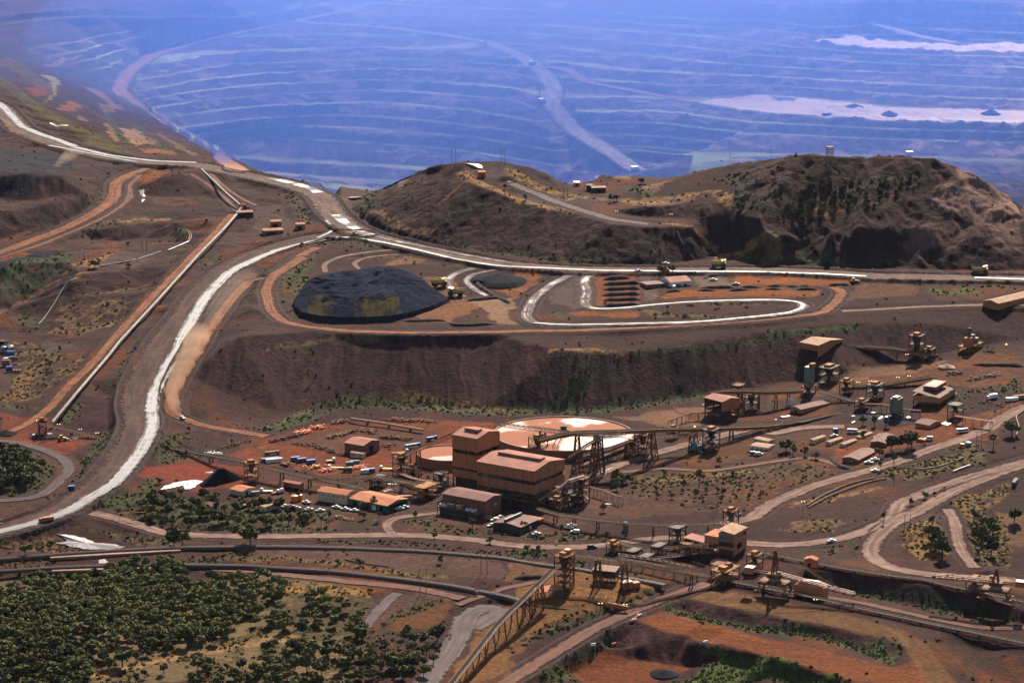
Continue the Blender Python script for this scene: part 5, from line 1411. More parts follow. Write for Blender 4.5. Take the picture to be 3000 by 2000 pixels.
# ---------------------------------------------------------------- conveyors, trestles, towers
def wpts(s):
    return [Vector(at_z(*p)) for p in T(s)]
def conveyor(label, s, w=2.4, depth=1.8, steel='steel', legs=(), rail=True, idlers=True, cover=None, belt='belt', name='belt_conveyor', truss=True, group=None, legw=.55, spread=2.6, panel_side=False):
    P = wpts(s)
    o0 = P[0].copy(); gzz = gz(o0.x, o0.y); o0.z = gzz
    r = thing(name, label, 'conveyor', o0, 0, group)
    P = [p - o0 for p in P]
    side = []
    for i in range(len(P)):
        d = (P[min(i + 1, len(P) - 1)] - P[max(i - 1, 0)]); d.z = 0; d.normalize()
        side.append(Vector((-d.y, d.x, 0)))
    # walk along at ~3 m
    st = []
    for i in range(len(P) - 1):
        n = max(1, int((P[i + 1] - P[i]).length / 3.0))
        for k in range(n):
            t = k / n
            st.append((P[i] + (P[i + 1] - P[i]) * t, (side[i] * (1 - t) + side[i + 1] * t).normalized()))
    st.append((P[-1], side[-1]))
    up = Vector((0, 0, 1))
    f = MB()
    for (a, sa), (b, sb) in zip(st[:-1], st[1:]):
        for q in (-1, 1):
            at, bt = a + sa * q * w / 2, b + sb * q * w / 2
            f.bar(at, bt, .22, .28)
            if truss:
                f.bar(at - up * depth, bt - up * depth, .2, .22)
                f.bar(at - up * depth, bt, .14); f.bar(at - up * depth, at, .14)
        if truss: f.bar(a - up * depth - sa * w / 2, b - up * depth + sb * w / 2, .12)
        f.bar(a - sa * w / 2, a + sa * w / 2, .14)
    f.build('truss' if truss else 'stringer', M[steel], r)
    if panel_side:
        f = MB()
        for (a, sa), (b, sb) in zip(st[:-1], st[1:]):
            for q in (-1, 1):
                f.add([a + sa * q * (w / 2 + .05) - up * depth, b + sb * q * (w / 2 + .05) - up * depth, b + sb * q * (w / 2 + .05), a + sa * q * (w / 2 + .05)], [(0, 1, 2, 3)])
        f.build('side_sheeting', M[steel], r)
    bl = MB()
    for (a, sa), (b, sb) in zip(st[:-1], st[1:]):
        h = up * .3
        ww = w * .36
        bl.add([a - sa * ww + h * 1.6, a - sa * ww * .4 + h, a + sa * ww * .4 + h, a + sa * ww + h * 1.6, b - sb * ww + h * 1.6, b - sb * ww * .4 + h, b + sb * ww * .4 + h, b + sb * ww + h * 1.6],
               [(0, 1, 5, 4), (1, 2, 6, 5), (2, 3, 7, 6)])
    bl.build('belt', M[belt], r)
    if idlers:
        im = MB()
        for i, (a, sa) in enumerate(st):
            if i % 1 == 0:
                im.bar(a - sa * w * .46 + up * .6, a - sa * w * .2 + up * .2, .16); im.bar(a + sa * w * .46 + up * .6, a + sa * w * .2 + up * .2, .16)
        o = im.build('idler', M['idler'], r); o['kind'] = 'stuff'
    if cover:
        cm = MB()
        for (a, sa), (b, sb) in zip(st[:-1], st[1:]):
            pr = [(-.5, .3), (-.42, .75), (-.2, 1.05), (.2, 1.05), (.42, .75), (.5, .3)]
            for (x0, z0), (x1, z1) in zip(pr[:-1], pr[1:]):
                cm.add([a + sa * x0 * w + up * z0, a + sa * x1 * w + up * z1, b + sb * x1 * w + up * z1, b + sb * x0 * w + up * z0], [(0, 1, 2, 3)])
        cm.build('cover', M[cover], r)
    if rail:
        wk = MB(); hr = MB()
        for (a, sa), (b, sb) in zip(st[:-1], st[1:]):
            q = -1 if sa.y > 0 else 1
            a1, b1 = a + sa * q * (w / 2 + .55), b + sb * q * (w / 2 + .55)
            wk.bar(a1 - up * .1, b1 - up * .1, .9, .12)
            a2, b2 = a + sa * q * (w / 2 + 1.0), b + sb * q * (w / 2 + 1.0)
            hr.bar(a2 + up * 1.1, b2 + up * 1.1, .1); hr.bar(a2 + up * .55, b2 + up * .55, .08); hr.bar(a2 - up * .1, a2 + up * 1.1, .1)
        wk.build('walkway', M['steeld'], r); hr.build('handrail', M['yel'], r)
    # trestles at fractions of the run
    L = [0.0]
    for i in range(len(st) - 1): L.append(L[-1] + (st[i + 1][0] - st[i][0]).length)
    for fr in legs:
        k = min(range(len(L)), key=lambda i: abs(L[i] - fr * L[-1]))
        a, sa = st[k]
        fw = Vector((sa.y, -sa.x, 0))
        wx, wy = a.x + o0.x, a.y + o0.y
        foot = gz(wx, wy) - o0.z - .5
        hh = a.z - depth - foot
        if hh < 1: continue
        big = hh > 12
        t = MB()
        tops, feet = [], []
        for q in (-1, 1):
            for g in ((-1, 1) if big else (0,)):
                tp = a + sa * q * w / 2 + fw * g * 1.0 - up * depth
                ft = Vector((a.x, a.y, foot)) + sa * q * (w / 2 + hh * .10) + fw * g * (1.0 + (spread - 1) * (hh / 22 if big else .4))
                t.bar(ft, tp, legw, legw); tops.append(tp); feet.append(ft)
        n = max(2, int(hh / 5))
        for i in range(1, n + 1):
            f0, f1 = (i - 1) / n, i / n
            def at_(j, ff): return feet[j] + (tops[j] - feet[j]) * ff
            prs = ((0, 1), (2, 3), (0, 2), (1, 3)) if big else ((0, 1),)
            for u, v in prs:
                t.bar(at_(u, f1), at_(v, f1), .28); t.bar(at_(u, f0), at_(v, f1), .2)
                if big: t.bar(at_(v, f0), at_(u, f1), .2)
        t.build('trestle', M['steel' if steel != 'steeld' else 'steeld'], r)
    return r

conveyor('long inclined conveyor with grey covered belt climbing from the bottom edge', '@p 1265,2070,-6 1330,1990,-2 1450,1835,3.5 1500,1783,6.8 1560,1725,10.5 1618,1668,14.5', 2.6, 1.7, 'wood', (.22, .34, .45, .55, .64, .73, .82, .9), cover=None, belt='belt')
conveyor('elevated conveyor with pale idlers running right from the tall trestle tower', '@32 470,372,17.5 740,402,17 985,440,16 1250,480,12.5 1650,548,5.5 1850,585,2.5', 2.8, 1.8, 'yel', (.02, .22, .4, .84))
# pale cage over its middle span
P = wpts('@32 985,440,16 1250,480,12.5 1690,556,5.2')
r = thing('conveyor_cage', 'pale open frame cage spanning over the conveyor middle', 'frame', (P[0].x, P[0].y, 0))
o0 = Vector((P[0].x, P[0].y, 0)); f = MB(); f2 = MB()
for A, B in zip(P[:-1], P[1:]):
    n = max(1, int((B - A).length / 3.6)); d = B - A; d.z = 0; d.normalize(); sd_ = Vector((-d.y, d.x, 0)) * 2.1
    for k in range(n):
        a, b = A + (B - A) * k / n - o0, A + (B - A) * (k + 1) / n - o0
        for q in (-1, 1):
            f.bar(a + sd_ * q + Vector((0, 0, 3.4)), b + sd_ * q + Vector((0, 0, 3.4)), .28); f.bar(a + sd_ * q + Vector((0, 0, -.5)), a + sd_ * q + Vector((0, 0, 3.4)), .22)
            f.bar(a + sd_ * q + Vector((0, 0, -.5)), b + sd_ * q + Vector((0, 0, -.5)), .28)
        f2.bar(a - sd_ + Vector((0, 0, 3.4)), a + sd_ + Vector((0, 0, 3.4)), .24)
f.build('side_frame', M['rooft'], r)['kind'] = 'stuff'; f2.build('crossbar', M['rooft'], r)['kind'] = 'stuff'
conveyor('ground conveyor with a row of pale idlers stretching to the right edge in front', '@32 1850,590,1.5 2100,640,.8 2352,690,.4 @33 300,745,.2 800,858,0 1500,1010,0 2352,1185,0 3200,1370,0', 2.8, 1.2, 'steeld', (.03, .08, .13, .18, .23, .28, .33, .38, .43, .48, .53, .58, .63, .68), legw=.4)
conveyor('dark conveyor with close idlers running across behind the parked utes', '@20 1490,955,2.5 1800,1015,4.5 2250,1092,8 @21 0,1125,8.3 270,1190,8 530,1243,7 800,1300,5.5 1000,1345,4', 2.6, 1.7, 'steeld', (.12, .28, .5, .66, .78, .9))
conveyor('ochre gallery conveyor curving over to the low transfer platform', '@21 530,1243,7.2 750,1238,7.5 1050,1232,8.5 1250,1255,8.6 1460,1295,8 1640,1320,7', 2.6, 1.8, 'yel', (.2, .45, .7, .9))
conveyor('inclined conveyor rising from the rusty frame to the process tower', '@21 1290,1062,12 1450,990,16.5 1700,888,24 1835,832,29', 2.8, 2.2, 'yel', (.1, .35), idlers=False)
conveyor('short inclined conveyor beside the small thickener tank', '@21 1330,1125,9 1500,1180,7 1700,1235,4.5 1860,1285,3', 2.4, 1.6, 'yel', (.2, .5, .8))
r = conveyor('long yellow gallery conveyor passing in front of the big thickener on tall trestles', '@22 240,902,24 420,855,26 600,826,27 960,818,26.5 1350,798,21.5 1800,792,15.5 2200,778,10.5 2352,768,9.5 @23 300,733,7.5 760,640,8.5', 2.8, 2.2, 'yel', (.15, .33, .47, .59, .72, .82, .92), legw=.75, spread=3.6, panel_side=True)
conveyor('dark gallery conveyor leaving the process tower above the slurry', '@21 2240,745,31 @22 60,775,29.5 300,800,28 600,838,26.5 900,852,26.5 1050,850,26', 2.6, 2.0, 'steeld', (.62, .8), legw=.6)
conveyor('rust brown curved gallery climbing beside the plant hall to the trestles', '@22 505,1062,15 620,992,19 720,930,22 840,872,24.5 1000,838,26', 2.6, 1.6, 'steel', (.25, .5), idlers=False)
conveyor('low gallery conveyor dipping between two transfer frames', '@22 1275,872,14 1480,866,13.5 1680,846,15.5', 2.6, 1.8, 'yel', (.15, .85))
conveyor('flat gallery conveyor right of the big tank', '@22 640,1045,6 900,975,8 1170,880,13', 2.4, 1.8, 'steel', (.2, .5, .8))
conveyor('grey hooded gallery climbing the end of the plant hall', '@22 235,1470,5 330,1410,8 450,1345,12.5 520,1282,16 660,1240,17', 2.6, 1.8, 'yel', (.3, .55, .9), cover='galv')
conveyor('long idler conveyor from the plant hall to the orange transfer house', '@22 250,1530,6 @32 400,8,6.5 700,52,7.5 1100,93,8.5 1500,112,10 1950,84,11', 2.6, 1.7, 'steel', (.12, .25, .38, .52, .66, .8, .93))
conveyor('ochre conveyor sagging towards the orange transfer house', '@32 900,315,3 1050,325,2.5 1230,335,2.5 1480,318,4 1810,285,8.5', 2.6, 1.6, 'yel', (.1, .3, .5, .7, .9))
conveyor('second ochre conveyor behind the sagging one', '@32 950,265,6 1100,300,4.5 1230,340,2.8', 2.4, 1.6, 'yel', (.2, .5))
conveyor('low flat conveyor between the trestle tower and the orange transfer house', '@32 1180,430,1.6 1500,395,1.8 1850,345,3', 2.4, 1.2, 'steeld', (.2, .5, .8))
conveyor('high arched gallery conveyor leaving the bin house to the right', '@23 655,50,27 760,40,28 900,42,28.5 1150,58,28 1380,95,27 1600,130,22 1760,150,18', 2.8, 2.2, 'yel', (.22, .42, .62), legw=.6, panel_side=True)
conveyor('sagging yellow gallery between the bin house and the dark screen house', '@23 680,395,15 850,408,15 1050,398,17 1300,352,20 1500,318,22', 2.8, 2.0, 'yel', (.3, .5, .7), panel_side=True)
conveyor('dark inclined conveyor descending beside the long brown shed', '@23 470,445,17 640,495,14.5 830,555,12 1130,640,10.5', 3.0, 2.0, 'steeld', (.3, .5, .75))
conveyor('pipe topped gallery feeding the screen house from the right', '@22 1810,470,19 1950,448,20 2100,445,20 2352,455,18.5 @23 150,450,17.5 310,440,17', 2.8, 2.2, 'yel', (.3, .5, .7, .85), panel_side=True)
conveyor('ground conveyor edged in yellow below the long brown shed', '@22 2050,810,9 @23 0,775,8 300,730,8.4 560,670,9 780,625,10', 2.4, 1.0, 'yel', (.3, .6, .9))
conveyor('short yellow conveyor over the red flat at the left', '@20 360,752,10 480,770,8.5 700,820,5.5 930,882,3', 2.6, 1.5, 'yel', (.04, .14, .5, .75))
conveyor('overland conveyor with a shining cover down the left hillside', '@10 2238,318,59 2180,395,57.5 2050,545,55 1815,785,47 1430,1212,35.5 1100,1568,25.5 @20 1000,130,22 700,480,14 478,748,5.5', 2.2, .8, 'steel', (), rail=False, idlers=False, cover='galv', truss=False)
conveyor('upper overland conveyor running back to the haul road', '@10 1850,-10,66 1960,95,63 2080,210,61 2205,318,60', 2.2, .8, 'steel', (), rail=False, idlers=False, cover='galv', truss=False)
conveyor('tan edged far belt along the top of the dark green bank', '@33 0,370,4.5 440,458,5 800,520,5.5 1150,572,5.5 1430,605,5.5 1650,660,5.5 1900,710,5.5 2100,755,5.2 2352,810,5 3000,930,5', 2.6, 1.0, 'wood', (.05, .12, .2, .28, .36, .44, .52, .6, .68, .76), legw=.4, rail=True)
conveyor('pale tan conveyor lying in the scrap yard', '@21 870,712,2.4 1100,745,2.2 1300,778,2 1540,818,1.6', 2.2, .8, 'steeld', (.2, .5, .8), rail=False, idlers=False, cover='rooft', truss=False)
conveyor('low hidden conveyor in the loop beside the pink road', '@33 1240,455,2.5 1450,485,2.5 1700,530,2.5 1900,590,3', 2.2, .9, 'steeld', (.3, .6), rail=False)
conveyor('thin ochre pipe conveyor crossing at the right end of the haul loop', '@23 1740,740,10 1900,765,9.5 2050,790,9', 2.0, 1.2, 'yel', (.2, .5, .8), idlers=False)
conveyor('chute conveyor feeding the far right bin house', '@23 1760,150,17 1850,130,20 1990,90,25 2080,60,28', 2.6, 1.8, 'yel', (.3, .7))

def tower(label, px, z1, w, d, levels, rz=PL_RZ, zg=None, steel='steel', top=True, extra=(), name='transfer_tower', base=None):
    p = G(*P1(px)) if zg is None else Vector(at_z(*P1(px)[:2], zg))
    r = thing(name, label, 'transfer tower', p, rz)
    h = z1
    for x in (-w / 2, w / 2):
        for y in (-d / 2, d / 2):
            MB().bar((x, y, -1), (x, y, h), .5).build('column', M[steel], r)
    for k in range(1, levels + 1):
        z = h * k / levels
        o = MB().box(-w / 2 - .4, -d / 2 - .4, z - .25, w / 2 + .4, d / 2 + .4, z).build('floor_deck', M[steel], r)
        c = [(-w / 2 - .4, -d / 2 - .4, z), (w / 2 + .4, -d / 2 - .4, z), (w / 2 + .4, d / 2 + .4, z), (-w / 2 - .4, d / 2 + .4, z), (-w / 2 - .4, -d / 2 - .4, z)]
        handrail(c, 1.1, 2.2).build('handrail', M['yel'], o)
    b = MB()
    for k in range(levels):
        z0, z2 = h * k / levels, h * (k + 1) / levels
        for (x0, y0), (x1, y1) in (((-1, -1), (1, -1)), ((1, -1), (1, 1)), ((1, 1), (-1, 1)), ((-1, 1), (-1, -1))):
            A0 = (x0 * w / 2, y0 * d / 2); A1 = (x1 * w / 2, y1 * d / 2)
            b.bar((*A0, z0), (*A1, z2), .22); b.bar((*A1, z0), (*A0, z2), .22)
    b.build('bracing', M[steel], r)
    MB().add([(-w * .3, -d * .3, h * .98), (w * .3, -d * .3, h * .98), (w * .3, d * .3, h * .98), (-w * .3, d * .3, h * .98), (-.6, -.6, h * .45), (.6, -.6, h * .45), (.6, .6, h * .45), (-.6, .6, h * .45)],
             [(0, 1, 2, 3), (4, 7, 6, 5), (0, 4, 5, 1), (1, 5, 6, 2), (2, 6, 7, 3), (3, 7, 4, 0)]).build('chute', M['steeld'], r)
    if top:
        MB().box(-w * .3, -d * .25, h, w * .2, d * .25, h + 1.7).build('drive_unit', M['yel'], r)
        MB().tube((w * .22, -d * .3, h + .9), (w * .22, d * .3, h + .9), .7, 10).build('head_pulley', M['steeld'], r)
    for k, (x, y, z, a, bb, cc, mt) in enumerate(extra):
        MB().box(x, y, z, x + a, y + bb, z + cc).build('equipment_box', M[mt], r)
    return r
tower('tall braced trestle tower where the inclined conveyor ends', '@32 480,690', 19, 9, 7, 5, extra=((1, -2, 19, 3, 3, 2.6, 'orangep'),))
tower('rusty transfer frame left of the small thickener tank', '@21 1340,1225', 13, 11, 6, 3, steel='steel')
tower('low ochre transfer platform in front of the office conveyors', '@21 1560,1430', 8, 14, 8, 2, steel='yel', top=False)
tower('dark transfer frame under the end of the low gallery', '@22 1200,1030', 13.5, 9, 7, 3, steel='steel')
tower('dark transfer tower standing on the road beside the grey crusher', '@22 1830,990', 14, 10, 7, 3, steel='steeld')
tower('ochre pump frame with pipes on the edge of the slurry tank', '@22 240,1050', 13, 9, 9, 2, zg=0, steel='steel', extra=((-2, -3, 13, 1.2, 1.2, 5, 'orange'), (2.6, -4, 13, 1.2, 1.2, 3, 'orange')))
tower('brown trestle frame at the right corner of the plant hall', '@22 640,1480', 16, 8, 6, 4, steel='steel', top=False)
tower('transfer tower below the middle of the sagging yellow gallery', '@23 980,580', 15, 11, 8, 3, zg=8, steel='steeld')
tower('transfer tower at the end of the arched gallery', '@23 1360,260', 26, 9, 8, 4, zg=12, steel='steeld')
tower('conveyor head frame joining two galleries at the bin house foot', '@23 560,440', 17, 14, 9, 3, zg=6, steel='steeld')
tower('small yellow head frame on the red flat at the left', '@20 390,845', 9.5, 5, 4, 2, rz=R_(20), steel='steel')
tower('trestle tower beside the black ore heap', '@20 2310,1290', 13, 7, 7, 3, steel='yel', rz=R_(20))
tower('small conveyor head frame at the bend of the pale conveyor', '@10 2250,400', 7, 5, 4, 2, rz=R_(30), steel='steel', extra=((-3, -2, 7, 2, 2, 2, 'roofo'),))
tower('ochre transfer platform by the railway cutting', '@32 930,370', 6, 7, 5, 2, steel='yel')
tower('dark transfer legs under the long idler conveyor', '@32 1520,270', 9.5, 9, 6, 2, steel='steeld', top=False)
tower('transfer frame with blue skirts next to the pale road', '@32 2010,140', 11, 8, 6, 2, steel='steel', extra=((2, -3.4, 6, 4, .3, 2, 'blue'), (-6, -3.4, 6, 4, .3, 2, 'blue')))
tower('cluttered ochre drive platform between the two stackers', '@32 1960,650', 9, 16, 9, 2, steel='yel', extra=((-6, -3, 9, 3, 3, 2, 'yel'), (0, -2, 9, 4, 3, 2.4, 'steel')))
tower('brown feeder platform left of the far right bin house', '@23 1860,110', 7, 22, 9, 2, zg=22, steel='yel', extra=((-9, -3, 7, 6, 5, 6, 'roofo'), (0, -2, 7, 3, 3, 7, 'galv'), (4, -3, 7, 3, 3, 4, 'sage'), (-2, 0, 7, 2, 2, 12, 'steel')))
tower('frame of pipes beside the high bin house', '@23 370,520', 9, 8, 7, 2, zg=6, steel='steel', top=False, extra=((-3.5, -3, 9, 6.5, 5, 14, 'sage'), (-3, -4.5, 23, 5, 3, 2.6, 'yel')))
tower('grey green bin tower standing in the black puddles', '@23 1175,730', 6, 8, 7, 2, zg=8, steel='steeld', top=False, extra=((-4, -3, 6, 8, 6, 10, 'sage'), (-3, -2, 16, 6, 4, 1.2, 'orange')))

# yard stackers: travelling machines straddling the two ground belts
def stacker(label, px, zg, dirx, boom, boom_h, h, s=1.0, house=True):
    p = Vector(at_z(*P1(px)[:2], zg))
    r = thing('stacker', label, 'stacker', p, dirx)
    for x in (-7, 7):
        for y in (-4.5, 4.5):
            o = MB().bar((x * s, y * s, 5 * s), (x * 1.15 * s, y * s, .9), 1.1 * s).build('leg', M['orange' if y < 0 else 'steel'], r)
            MB().box(x * 1.15 * s - 2.2, y * s - .6, -.2, x * 1.15 * s + 2.2, y * s + .6, 1).build('bogie', M['steel'], o)
    MB().box(-8 * s, -5 * s, 5 * s, 8 * s, 5 * s, 6.4 * s).build('portal_frame', M['steel'], r)
    MB().tube((0, 0, 6.4 * s), (0, 0, 8.2 * s), 3.4 * s, 16).build('slew_ring', M['galv'], r)
    MB().box(-4 * s, -2.5 * s, 8.2 * s, 4 * s, 2.5 * s, 10.5 * s).build('slew_platform', M['steel'], r)
    m_ = MB()
    for y in (-1.8 * s, 1.8 * s):
        m_.bar((-1.5 * s, y, 10 * s), (0, y * .5, h), .7 * s); m_.bar((2 * s, y, 10 * s), (0, y * .5, h), .7 * s)
        for k in range(1, 4): m_.bar((-1.5 * s + .4 * k, y * (1 - .12 * k), 10 * s + (h - 10 * s) * k / 4), (2 * s - .5 * k, y * (1 - .12 * k), 10 * s + (h - 10 * s) * k / 4), .4 * s)
    m_.build('mast', M['steel'], r)
    bx = MB(); L = boom; n = int(L / 3)
    z0, z1 = 9.5 * s, boom_h
    for y in (-1.3, 1.3):
        for k in range(n):
            a, b = Vector((2 + L * k / n, y, z0 + (z1 - z0) * k / n)), Vector((2 + L * (k + 1) / n, y, z0 + (z1 - z0) * (k + 1) / n))
            bx.bar(a, b, .4); bx.bar(a + Vector((0, 0, 1.8)), b + Vector((0, 0, 1.8)), .35); bx.bar(a, b + Vector((0, 0, 1.8)), .2); bx.bar(a, a + Vector((0, 0, 1.8)), .2)
    bo = bx.build('boom', M['orange'], r)
    MB().bar((2, 0, z0 + 1.2), (2 + L, 0, z1 + 1.2), 1.5, .2).build('belt', M['belt'], bo)
    MB().tube((2 + L, -1.4, z1 + .8), (2 + L, 1.4, z1 + .8), .8, 10).build('head_pulley', M['steel'], bo)
    st = MB()
    for y in (-1, 1):
        st.bar((0, y, h - .3), (2 + L * .8, y * 1.2, z0 + (z1 - z0) * .8 + 1.8), .22); st.bar((0, y, h - .3), (-13 * s, y * 1.2, 11 * s), .22)
    st.build('stay', M['steel'], r)
    ca = MB()
    for y in (-1.6, 1.6): ca.bar((0, y, 10 * s), (-14 * s, y, 10.5 * s), .6)
    ca.build('counterweight_arm', M['steel'], r)
    MB().box(-17 * s, -2.6 * s, 9 * s, -12 * s, 2.6 * s, 12.6 * s).build('counterweight', M['orange'], r)
    if house: MB().box(2, -4.4 * s, 10.6 * s, 4.5 * s, -2.4 * s, 13 * s).build('cab', M['rooft'], r)
    return r
stacker('orange slewing stacker with long boom reaching down to the near belt', '@33 60,730', 0, R_(-26), 44, 4, 24, 1.0)
stacker('rusty stacker at the right straddling the far belt', '@33 2090,790', 4.5, R_(160), 32, 8, 17, .9)
o = MB().box(0, 0, -1, 17, 9, 5).add([(0, 0, 5), (17, 0, 5), (17, 9, 5), (0, 9, 5), (4, 3, 7.6), (13, 3, 7.6), (13, 6, 7.6), (4, 6, 7.6)], [(0, 1, 5, 4), (1, 2, 6, 5), (2, 3, 7, 6), (3, 0, 4, 7), (4, 5, 6, 7)]).build('hopper_box', M['orange'])
p = G(*P1('@33 240,770')); o.location = p + Vector((0, 1, 1)); o.rotation_euler = (0, 0, R_(-24)); tag(o, 'orange box hopper with sloped lid under the stacker boom', 'hopper')
r = thing('cabin', 'small tan cabin on the far belt beside the stacker mast', 'cabin', Vector(at_z(*P1('@33 330,500')[:2], 4.5)), R_(-20))
walls(MB(), 7, 5, 0, 4.4).build('wall', M['orange'], r); gable_roof(7, 5, 4.4, 1, 'y', .3).build('roof', M['roofo'], r)
opening(r, 'door', 'x', 2, 4, 0, 2.4, M['dark'])
# crusher feeder house by the tower
p = G(*P1('@32 740,640')); r = thing('hopper_shed', 'dark hopper shed on legs under the elevated conveyor', 'shed', p, R_(-18))
walls(MB(), 13, 8, 3, 7).build('wall', M['steeld'], r); gable_roof(13, 8, 7, .8, 'f', .4).build('roof', M['wood'], r)
columns(r, 13, 8, -1, 3, 4, 2, .4, M['steel'])
p = G(*P1('@32 1050,700')); r = thing('motor_box', 'rust red motor house beside the leaning trestle', 'box', p, R_(30))
MB().box(-3, -2, 0, 3, 2, 4).build('wall', M['clad'], r); MB().box(-3.3, -2.3, 4, 3.3, 2.3, 4.3).build('roof', M['orange'], r); MB().box(4, -2, 0, 8, 2, 3).build('annex', M['clad'], r)
p = G(*P1('@32 230,810')); r = thing('canopy', 'tan canopy roof on posts under the inclined conveyor', 'shelter', p, R_(25))
columns(r, 16, 7, -1, 4.2, 4, 2, .35, M['wood'], cross=False); gable_roof(16, 7, 4.2, .8, 'f', .3).build('roof', M['roofo'], r)
# the discarded curved chute lying on the pad
p = G(*P1('@32 880,870')); r = thing('old_screw_tube', 'tan cylinder with a round plate lying on the dirt pad', 'tube', p, R_(-22))
MB().tube((0, 0, 1.5), (12, 0, 1.0), 1.5, 12, .9).build('cylinder', M['clad'], r)
o = MB().prism([(math.cos(t / 10 * math.pi) * 3, math.sin(t / 10 * math.pi) * 3) for t in range(20)], -.3, .3).build('round_plate', M['orange'], r)
o.rotation_euler = (0, R_(80), R_(10)); o.location = (-.6, 0, 3)
# crusher on the plant road
p = G(*P1('@22 1700,1000')); r = thing('mobile_crusher', 'grey green mobile crusher with raised boom on the plant road', 'crusher', p, R_(20))
MB().box(-5, -2, .8, 5, 2, 3.6).build('body', M['sage'], r, bev=.2)
MB().bar((3, 0, 3.2), (13, 0, 8), 1.4, .7).build('boom', M['steeld'], r)
for y in (-2.2, 2.2): MB().box(-5, y - .5, 0, 4.6, y + .5, 1.1).build('track', M['tyre'], r, bev=.2)
MB().box(-4, -1.4, 3.6, -1, 1.4, 5.4).build('engine_house', M['teal'], r)

# pipe racks and small process frames between the main buildings
def pipe_rack(label, s, h=4.5, n=4, w=3.0):
    P = np.array([list(surf(HC, *p[:2])) for p in T(s)]); P, t = resample(P, 6)
    o0 = Vector(P[0]); r = thing('pipe_rack', label, 'pipe rack', o0)
    Q = [Vector(p) - o0 for p in P]
    sd = []
    for i in range(len(Q)):
        d = Q[min(i + 1, len(Q) - 1)] - Q[max(0, i - 1)]; d.z = 0; d.normalize(); sd.append(Vector((-d.y, d.x, 0)))
    for q, s_ in zip(Q, sd):
        b = MB()
        for k in (-1, 1): b.bar(q + s_ * k * w / 2 - Vector((0, 0, 1)), q + s_ * k * w / 2 + Vector((0, 0, h)), .35)
        b.bar(q - s_ * w / 2 + Vector((0, 0, h)), q + s_ * w / 2 + Vector((0, 0, h)), .35); b.build('bent', M['steel'], r)
    for k in range(n):
        m = MB(); o = (k / (n - 1) - .5) * w * .85; rad = random.uniform(.12, .32)
        for a, b, s0, s1 in zip(Q[:-1], Q[1:], sd[:-1], sd[1:]): m.tube(a + s0 * o + Vector((0, 0, h + .4)), b + s1 * o + Vector((0, 0, h + .4)), rad, 6, cap=False)
        m.build('pipe', M[random.choice(('steel', 'clad', 'galv', 'conc'))], r)
for s, lb in (('@22 560,1240 700,1180 900,1090 1180,990', 'pipe rack beside the pale road under the trestles'), ('@23 1720,750 1880,775 2050,800', 'brown pipe rack right of the white bus'), ('@21 1080,1330 1250,1350 1500,1385 1700,1400', 'low pipe rack before the switch house'), ('@21 1280,1260 1450,1330 1700,1370', 'pipe rack left of the process tower foot'),
              ('@22 1450,790 1620,720 1760,715 1900,745', 'curved pipe rack on the pad below the screen house'), ('@23 1400,700 1250,690 1050,640 860,640', 'pipe rack over the black puddles'), ('@32 1000,500 1250,540 1500,600 1700,640', 'pipe rack under the elevated conveyor'), ('@22 700,1400 850,1440 1000,1500', 'pipe rack at the right foot of the plant hall')):
    pipe_rack(lb, s)
for s, z, w, d, n, lb in (('@21 1130,1330', 7, 8, 6, 2, 'small brown frame left under the ochre gallery'), ('@21 1700,1330', 9, 7, 6, 2, 'process frame against the foot of the process tower'), ('@21 1440,1250', 7, 6, 5, 2, 'process frame under the short inclined conveyor'), ('@22 560,1520', 9, 10, 7, 2, 'process frame at the right foot of the plant hall'), ('@22 420,1540', 7, 9, 7, 2, 'process frame below the hooded gallery'),
                          ('@22 1100,1035', 9, 7, 6, 2, 'small frame between the trestles right of the big tank'), ('@22 1480,880', 7, 7, 5, 2, 'small frame under the low gallery'), ('@22 2080,560', 13, 8, 6, 3, 'frame right of the open sided screen house'), ('@22 2200,620', 9, 9, 6, 2, 'frame under the pipe topped gallery'), ('@23 720,470', 9, 9, 6, 2, 'frame below the start of the sagging gallery'), ('@23 860,620', 6, 9, 6, 2, 'low frame under the dark inclined conveyor'), ('@23 1720,690', 9, 9, 7, 2, 'side frame right of the orange sided screen house'),
                          ('@32 1120,410', 4.5, 9, 5, 1, 'low drive frame by the sagging ochre conveyor'), ('@32 1350,370', 5, 10, 5, 1, 'low drive frame under the sagging ochre conveyor'), ('@32 1620,380', 7, 9, 6, 2, 'frame left of the orange transfer house'), ('@32 1900,560', 6, 8, 6, 2, 'frame at the foot of the drive platform'), ('@32 2230,520', 9, 8, 6, 2, 'frame behind the stacker'), ('@33 1900,720', 7, 10, 6, 2, 'frame left of the rusty stacker'), ('@32 1240,450', 4, 8, 5, 1, 'low frame beside the pale cage'), ('@23 1480,150', 7, 8, 6, 1, 'roofed feeder frame left of the brown feeder platform')):
    tower(lb, s, z, w, d, n, steel=random.choice(('steel', 'steeld')), top=random.random() < .5, name='process_module')

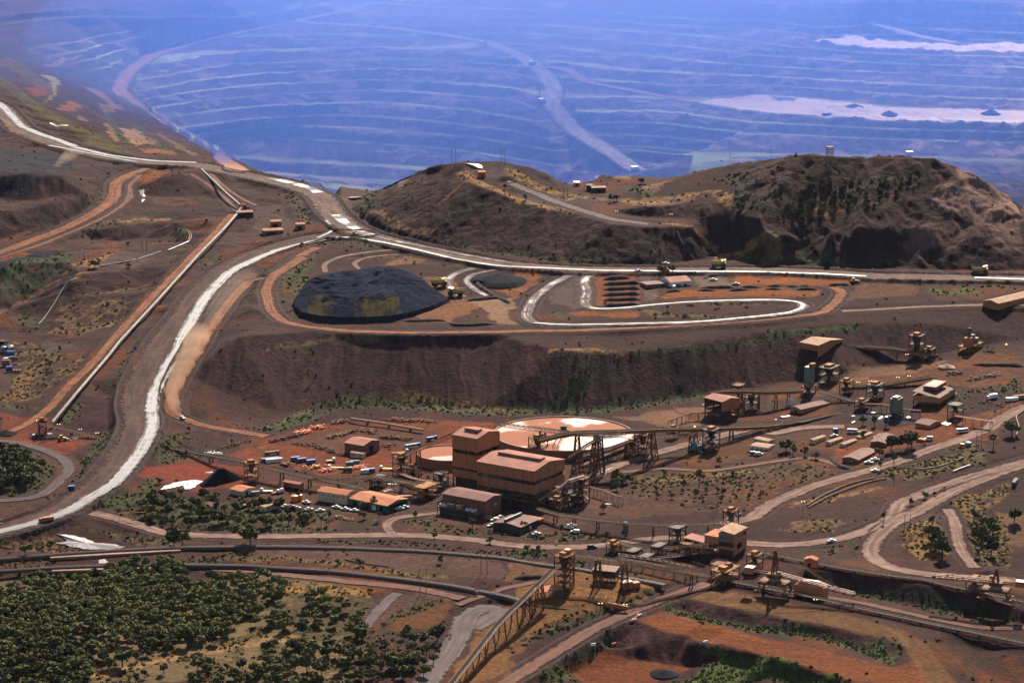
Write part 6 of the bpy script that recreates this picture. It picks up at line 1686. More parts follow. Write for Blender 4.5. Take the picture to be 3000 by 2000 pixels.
# ---------------------------------------------------------------- vehicles
def wheel_mesh(r, w, name='wheel', hub=None):
    mb = MB().tube((0, -w / 2, 0), (0, w / 2, 0), r, 12)
    me = mb.build(name, M['tyre']).data
    bpy.data.objects.remove(bpy.data.objects[name])
    return me
def add_wheels(r, pos, rad, w):
    first = None
    for x, y in pos:
        if first is None:
            first = MB().tube((0, -w / 2, 0), (0, w / 2, 0), rad, 12).build('wheel', M['tyre'], r)
            o = first
            MB().tube((0, -w / 2 - .02, 0), (0, w / 2 + .02, 0), rad * .5, 8).build('rim', M['idler'], o)
        else:
            o = first.copy(); COL.objects.link(o); o.parent = r
            for g in first.children:
                d = g.copy(); COL.objects.link(d); d.parent = o
        o.location = (x, y, rad)
def profile(pts, w, y0=None):
    """side outline (x, z) extruded across the width"""
    n = len(pts); y0 = -w / 2
    return MB().add([(x, y0, z) for x, z in pts] + [(x, -y0, z) for x, z in pts],
                    [tuple(range(n)), tuple(reversed(range(n, 2 * n)))] + [(i, n + i, n + (i + 1) % n, (i + 1) % n) for i in range(n)])
HIDE = (0, 0, -500)
def make_ute(kind='ute', paint='white', stripe=True):
    r = thing('utility_truck' if kind == 'ute' else 'four_wheel_drive' if kind == 'suv' else 'van', 'white utility truck', 'car', (0, 0, 0))
    if kind == 'ute':
        profile([(-2.55, .45), (2.55, .45), (2.6, .95), (1.2, 1.15), (.95, 1.1), (-.8, 1.1), (-2.55, .8)], 1.8).build('body', M[paint], r, bev=.05)
        profile([(1.15, 1.1), (.55, 1.8), (-.75, 1.82), (-.85, 1.1)], 1.65).build('cab', M[paint], r, bev=.05)
        profile([(1.08, 1.2), (.56, 1.72), (-.6, 1.72), (-.7, 1.2)], 1.70).build('side_window', M['glass'], r)
        b = MB().box(-2.6, -.95, .85, -.9, .95, .95)
        for q in ((-2.6, -.95, .95, -.9, -.88, 1.25), (-2.6, .88, .95, -.9, .95, 1.25), (-2.6, -.88, .95, -2.53, .88, 1.25)): b.box(*q)
        b.build('tray', M[paint], r)
    else:
        h = 1.95 if kind == 'suv' else 2.3
        profile([(-2.4, .45), (2.45, .45), (2.5, 1.0), (1.3, 1.2), (-2.4, 1.2)], 1.85).build('body', M[paint], r, bev=.05)
        profile([(1.35, 1.2), (.75, h), (-2.3, h), (-2.4, 1.2)], 1.75).build('cabin', M[paint], r, bev=.05)
        profile([(1.2, 1.28), (.74, h - .15), (-2.15, h - .15), (-2.2, 1.28)], 1.79).build('side_window', M['glass'], r)
    if stripe: MB().box(-2.45, -.94, .68, 1.6, .94, .88).build('reflective_stripe', M['hivis'], r)
    MB().box(2.5, -.8, .7, 2.62, .8, .9).build('grille', M['steeld'], r)
    add_wheels(r, ((1.6, -.8), (1.6, .8), (-1.55, -.8), (-1.55, .8)), .4, .28)
    return r
PROTO = {}
def vehicle(kind, s, heading, label, group=None, sc=1.15, paint='white', stripe=True, near=0):
    k = (kind, paint, stripe)
    p = G(*P1(s), near)
    if k not in PROTO:
        PROTO[k] = r = make_ute(kind, paint, stripe)
        r.location = p; r.rotation_euler = (0, 0, R_(heading)); r.scale = (sc,) * 3
        r['label'] = label
        if group: r['group'] = group
        return r
    r = dup(PROTO[k], p, R_(heading), label, None, sc)
    if group: r['group'] = group
    elif 'group' in r: del r['group']
    return r
GU_ = 'white utility trucks on the mine site'
for s, hd, lb, kind in (('@21 270,1524', 35, 'white ute at the left end of the row by the cream hut', 'ute'), ('@21 345,1533', 35, 'white ute third in the row by the cream hut', 'ute'), ('@21 373,1541', 35, 'white ute at the right end of the row by the cream hut', 'ute'),
        ('@21 485,1551', 30, 'white ute parked alone left of the office car park trees', 'ute'), ('@21 590,1562', 20, 'white ute half under trees below the office', 'ute'), ('@21 740,1531', 160, 'white ute in front of the cream office doors', 'ute'),
        ('@21 820,1548', 165, 'white ute in front of the join of office and workshop', 'ute'), ('@21 905,1561', 170, 'white ute behind trees before the orange roofed workshop', 'ute'), ('@21 1322,1544', 25, 'white ute nearer the workshop corner', 'ute'), ('@21 1366,1532', 25, 'white ute behind the one at the workshop corner', 'ute'),
        ('@21 465,1486', 150, 'white ute near the orange tank beside the office', 'ute'), ('@31 2195,78', 205, 'white ute left of two on the shed apron', 'ute'), ('@31 2242,58', 205, 'white ute right of two on the shed apron', 'ute'), ('@31 2165,130', 215, 'white ute nosing against the green striped store', 'ute'),
        ('@32 548,130', 165, 'white ute at the back of three on the gravel park', 'ute'), ('@32 524,152', 170, 'white ute at the front left of three on the gravel park', 'ute'), ('@32 580,190', 160, 'white four wheel drive nearest the road on the gravel park', 'suv'), ('@32 222,208', 30, 'white ute alone before the green striped store', 'ute'),
        ('@23 985,1196', 175, 'white ute driving on the pink road below the long building', 'ute'), ('@23 926,1120', 165, 'white ute left of two at the long building', 'ute'), ('@23 984,1093', 165, 'white ute right of two at the long building', 'ute'), ('@23 1475,905', 170, 'white van by the small tan hut', 'van'),
        ('@23 1008,888', 20, 'pale ute in the shade behind the huts', 'ute'), ('@23 607,876', 30, 'white ute behind the middle transportable hut', 'ute'), ('@22 2268,1044', 20, 'white car beside the blue one at the long huts', 'suv'), ('@20 1676,708', -58, 'white ute racing down the dirt road ahead of its dust', 'ute'),
        ('@33 583,274', 25, 'white ute with green stripe alone on the pale road', 'ute'), ('@12 1162,930', 15, 'white ute on the wet haul road left of the terrace workshop', 'ute'), ('@12 1412,860', 5, 'white ute on the far lane behind the terrace trees', 'ute'), ('@12 1491,1078', 75, 'white four wheel drive at the terrace workshop door', 'suv'),
        ('@12 1850,1010', 5, 'white ute on the pale loop right of the terrace workshop', 'ute'), ('@12 2058,1048', 10, 'white ute at the right of the terrace loop', 'ute')):
    vehicle(kind, s, hd, lb, GU_, stripe=kind == 'ute')
vehicle('suv', '@21 313,1528', 35, 'dark car second in the row by the cream hut', paint='steeld', stripe=False)
vehicle('suv', '@22 2224,1036', 20, 'dark blue car at the end of the white hut', paint='blue', stripe=False)
vehicle('suv', '@32 735,330', 10, 'small dark car on the pink road before the ochre conveyors', paint='steeld', stripe=False)

def make_bus(p, hd, L, label):
    r = thing('minibus', label, 'bus', p, R_(hd))
    profile([(-L / 2, .5), (L / 2 - .1, .5), (L / 2, 1.3), (L / 2 - .4, 2.8), (-L / 2, 2.8)], 2.3).build('body', M['white'], r, bev=.08)
    MB().box(-L / 2 + .3, -1.18, 1.5, L / 2 - .7, 1.18, 2.4).build('side_window', M['glass'], r)
    profile([(L / 2 - .28, 1.5), (L / 2 - .02, 1.5), (L / 2 - .34, 2.6), (L / 2 - .55, 2.6)], 2.1).build('windscreen', M['glass'], r)
    add_wheels(r, ((L / 2 - 1.6, -1), (L / 2 - 1.6, 1), (-L / 2 + 1.7, -1), (-L / 2 + 1.7, 1)), .45, .3)
    return r
make_bus(G(*P1('@23 1785,835')), 20, 8.5, 'white bus parked on the red yard left of a long pipe rack')
make_bus(G(*P1('@23 772,840')), 172, 7, 'white minibus beside the rear transportable hut')

def flatbed(s, hd, label, bed='wood', cabp='white', L=8, load=None, lm=None, name='flatbed_truck'):
    p = G(*P1(s)); r = thing(name, label, 'truck', p, R_(hd))
    MB().box(-L / 2, -.5, .7, L / 2, .5, 1).build('chassis', M['steeld'], r)
    profile([(L / 2 - 1.9, .7), (L / 2, .7), (L / 2, 1.7), (L / 2 - .3, 2.7), (L / 2 - 1.9, 2.7)], 2.3).build('cab', M[cabp], r, bev=.06)
    profile([(L / 2 - .12, 1.75), (L / 2 + .03, 1.75), (L / 2 - .28, 2.55), (L / 2 - .4, 2.55)], 2.1).build('windscreen', M['glass'], r)
    MB().box(-L / 2, -1.2, 1, L / 2 - 2.1, 1.2, 1.25).build('bed', M[bed], r)
    add_wheels(r, [(x, y) for x in (L / 2 - 1.2, -L / 2 + 1, -L / 2 + 2.3) for y in (-1, 1)], .5, .35)
    if load: MB().box(-L / 2 + .1, -1.15, 1.25, L / 2 - 2.3, 1.15, 1.25 + load).build('cargo_box', M[lm or 'white'], r)
    return r
flatbed('@21 95,1385', 175, 'white flatbed truck left of the carport', 'white')
flatbed('@21 182,1400', 35, 'white tray truck nearest the carport pair', 'conc', L=6)
flatbed('@21 215,1390', 35, 'white tray truck behind the carport pair', 'conc', L=6)
flatbed('@21 1205,1180', 170, 'white truck with yellow bed before the rusty transfer frame', 'hivis', L=10)
flatbed('@21 150,1040', 20, 'cream crane truck at the left of the scrap yard', 'wood', 'rooft', 10, 1.2, 'wood')
flatbed('@21 690,1105', 15, 'small yellow and white truck in the middle of the yard', 'yellow', 'white', 6)
flatbed('@21 1615,905', 35, 'bright blue truck on the yard road behind the inclined conveyor', 'blue', 'blue', 8, 1.2, 'blue')
flatbed('@21 1440,975', 35, 'long pale blue trailer truck under the inclined conveyor', 'white', 'blue', 12, 1.5, 'teal')
flatbed('@21 1325,1030', 25, 'white trailer truck at the foot of the inclined conveyor', 'roofo', 'white', 12)
flatbed('@20 2290,1512', 20, 'yellow flatbed truck parked on the tan pad at the left', 'yellow', 'white', 9)
flatbed('@23 2058,530', 215, 'white box truck on the gravel pad at the right', 'white', 'white', 9, 2.4, 'white')
flatbed('@23 2268,1310', 250, 'dark trailer truck by the bank at the far right', 'white', 'steeld', 12, 1.4, 'steeld')
flatbed('@30 425,88', 205, 'dark rust red service truck on the wet haul road', 'clad', 'clad', 9, 1.8, 'clad', 'water_truck')
flatbed('@21 730,1170', 175, 'yellow low loader truck beside red parts in the yard', 'yellow', 'white', 10)

def haul_truck(p, hd, label, paint='tyel', load=True, raised=0, sc=1.0):
    r = thing('haul_truck', label, 'haul truck', p, R_(hd)); r.scale = (sc,) * 3
    MB().box(-5, -1.4, 1.5, 5.2, 1.4, 2.8).build('chassis', M['steeld'], r)
    profile([(3.6, 1.6), (6.1, 1.6), (6.2, 3.6), (5.6, 4.1), (3.6, 4.1)], 4.6).build('hood', M[paint], r, bev=.1)
    MB().box(6.12, -1.5, 1.9, 6.3, 1.5, 3.6).build('radiator', M['steeld'], r)
    MB().box(2.9, -3.3, 4.1, 6.0, 3.3, 4.3).build('deck', M[paint], r)
    MB().box(3.2, .9, 4.3, 5.2, 2.9, 6.1).build('cab', M[paint], r, bev=.08)
    MB().box(3.3, .85, 4.9, 5.25, 2.95, 5.8).build('cab_window', M['glass'], r)
    handrail([(2.9, -3.2, 4.3), (5.9, -3.2, 4.3), (5.9, 3.2, 4.3)], 1.0, 1.5, .08).build('handrail', M['yellow'], r)
    for y in (-2.6, 2.6): MB().bar((6.3, y, .6), (5.8, y, 4.2), .5, .25).build('ladder', M['yellow'], r)
    d = MB(); w = 3.2
    so_ = [(-6.3, 4.1), (-5.4, 2.9), (2.2, 2.8), (2.7, 5.2), (5.9, 6.2), (5.9, 6.45), (2.4, 5.9)]
    fl = [(-6.3, 4.3), (-5.3, 3.2), (2.0, 3.1), (2.4, 5.5)]
    for y0, y1 in ((-w, -w + .25), (w - .25, w)):
        pr = [(-6.3, 4.1), (-5.4, 2.9), (2.2, 2.8), (2.7, 5.9), (-5.9, 5.5)]
        n = len(pr)
        d.add([(x, y0, z) for x, z in pr] + [(x, y1, z) for x, z in pr], [tuple(range(n)), tuple(reversed(range(n, 2 * n)))] + [(i, n + i, n + (i + 1) % n, (i + 1) % n) for i in range(n)])
    for (xa, za), (xb, zb) in zip(fl[:-1], fl[1:]):
        d.add([(xa, -w, za), (xb, -w, zb), (xb, w, zb), (xa, w, za), (xa, -w, za - .3), (xb, -w, zb - .3), (xb, w, zb - .3), (xa, w, za - .3)], [(0, 1, 2, 3), (7, 6, 5, 4), (0, 4, 5, 1), (1, 5, 6, 2), (2, 6, 7, 3), (3, 7, 4, 0)])
    d.add([(2.3, -w, 5.5), (5.9, -w, 6.3), (5.9, w, 6.3), (2.3, w, 5.5), (2.3, -w, 5.85), (5.9, -w, 6.6), (5.9, w, 6.6), (2.3, w, 5.85)], [(0, 3, 2, 1), (4, 5, 6, 7), (0, 1, 5, 4), (1, 2, 6, 5), (2, 3, 7, 6), (3, 0, 4, 7)])
    o = d.build('dump_body', M[paint], r)
    if raised: o.rotation_euler = (0, R_(raised), 0)
    if load:
        MB().add([(-5.6, -2.9, 5.2), (2.2, -2.9, 5.4), (2.2, 2.9, 5.4), (-5.6, 2.9, 5.2), (-4, -1, 6.5), (1, -.9, 7.0), (1, 1, 7.0), (-4, 1, 6.4)], [(0, 1, 5, 4), (1, 2, 6, 5), (2, 3, 7, 6), (3, 0, 4, 7), (4, 5, 6, 7), (3, 2, 1, 0)]).build('ore_load', M['ore'], o)
    add_wheels(r, ((3.8, -2.4), (3.8, 2.4), (-3.4, -2.5), (-3.4, 2.5), (-3.4, -1.3), (-3.4, 1.3)), 1.75, 1.1)
    MB().box(6.2, -2.1, 2.2, 6.32, -1.5, 2.8).build('headlight', M['white'], r); MB().box(6.2, 1.5, 2.2, 6.32, 2.1, 2.8).build('headlight', M['white'], r)
    return r
for s, hd, lb, ld, sc in (('@12 1895,896', -3, 'dark haul truck with bright canopy on the haul road behind the terrace workshop', False, 1.0), ('@13 1945,952', -3, 'loaded haul truck on the haul road at the far right', True, 1.0),
                          ('@11 1680,1068', 20, 'dark haul truck with raised cab roof beside the black stockpile', False, 1.0), ('@11 1840,1155', 168, 'cream haul truck with empty body at the foot of the black stockpile', False, 1.0),
                          ('@p 1101,77', 175, 'tiny haul truck on the pit ramp near the top of the photo', True, .85), ('@p 1418,131', 160, 'haul truck just above the first bend of the pit ramp', True, .9), ('@p 1560,192', 120, 'haul truck coming down at the fork of the pit ramp', False, .95),
                          ('@p 1589,305', 110, 'haul truck with dark back at the inner bend of the pit ramp', False, 1.1), ('@p 1861,508', 100, 'haul truck at the top of the pit ramp behind the saddle', False, 1.3)):
    p = G(*P1(s)); p.z += .5
    haul_truck(p, hd, lb, 'white' if '@p' in s else 'tyel', ld, 0, sc)

def dozer(s, hd, label, cat='bulldozer'):
    r = thing('bulldozer' if cat == 'bulldozer' else 'wheel_loader', label, cat, G(*P1(s)), R_(hd))
    profile([(-2.5, 1), (2.6, 1), (2.6, 2.2), (.8, 2.5), (-2.5, 2.5)], 2.2).build('body', M['yellow'], r, bev=.08)
    MB().box(-1.6, -1, 2.5, .4, 1, 4).build('cab', M['yellow'], r, bev=.08)
    MB().box(-1.5, -1.04, 2.9, .44, 1.04, 3.7).build('cab_window', M['glass'], r)
    if cat == 'bulldozer':
        for y in (-1.7, 1.7): profile([(-3, .3), (-2.5, 0), (2.4, 0), (3, .4), (2.6, 1.3), (-2.6, 1.3)], .7).build('track', M['tyre'], r).location = (0, y, 0)
        MB().box(3.6, -2.4, .1, 3.9, 2.4, 1.8).build('blade', M['yellow'], r)
    else:
        add_wheels(r, ((2, -1.3), (2, 1.3), (-1.9, -1.3), (-1.9, 1.3)), .95, .7)
        MB().bar((2, 0, 1.8), (4.6, 0, .9), 1.2, .4).build('lift_arm', M['yellow'], r)
        profile([(4.4, .2), (5.8, .1), (5.8, .3), (4.8, .6), (4.7, 1.5), (4.4, 1.5)], 2.8).build('bucket', M['steel'], r)
    return r
dozer('@13 790,1030', 20, 'yellow bulldozer at the right end of the orange terrace pads')
dozer('@11 905,600', 25, 'yellow bulldozer parked in the road junction')
dozer('@20 572,912', 15, 'yellow wheel loader on the red flat at the left', 'loader')

# ---------------------------------------------------------------- containers, tanks, drums, barriers
def container(s, hd, L, paint, label, h=2.5, group=None):
    r = thing('container', label, 'container', G(*P1(s)), R_(hd), group)
    mb = MB().box(-L / 2, -1.2, .1, L / 2, 1.2, h)
    mb.build('shell', M[paint], r)
    rb = MB()
    for i in range(int(L / .6)):
        x = -L / 2 + .3 + i * .6
        rb.box(x, -1.24, .2, x + .25, 1.24, h - .1)
    rb.build('ribs', M[paint], r)['kind'] = 'stuff'
    MB().box(L / 2, -1.1, .2, L / 2 + .05, -.03, h - .1).build('door', M[paint], r); MB().box(L / 2, .03, .2, L / 2 + .05, 1.1, h - .1).build('door', M[paint], r)
    return r
for s, hd, L, pt, lb in (('@21 130,1100', 25, 12, 'blue', 'long navy container at the left of the scrap yard'), ('@21 165,1108', 22, 11, 'white', 'white long container in front of the navy one'), ('@21 362,1092', 25, 6, 'blue', 'blue container left of three in the yard'),
                         ('@21 420,1104', 25, 6, 'blue', 'blue container in the middle of three in the yard'), ('@21 505,1118', 25, 6, 'blue', 'blue container at the right of three in the yard'), ('@21 1035,1200', 15, 8, 'blue', 'bright blue container beside orange machinery'),
                         ('@21 1000,1208', 15, 5, 'white', 'white container against the bright blue one'), ('@20 2345,1410', 20, 5, 'galv', 'grey container beside the cream storage shed'), ('@23 2240,545', 20, 9, 'white', 'white container at the front of the stack of two at the right'),
                         ('@23 2305,525', 20, 9, 'rooft', 'cream container behind the white one at the right'), ('@31 2130,60', 20, 5, 'conc', 'pink container beside the switch house'), ('@23 620,830', 10, 3, 'blue', 'small blue box container between huts'),
                         ('@21 1360,1450', 12, 10, 'clad', 'brown long box under the ochre platform'), ('@20 655,1358', 10, 4, 'blue', 'small blue box among shrubs by the haul road')):
    container(s, hd, L, pt, lb)
def tank(s, rad, h, paint, label, horiz=None):
    r = thing('storage_tank', label, 'tank', G(*P1(s)), R_(horiz or 0))
    if horiz is None:
        MB().tube((0, 0, 0), (0, 0, h), rad, 16).build('shell', M[paint], r)
        MB().tube((0, 0, h), (0, 0, h + rad * .25), rad * 1.02, 16, .1).build('lid', M[paint], r)
    else:
        MB().tube((-h / 2, 0, rad + .4), (h / 2, 0, rad + .4), rad, 16).build('shell', M[paint], r)
        for x in (-h * .3, h * .3): MB().box(x - .3, -rad * .8, 0, x + .3, rad * .8, .8).build('saddle', M['steeld'], r)
    return r
for s, rad, h, pt, lb, hz_ in (('@21 355,1465', 2.2, 3.6, 'orangep', 'orange plastic tank left of the cream office', None), ('@21 398,1455', 1.9, 3.4, 'orangep', 'second orange tank partly hidden by a tree', None), ('@21 840,1198', 1.4, 6, 'green', 'dark green horizontal tank by the orange machinery', 10),
                               ('@21 860,1140', 1.2, 5, 'teal', 'teal tank left of the pair in the yard', 15), ('@21 908,1128', 1.2, 6, 'teal', 'teal tank right of the pair in the yard', 15), ('@32 1040,165', 1.5, 5, 'teal', 'tall blue tank under the long idler conveyor', None),
                               ('@23 1783,972', 1.6, 2.6, 'orangep', 'orange tank on the small pad at the right', None), ('@23 1840,958', 2.0, 2.6, 'teal', 'teal tank on the small pad at the right', None), ('@23 220,580', 2.2, 4, 'white', 'pale square topped tank at the end of the long brown shed', None),
                               ('@20 95,85', 2.6, 4, 'blue', 'dark blue tank at the back of the tank dump', None), ('@20 38,95', 2.2, 4, 'teal', 'light blue tank at the back left of the tank dump', None), ('@20 100,145', 2.4, 6, 'blue', 'blue tank lying in the middle of the tank dump', 10),
                               ('@20 60,225', 2.2, 6, 'conc', 'pinkish tank lying near the front of the tank dump', 0), ('@20 85,275', 1.9, 4.5, 'blue', 'navy tank at the front of the tank dump', 20), ('@20 20,40', 2.2, 4, 'steeld', 'dark tank at the left edge of the tank dump', None),
                               ('@20 100,100', 2, 4, 'rooft', 'cream tank beside the dark blue one in the dump', 30), ('@20 55,185', 1.4, 4, 'white', 'white small tank in the middle of the dump', 40), ('@20 110,180', 1.7, 4, 'sage', 'grey green tank right of the dump middle', 15)):
    tank(s, rad, h, pt, lb, hz_)
for i, (s, lb) in enumerate((('@20 125,283', 'tan rusty drum lying left of three at the dump front'), ('@20 150,284', 'tan rusty drum lying in the middle of three at the dump front'), ('@20 176,282', 'tan rusty drum lying right of three at the dump front'))):
    o = MB().tube((-1, 0, 1), (1, 0, 1), 1.1, 12).build('drum', M['conc']); o.location = G(*P1(s)); o.rotation_euler = (0, 0, R_(70)); tag(o, lb, 'drum', 'rusty drums')
for s, pt, lb in (('@32 1103,1006', 'redp', 'red plastic barrier at the near end of the line of four'), ('@32 1126,992', 'white', 'white plastic barrier second in the line of four'), ('@32 1153,968', 'redp', 'red plastic barrier third in the line of four'), ('@32 1172,953', 'white', 'white plastic barrier at the far end of the line of four'),
                  ('@32 748,1222', 'white', 'pale barrier alone at the corner of the lower bench'), ('@32 937,1218', 'redp', 'red barrier alone on the narrow bench'), ('@32 1776,1198', 'white', 'pale barrier alone at the green bank edge')):
    o = profile([(-.45, 0), (.45, 0), (.2, .5), (.15, 1.1), (-.15, 1.1), (-.2, .5)], 2.4).build('road_barrier', M[pt]); o.location = G(*P1(s)); o.rotation_euler = (0, 0, R_(-60)); o.scale = (1.2, 1.2, 1.1)
    tag(o, lb, 'barrier', 'red and white road barriers')

# ---------------------------------------------------------------- heaps
def heap(name, label, base, crest, zb, zc, m, cat='heap', noise=1.2, col=None, kind=None, rings=10, top=6):
    B = [Vector(at_z(*p[:2], zb)) for p in T(base)]; Cc = [Vector(at_z(*p[:2], zc)) for p in T(crest)]
    def dense(P, n):
        Q = [P[i] + (P[(i + 1) % len(P)] - P[i]) * k / n for i in range(len(P)) for k in range(n)]
        return Q
    n = 6; B, Cc = dense(B, n), dense(Cc, n)
    o0 = sum(B, Vector()) / len(B); cc = sum(Cc, Vector()) / len(Cc)
    V, Fs = [], []
    loops = [[b + (c - b) * k / rings for b, c in zip(B, Cc)] for k in range(rings + 1)] + [[c + (cc - c) * k / (top + 1) for c in Cc] for k in range(1, top + 1)]
    N = len(B)
    for li, L in enumerate(loops):
        for p in L:
            f = li / rings
            nn = float(fbm(np.array([p.x / 7.]), np.array([p.y / 7.]), 4)[0]) - .5
            bump = noise * nn * (min(1, f * 1.5)) * (2 if li > rings else 1)
            if li == 0: z = gz(p.x, p.y) - 1.5
            else: z = p.z + bump
            V.append((p.x - o0.x, p.y - o0.y, z - o0.z))
    for li in range(len(loops) - 1):
        for i in range(N):
            j = (i + 1) % N
            Fs.append((li * N + i, li * N + j, (li + 1) * N + j, (li + 1) * N + i))
    V.append((cc.x - o0.x, cc.y - o0.y, zc - o0.z)); k = len(V) - 1
    for i in range(N): Fs.append(((len(loops) - 1) * N + i, (len(loops) - 1) * N + (i + 1) % N, k))
    mb = MB(); mb.add(V, Fs)
    o = mb.build(name, m); o.location = o0; tag(o, label, cat, kind=kind)
    return o
ORE_Y = mat('ochre_spill_ore', (.07, .047, .012), .98, (.014, .013, .016), .12, .03, bump=.4, stretch=(1.6, .25, .25))
ORE_P = mat('blue_black_ore', (.013, .016, .032), .98, (.006, .008, .016), .3, .02, bump=.8)
o = heap('ore_stockpile', 'big blue black ore stockpile with ochre spill faces on the terrace', '@11 330,1215 345,1260 400,1310 560,1345 800,1360 1000,1358 1250,1345 1450,1310 1650,1250 1790,1190 1690,1120 1600,1060 1480,950 1330,890 1150,872 800,922 560,962 430,1060',
         '@11 480,1020 500,1060 560,1105 680,1140 850,1160 1040,1160 1220,1155 1380,1095 1480,1050 1540,1035 1545,1020 1500,975 1350,925 1240,885 1100,895 800,930 600,965 480,1000', 43.6, 54.5, ORE_P, 'stockpile', 3.4, rings=12, top=9)
o.data.materials.append(ORE_Y)
N_ = 18 * 6
for f in o.data.polygons:
    li, i = divmod(f.index, N_)
    i += random.choice((-1, 0, 0, 1))
    if 0 < li < random.choice((9, 11, 11)) and (13 <= i <= 19 or 27 <= i <= 38): f.material_index = 1
heap('ore_heap', 'steep black ore heap with shining run off beside the trestle tower', '@20 1820,1330 1850,1345 1950,1325 2150,1290 2230,1265 2200,1230 2080,1215 1960,1235 1870,1280', '@20 2000,1165 2010,1170 2025,1170 2045,1165 2060,1160 2050,1155 2035,1152 2020,1152 2005,1158', -.3, 8.5, M['ore'], noise=.8)
for i, (s, rad, h, lb) in enumerate((('@p 2503,314', 14, 5, 'small dark heap at the back of the pale pit flat'), ('@p 2605,336', 13, 6, 'pointed dark heap in the middle of the pale pit flat'), ('@p 2903,336', 16, 8, 'largest dark heap towards the right of the pale pit flat'),
                                 ('@p 2426,335', 9, 2, 'low faint heap at the left of the pale pit flat'), ('@p 2505,347', 12, 3, 'low dark heap on the front edge of the pale pit flat'),
                                 ('@11 2230,1000', 24, 5, 'dark rubble heap on the orange terrace pad'), ('@32 2190,560', 6, 4, 'small dark heap beside the ochre drive platform'), ('@23 1640,238', 8, 3, 'pale sand heap on the upper red yard'), ('@20 50,850', 9, 3, 'dark low heap at the left edge of the red flat'),
                                 ('@32 1400,1490', 9, 2.5, 'dark dirt heap on the lowest bench'))):
    p = G(*P1(s)); mb = MB(); n = 20; V = []; Fs = []
    for k in range(5):
        rr = rad * (1 - k / 5) ** 1.1
        for q in range(n):
            t = 2 * math.pi * q / n
            w_ = .8 + .4 * float(vnoise(np.array([math.cos(t) * 1.5 + i * 7.]), np.array([math.sin(t) * 1.5 + k * .4]))[0])
            V.append((math.cos(t) * rr * w_, math.sin(t) * rr * w_, h * (k / 5) - (1.5 if k == 0 else 0)))
    V.append((0, 0, h))
    for k in range(4):
        for q in range(n): Fs.append((k * n + q, k * n + (q + 1) % n, (k + 1) * n + (q + 1) % n, (k + 1) * n + q))
    for q in range(n): Fs.append((4 * n + q, 4 * n + (q + 1) % n, 5 * n))
    mb.add(V, Fs); o = mb.build('spoil_heap', M['conc'] if 'sand' in lb else M['ore']); o.location = p; tag(o, lb, 'heap', 'small heaps' if 'pit flat' in lb else None)
    if 'group' in o and not o['group']: del o['group']
DIRT_D = mat('dark_bund_earth', (.055, .034, .032), .95, (.03, .02, .02), .3, .1, bump=.5)
def windrow(s, w, h, label, group):
    P = np.array([list(surf(HC, *p[:2])) for p in T(s)]); P, t = resample(P, 2.5); n = len(P)
    d = np.gradient(P[:, :2], axis=0); d /= np.maximum(np.hypot(d[:, 0], d[:, 1]), 1e-6)[:, None]
    o0 = P[0].copy(); V, Fs = [], []
    for i in range(n):
        e = min(1, min(i, n - 1 - i) / 1.5)
        k = .75 + .5 * float(vnoise(np.array([t[i] / 4.]), np.array([P[i, 0] / 9.]))[0])
        for q, z in ((-.5, -.8), (-.28, .55), (0, 1), (.28, .55), (.5, -.8)):
            V.append((P[i, 0] - d[i, 1] * q * w * k - o0[0], P[i, 1] + d[i, 0] * q * w * k - o0[1], P[i, 2] - o0[2] + (h * z * k * e if z > 0 else z)))
    for i in range(n - 1):
        for q in range(4): Fs.append((i * 5 + q, i * 5 + q + 1, i * 5 + q + 6, i * 5 + q + 5))
    mb = MB().add(V, Fs); o = mb.build('earth_bund', DIRT_D, smooth=True); o.location = o0
    return tag(o, label, 'bund', group)
for i, v in enumerate((990, 1040, 1090, 1140, 1190, 1240)):
    nm = ('topmost', 'second', 'third', 'fourth', 'fifth', 'lowest')[i]
    windrow('@12 %d,%d %d,%d' % (835 - i * 4, v + 8, 1085 if i == 0 else 1185, v - 6), 7, 2.6, nm + ' dark earth bund of the six on the orange pad', 'dark bunds on the orange pad')
for s, lb in (('@12 1400,1118 1480,1108 1565,1105', 'dark bund behind the first orange bay right of the gravel'), ('@12 1690,1106 1780,1102 1865,1100', 'dark bund behind the second orange bay'), ('@12 1995,1100 2090,1097 2185,1097', 'dark bund behind the third orange bay'), ('@13 -40,1092 50,1090 130,1090', 'dark bund behind the fourth orange bay'),
              ('@13 255,1092 360,1090 460,1094', 'dark bund behind the fifth orange bay'), ('@12 1730,1078 1900,1075 2055,1074', 'dark bund edging the left of the long orange strip'), ('@12 2085,1074 2190,1073 2290,1072', 'dark bund edging the middle of the long orange strip'), ('@13 -20,1064 60,1062 140,1062', 'short dark bund under the long orange strip'),
              ('@13 170,1064 240,1062 270,1062', 'shortest dark bund under the long orange strip'), ('@13 290,1062 340,1060 385,1060', 'dark bund under the right part of the orange strip'), ('@13 540,1056 650,1052 760,1048', 'dark bund ending at the bulldozer'), ('@12 1770,1000 1790,970 1900,955', 'curved dark bund on the pale loop'),
              ('@11 1930,1195 2100,1180 2250,1165', 'long dark bund below the two haul trucks'), ('@11 2010,990 2050,1060 2180,1150 2330,1215', 'dark bund along the right of the truck track'), ('@11 1770,1395 1830,1425 2000,1422 2180,1405', 'dark curved bund at the terrace front edge'), ('@11 1340,1382 1500,1385 1750,1380', 'thin dark bund in front of the black stockpile'),
              ('@23 1870,215 2000,222 2200,222 2352,225', 'dark wavy bund at the top of the red yard'), ('@23 600,1060 600,1105 680,1160 780,1180', 'curved dark kerb bund around the long building'), ('@32 0,610 250,600 330,590', 'dark low bund in front of the trestle tower')):
    windrow(s, 5.5, 1.9, lb, 'dark earth bunds')

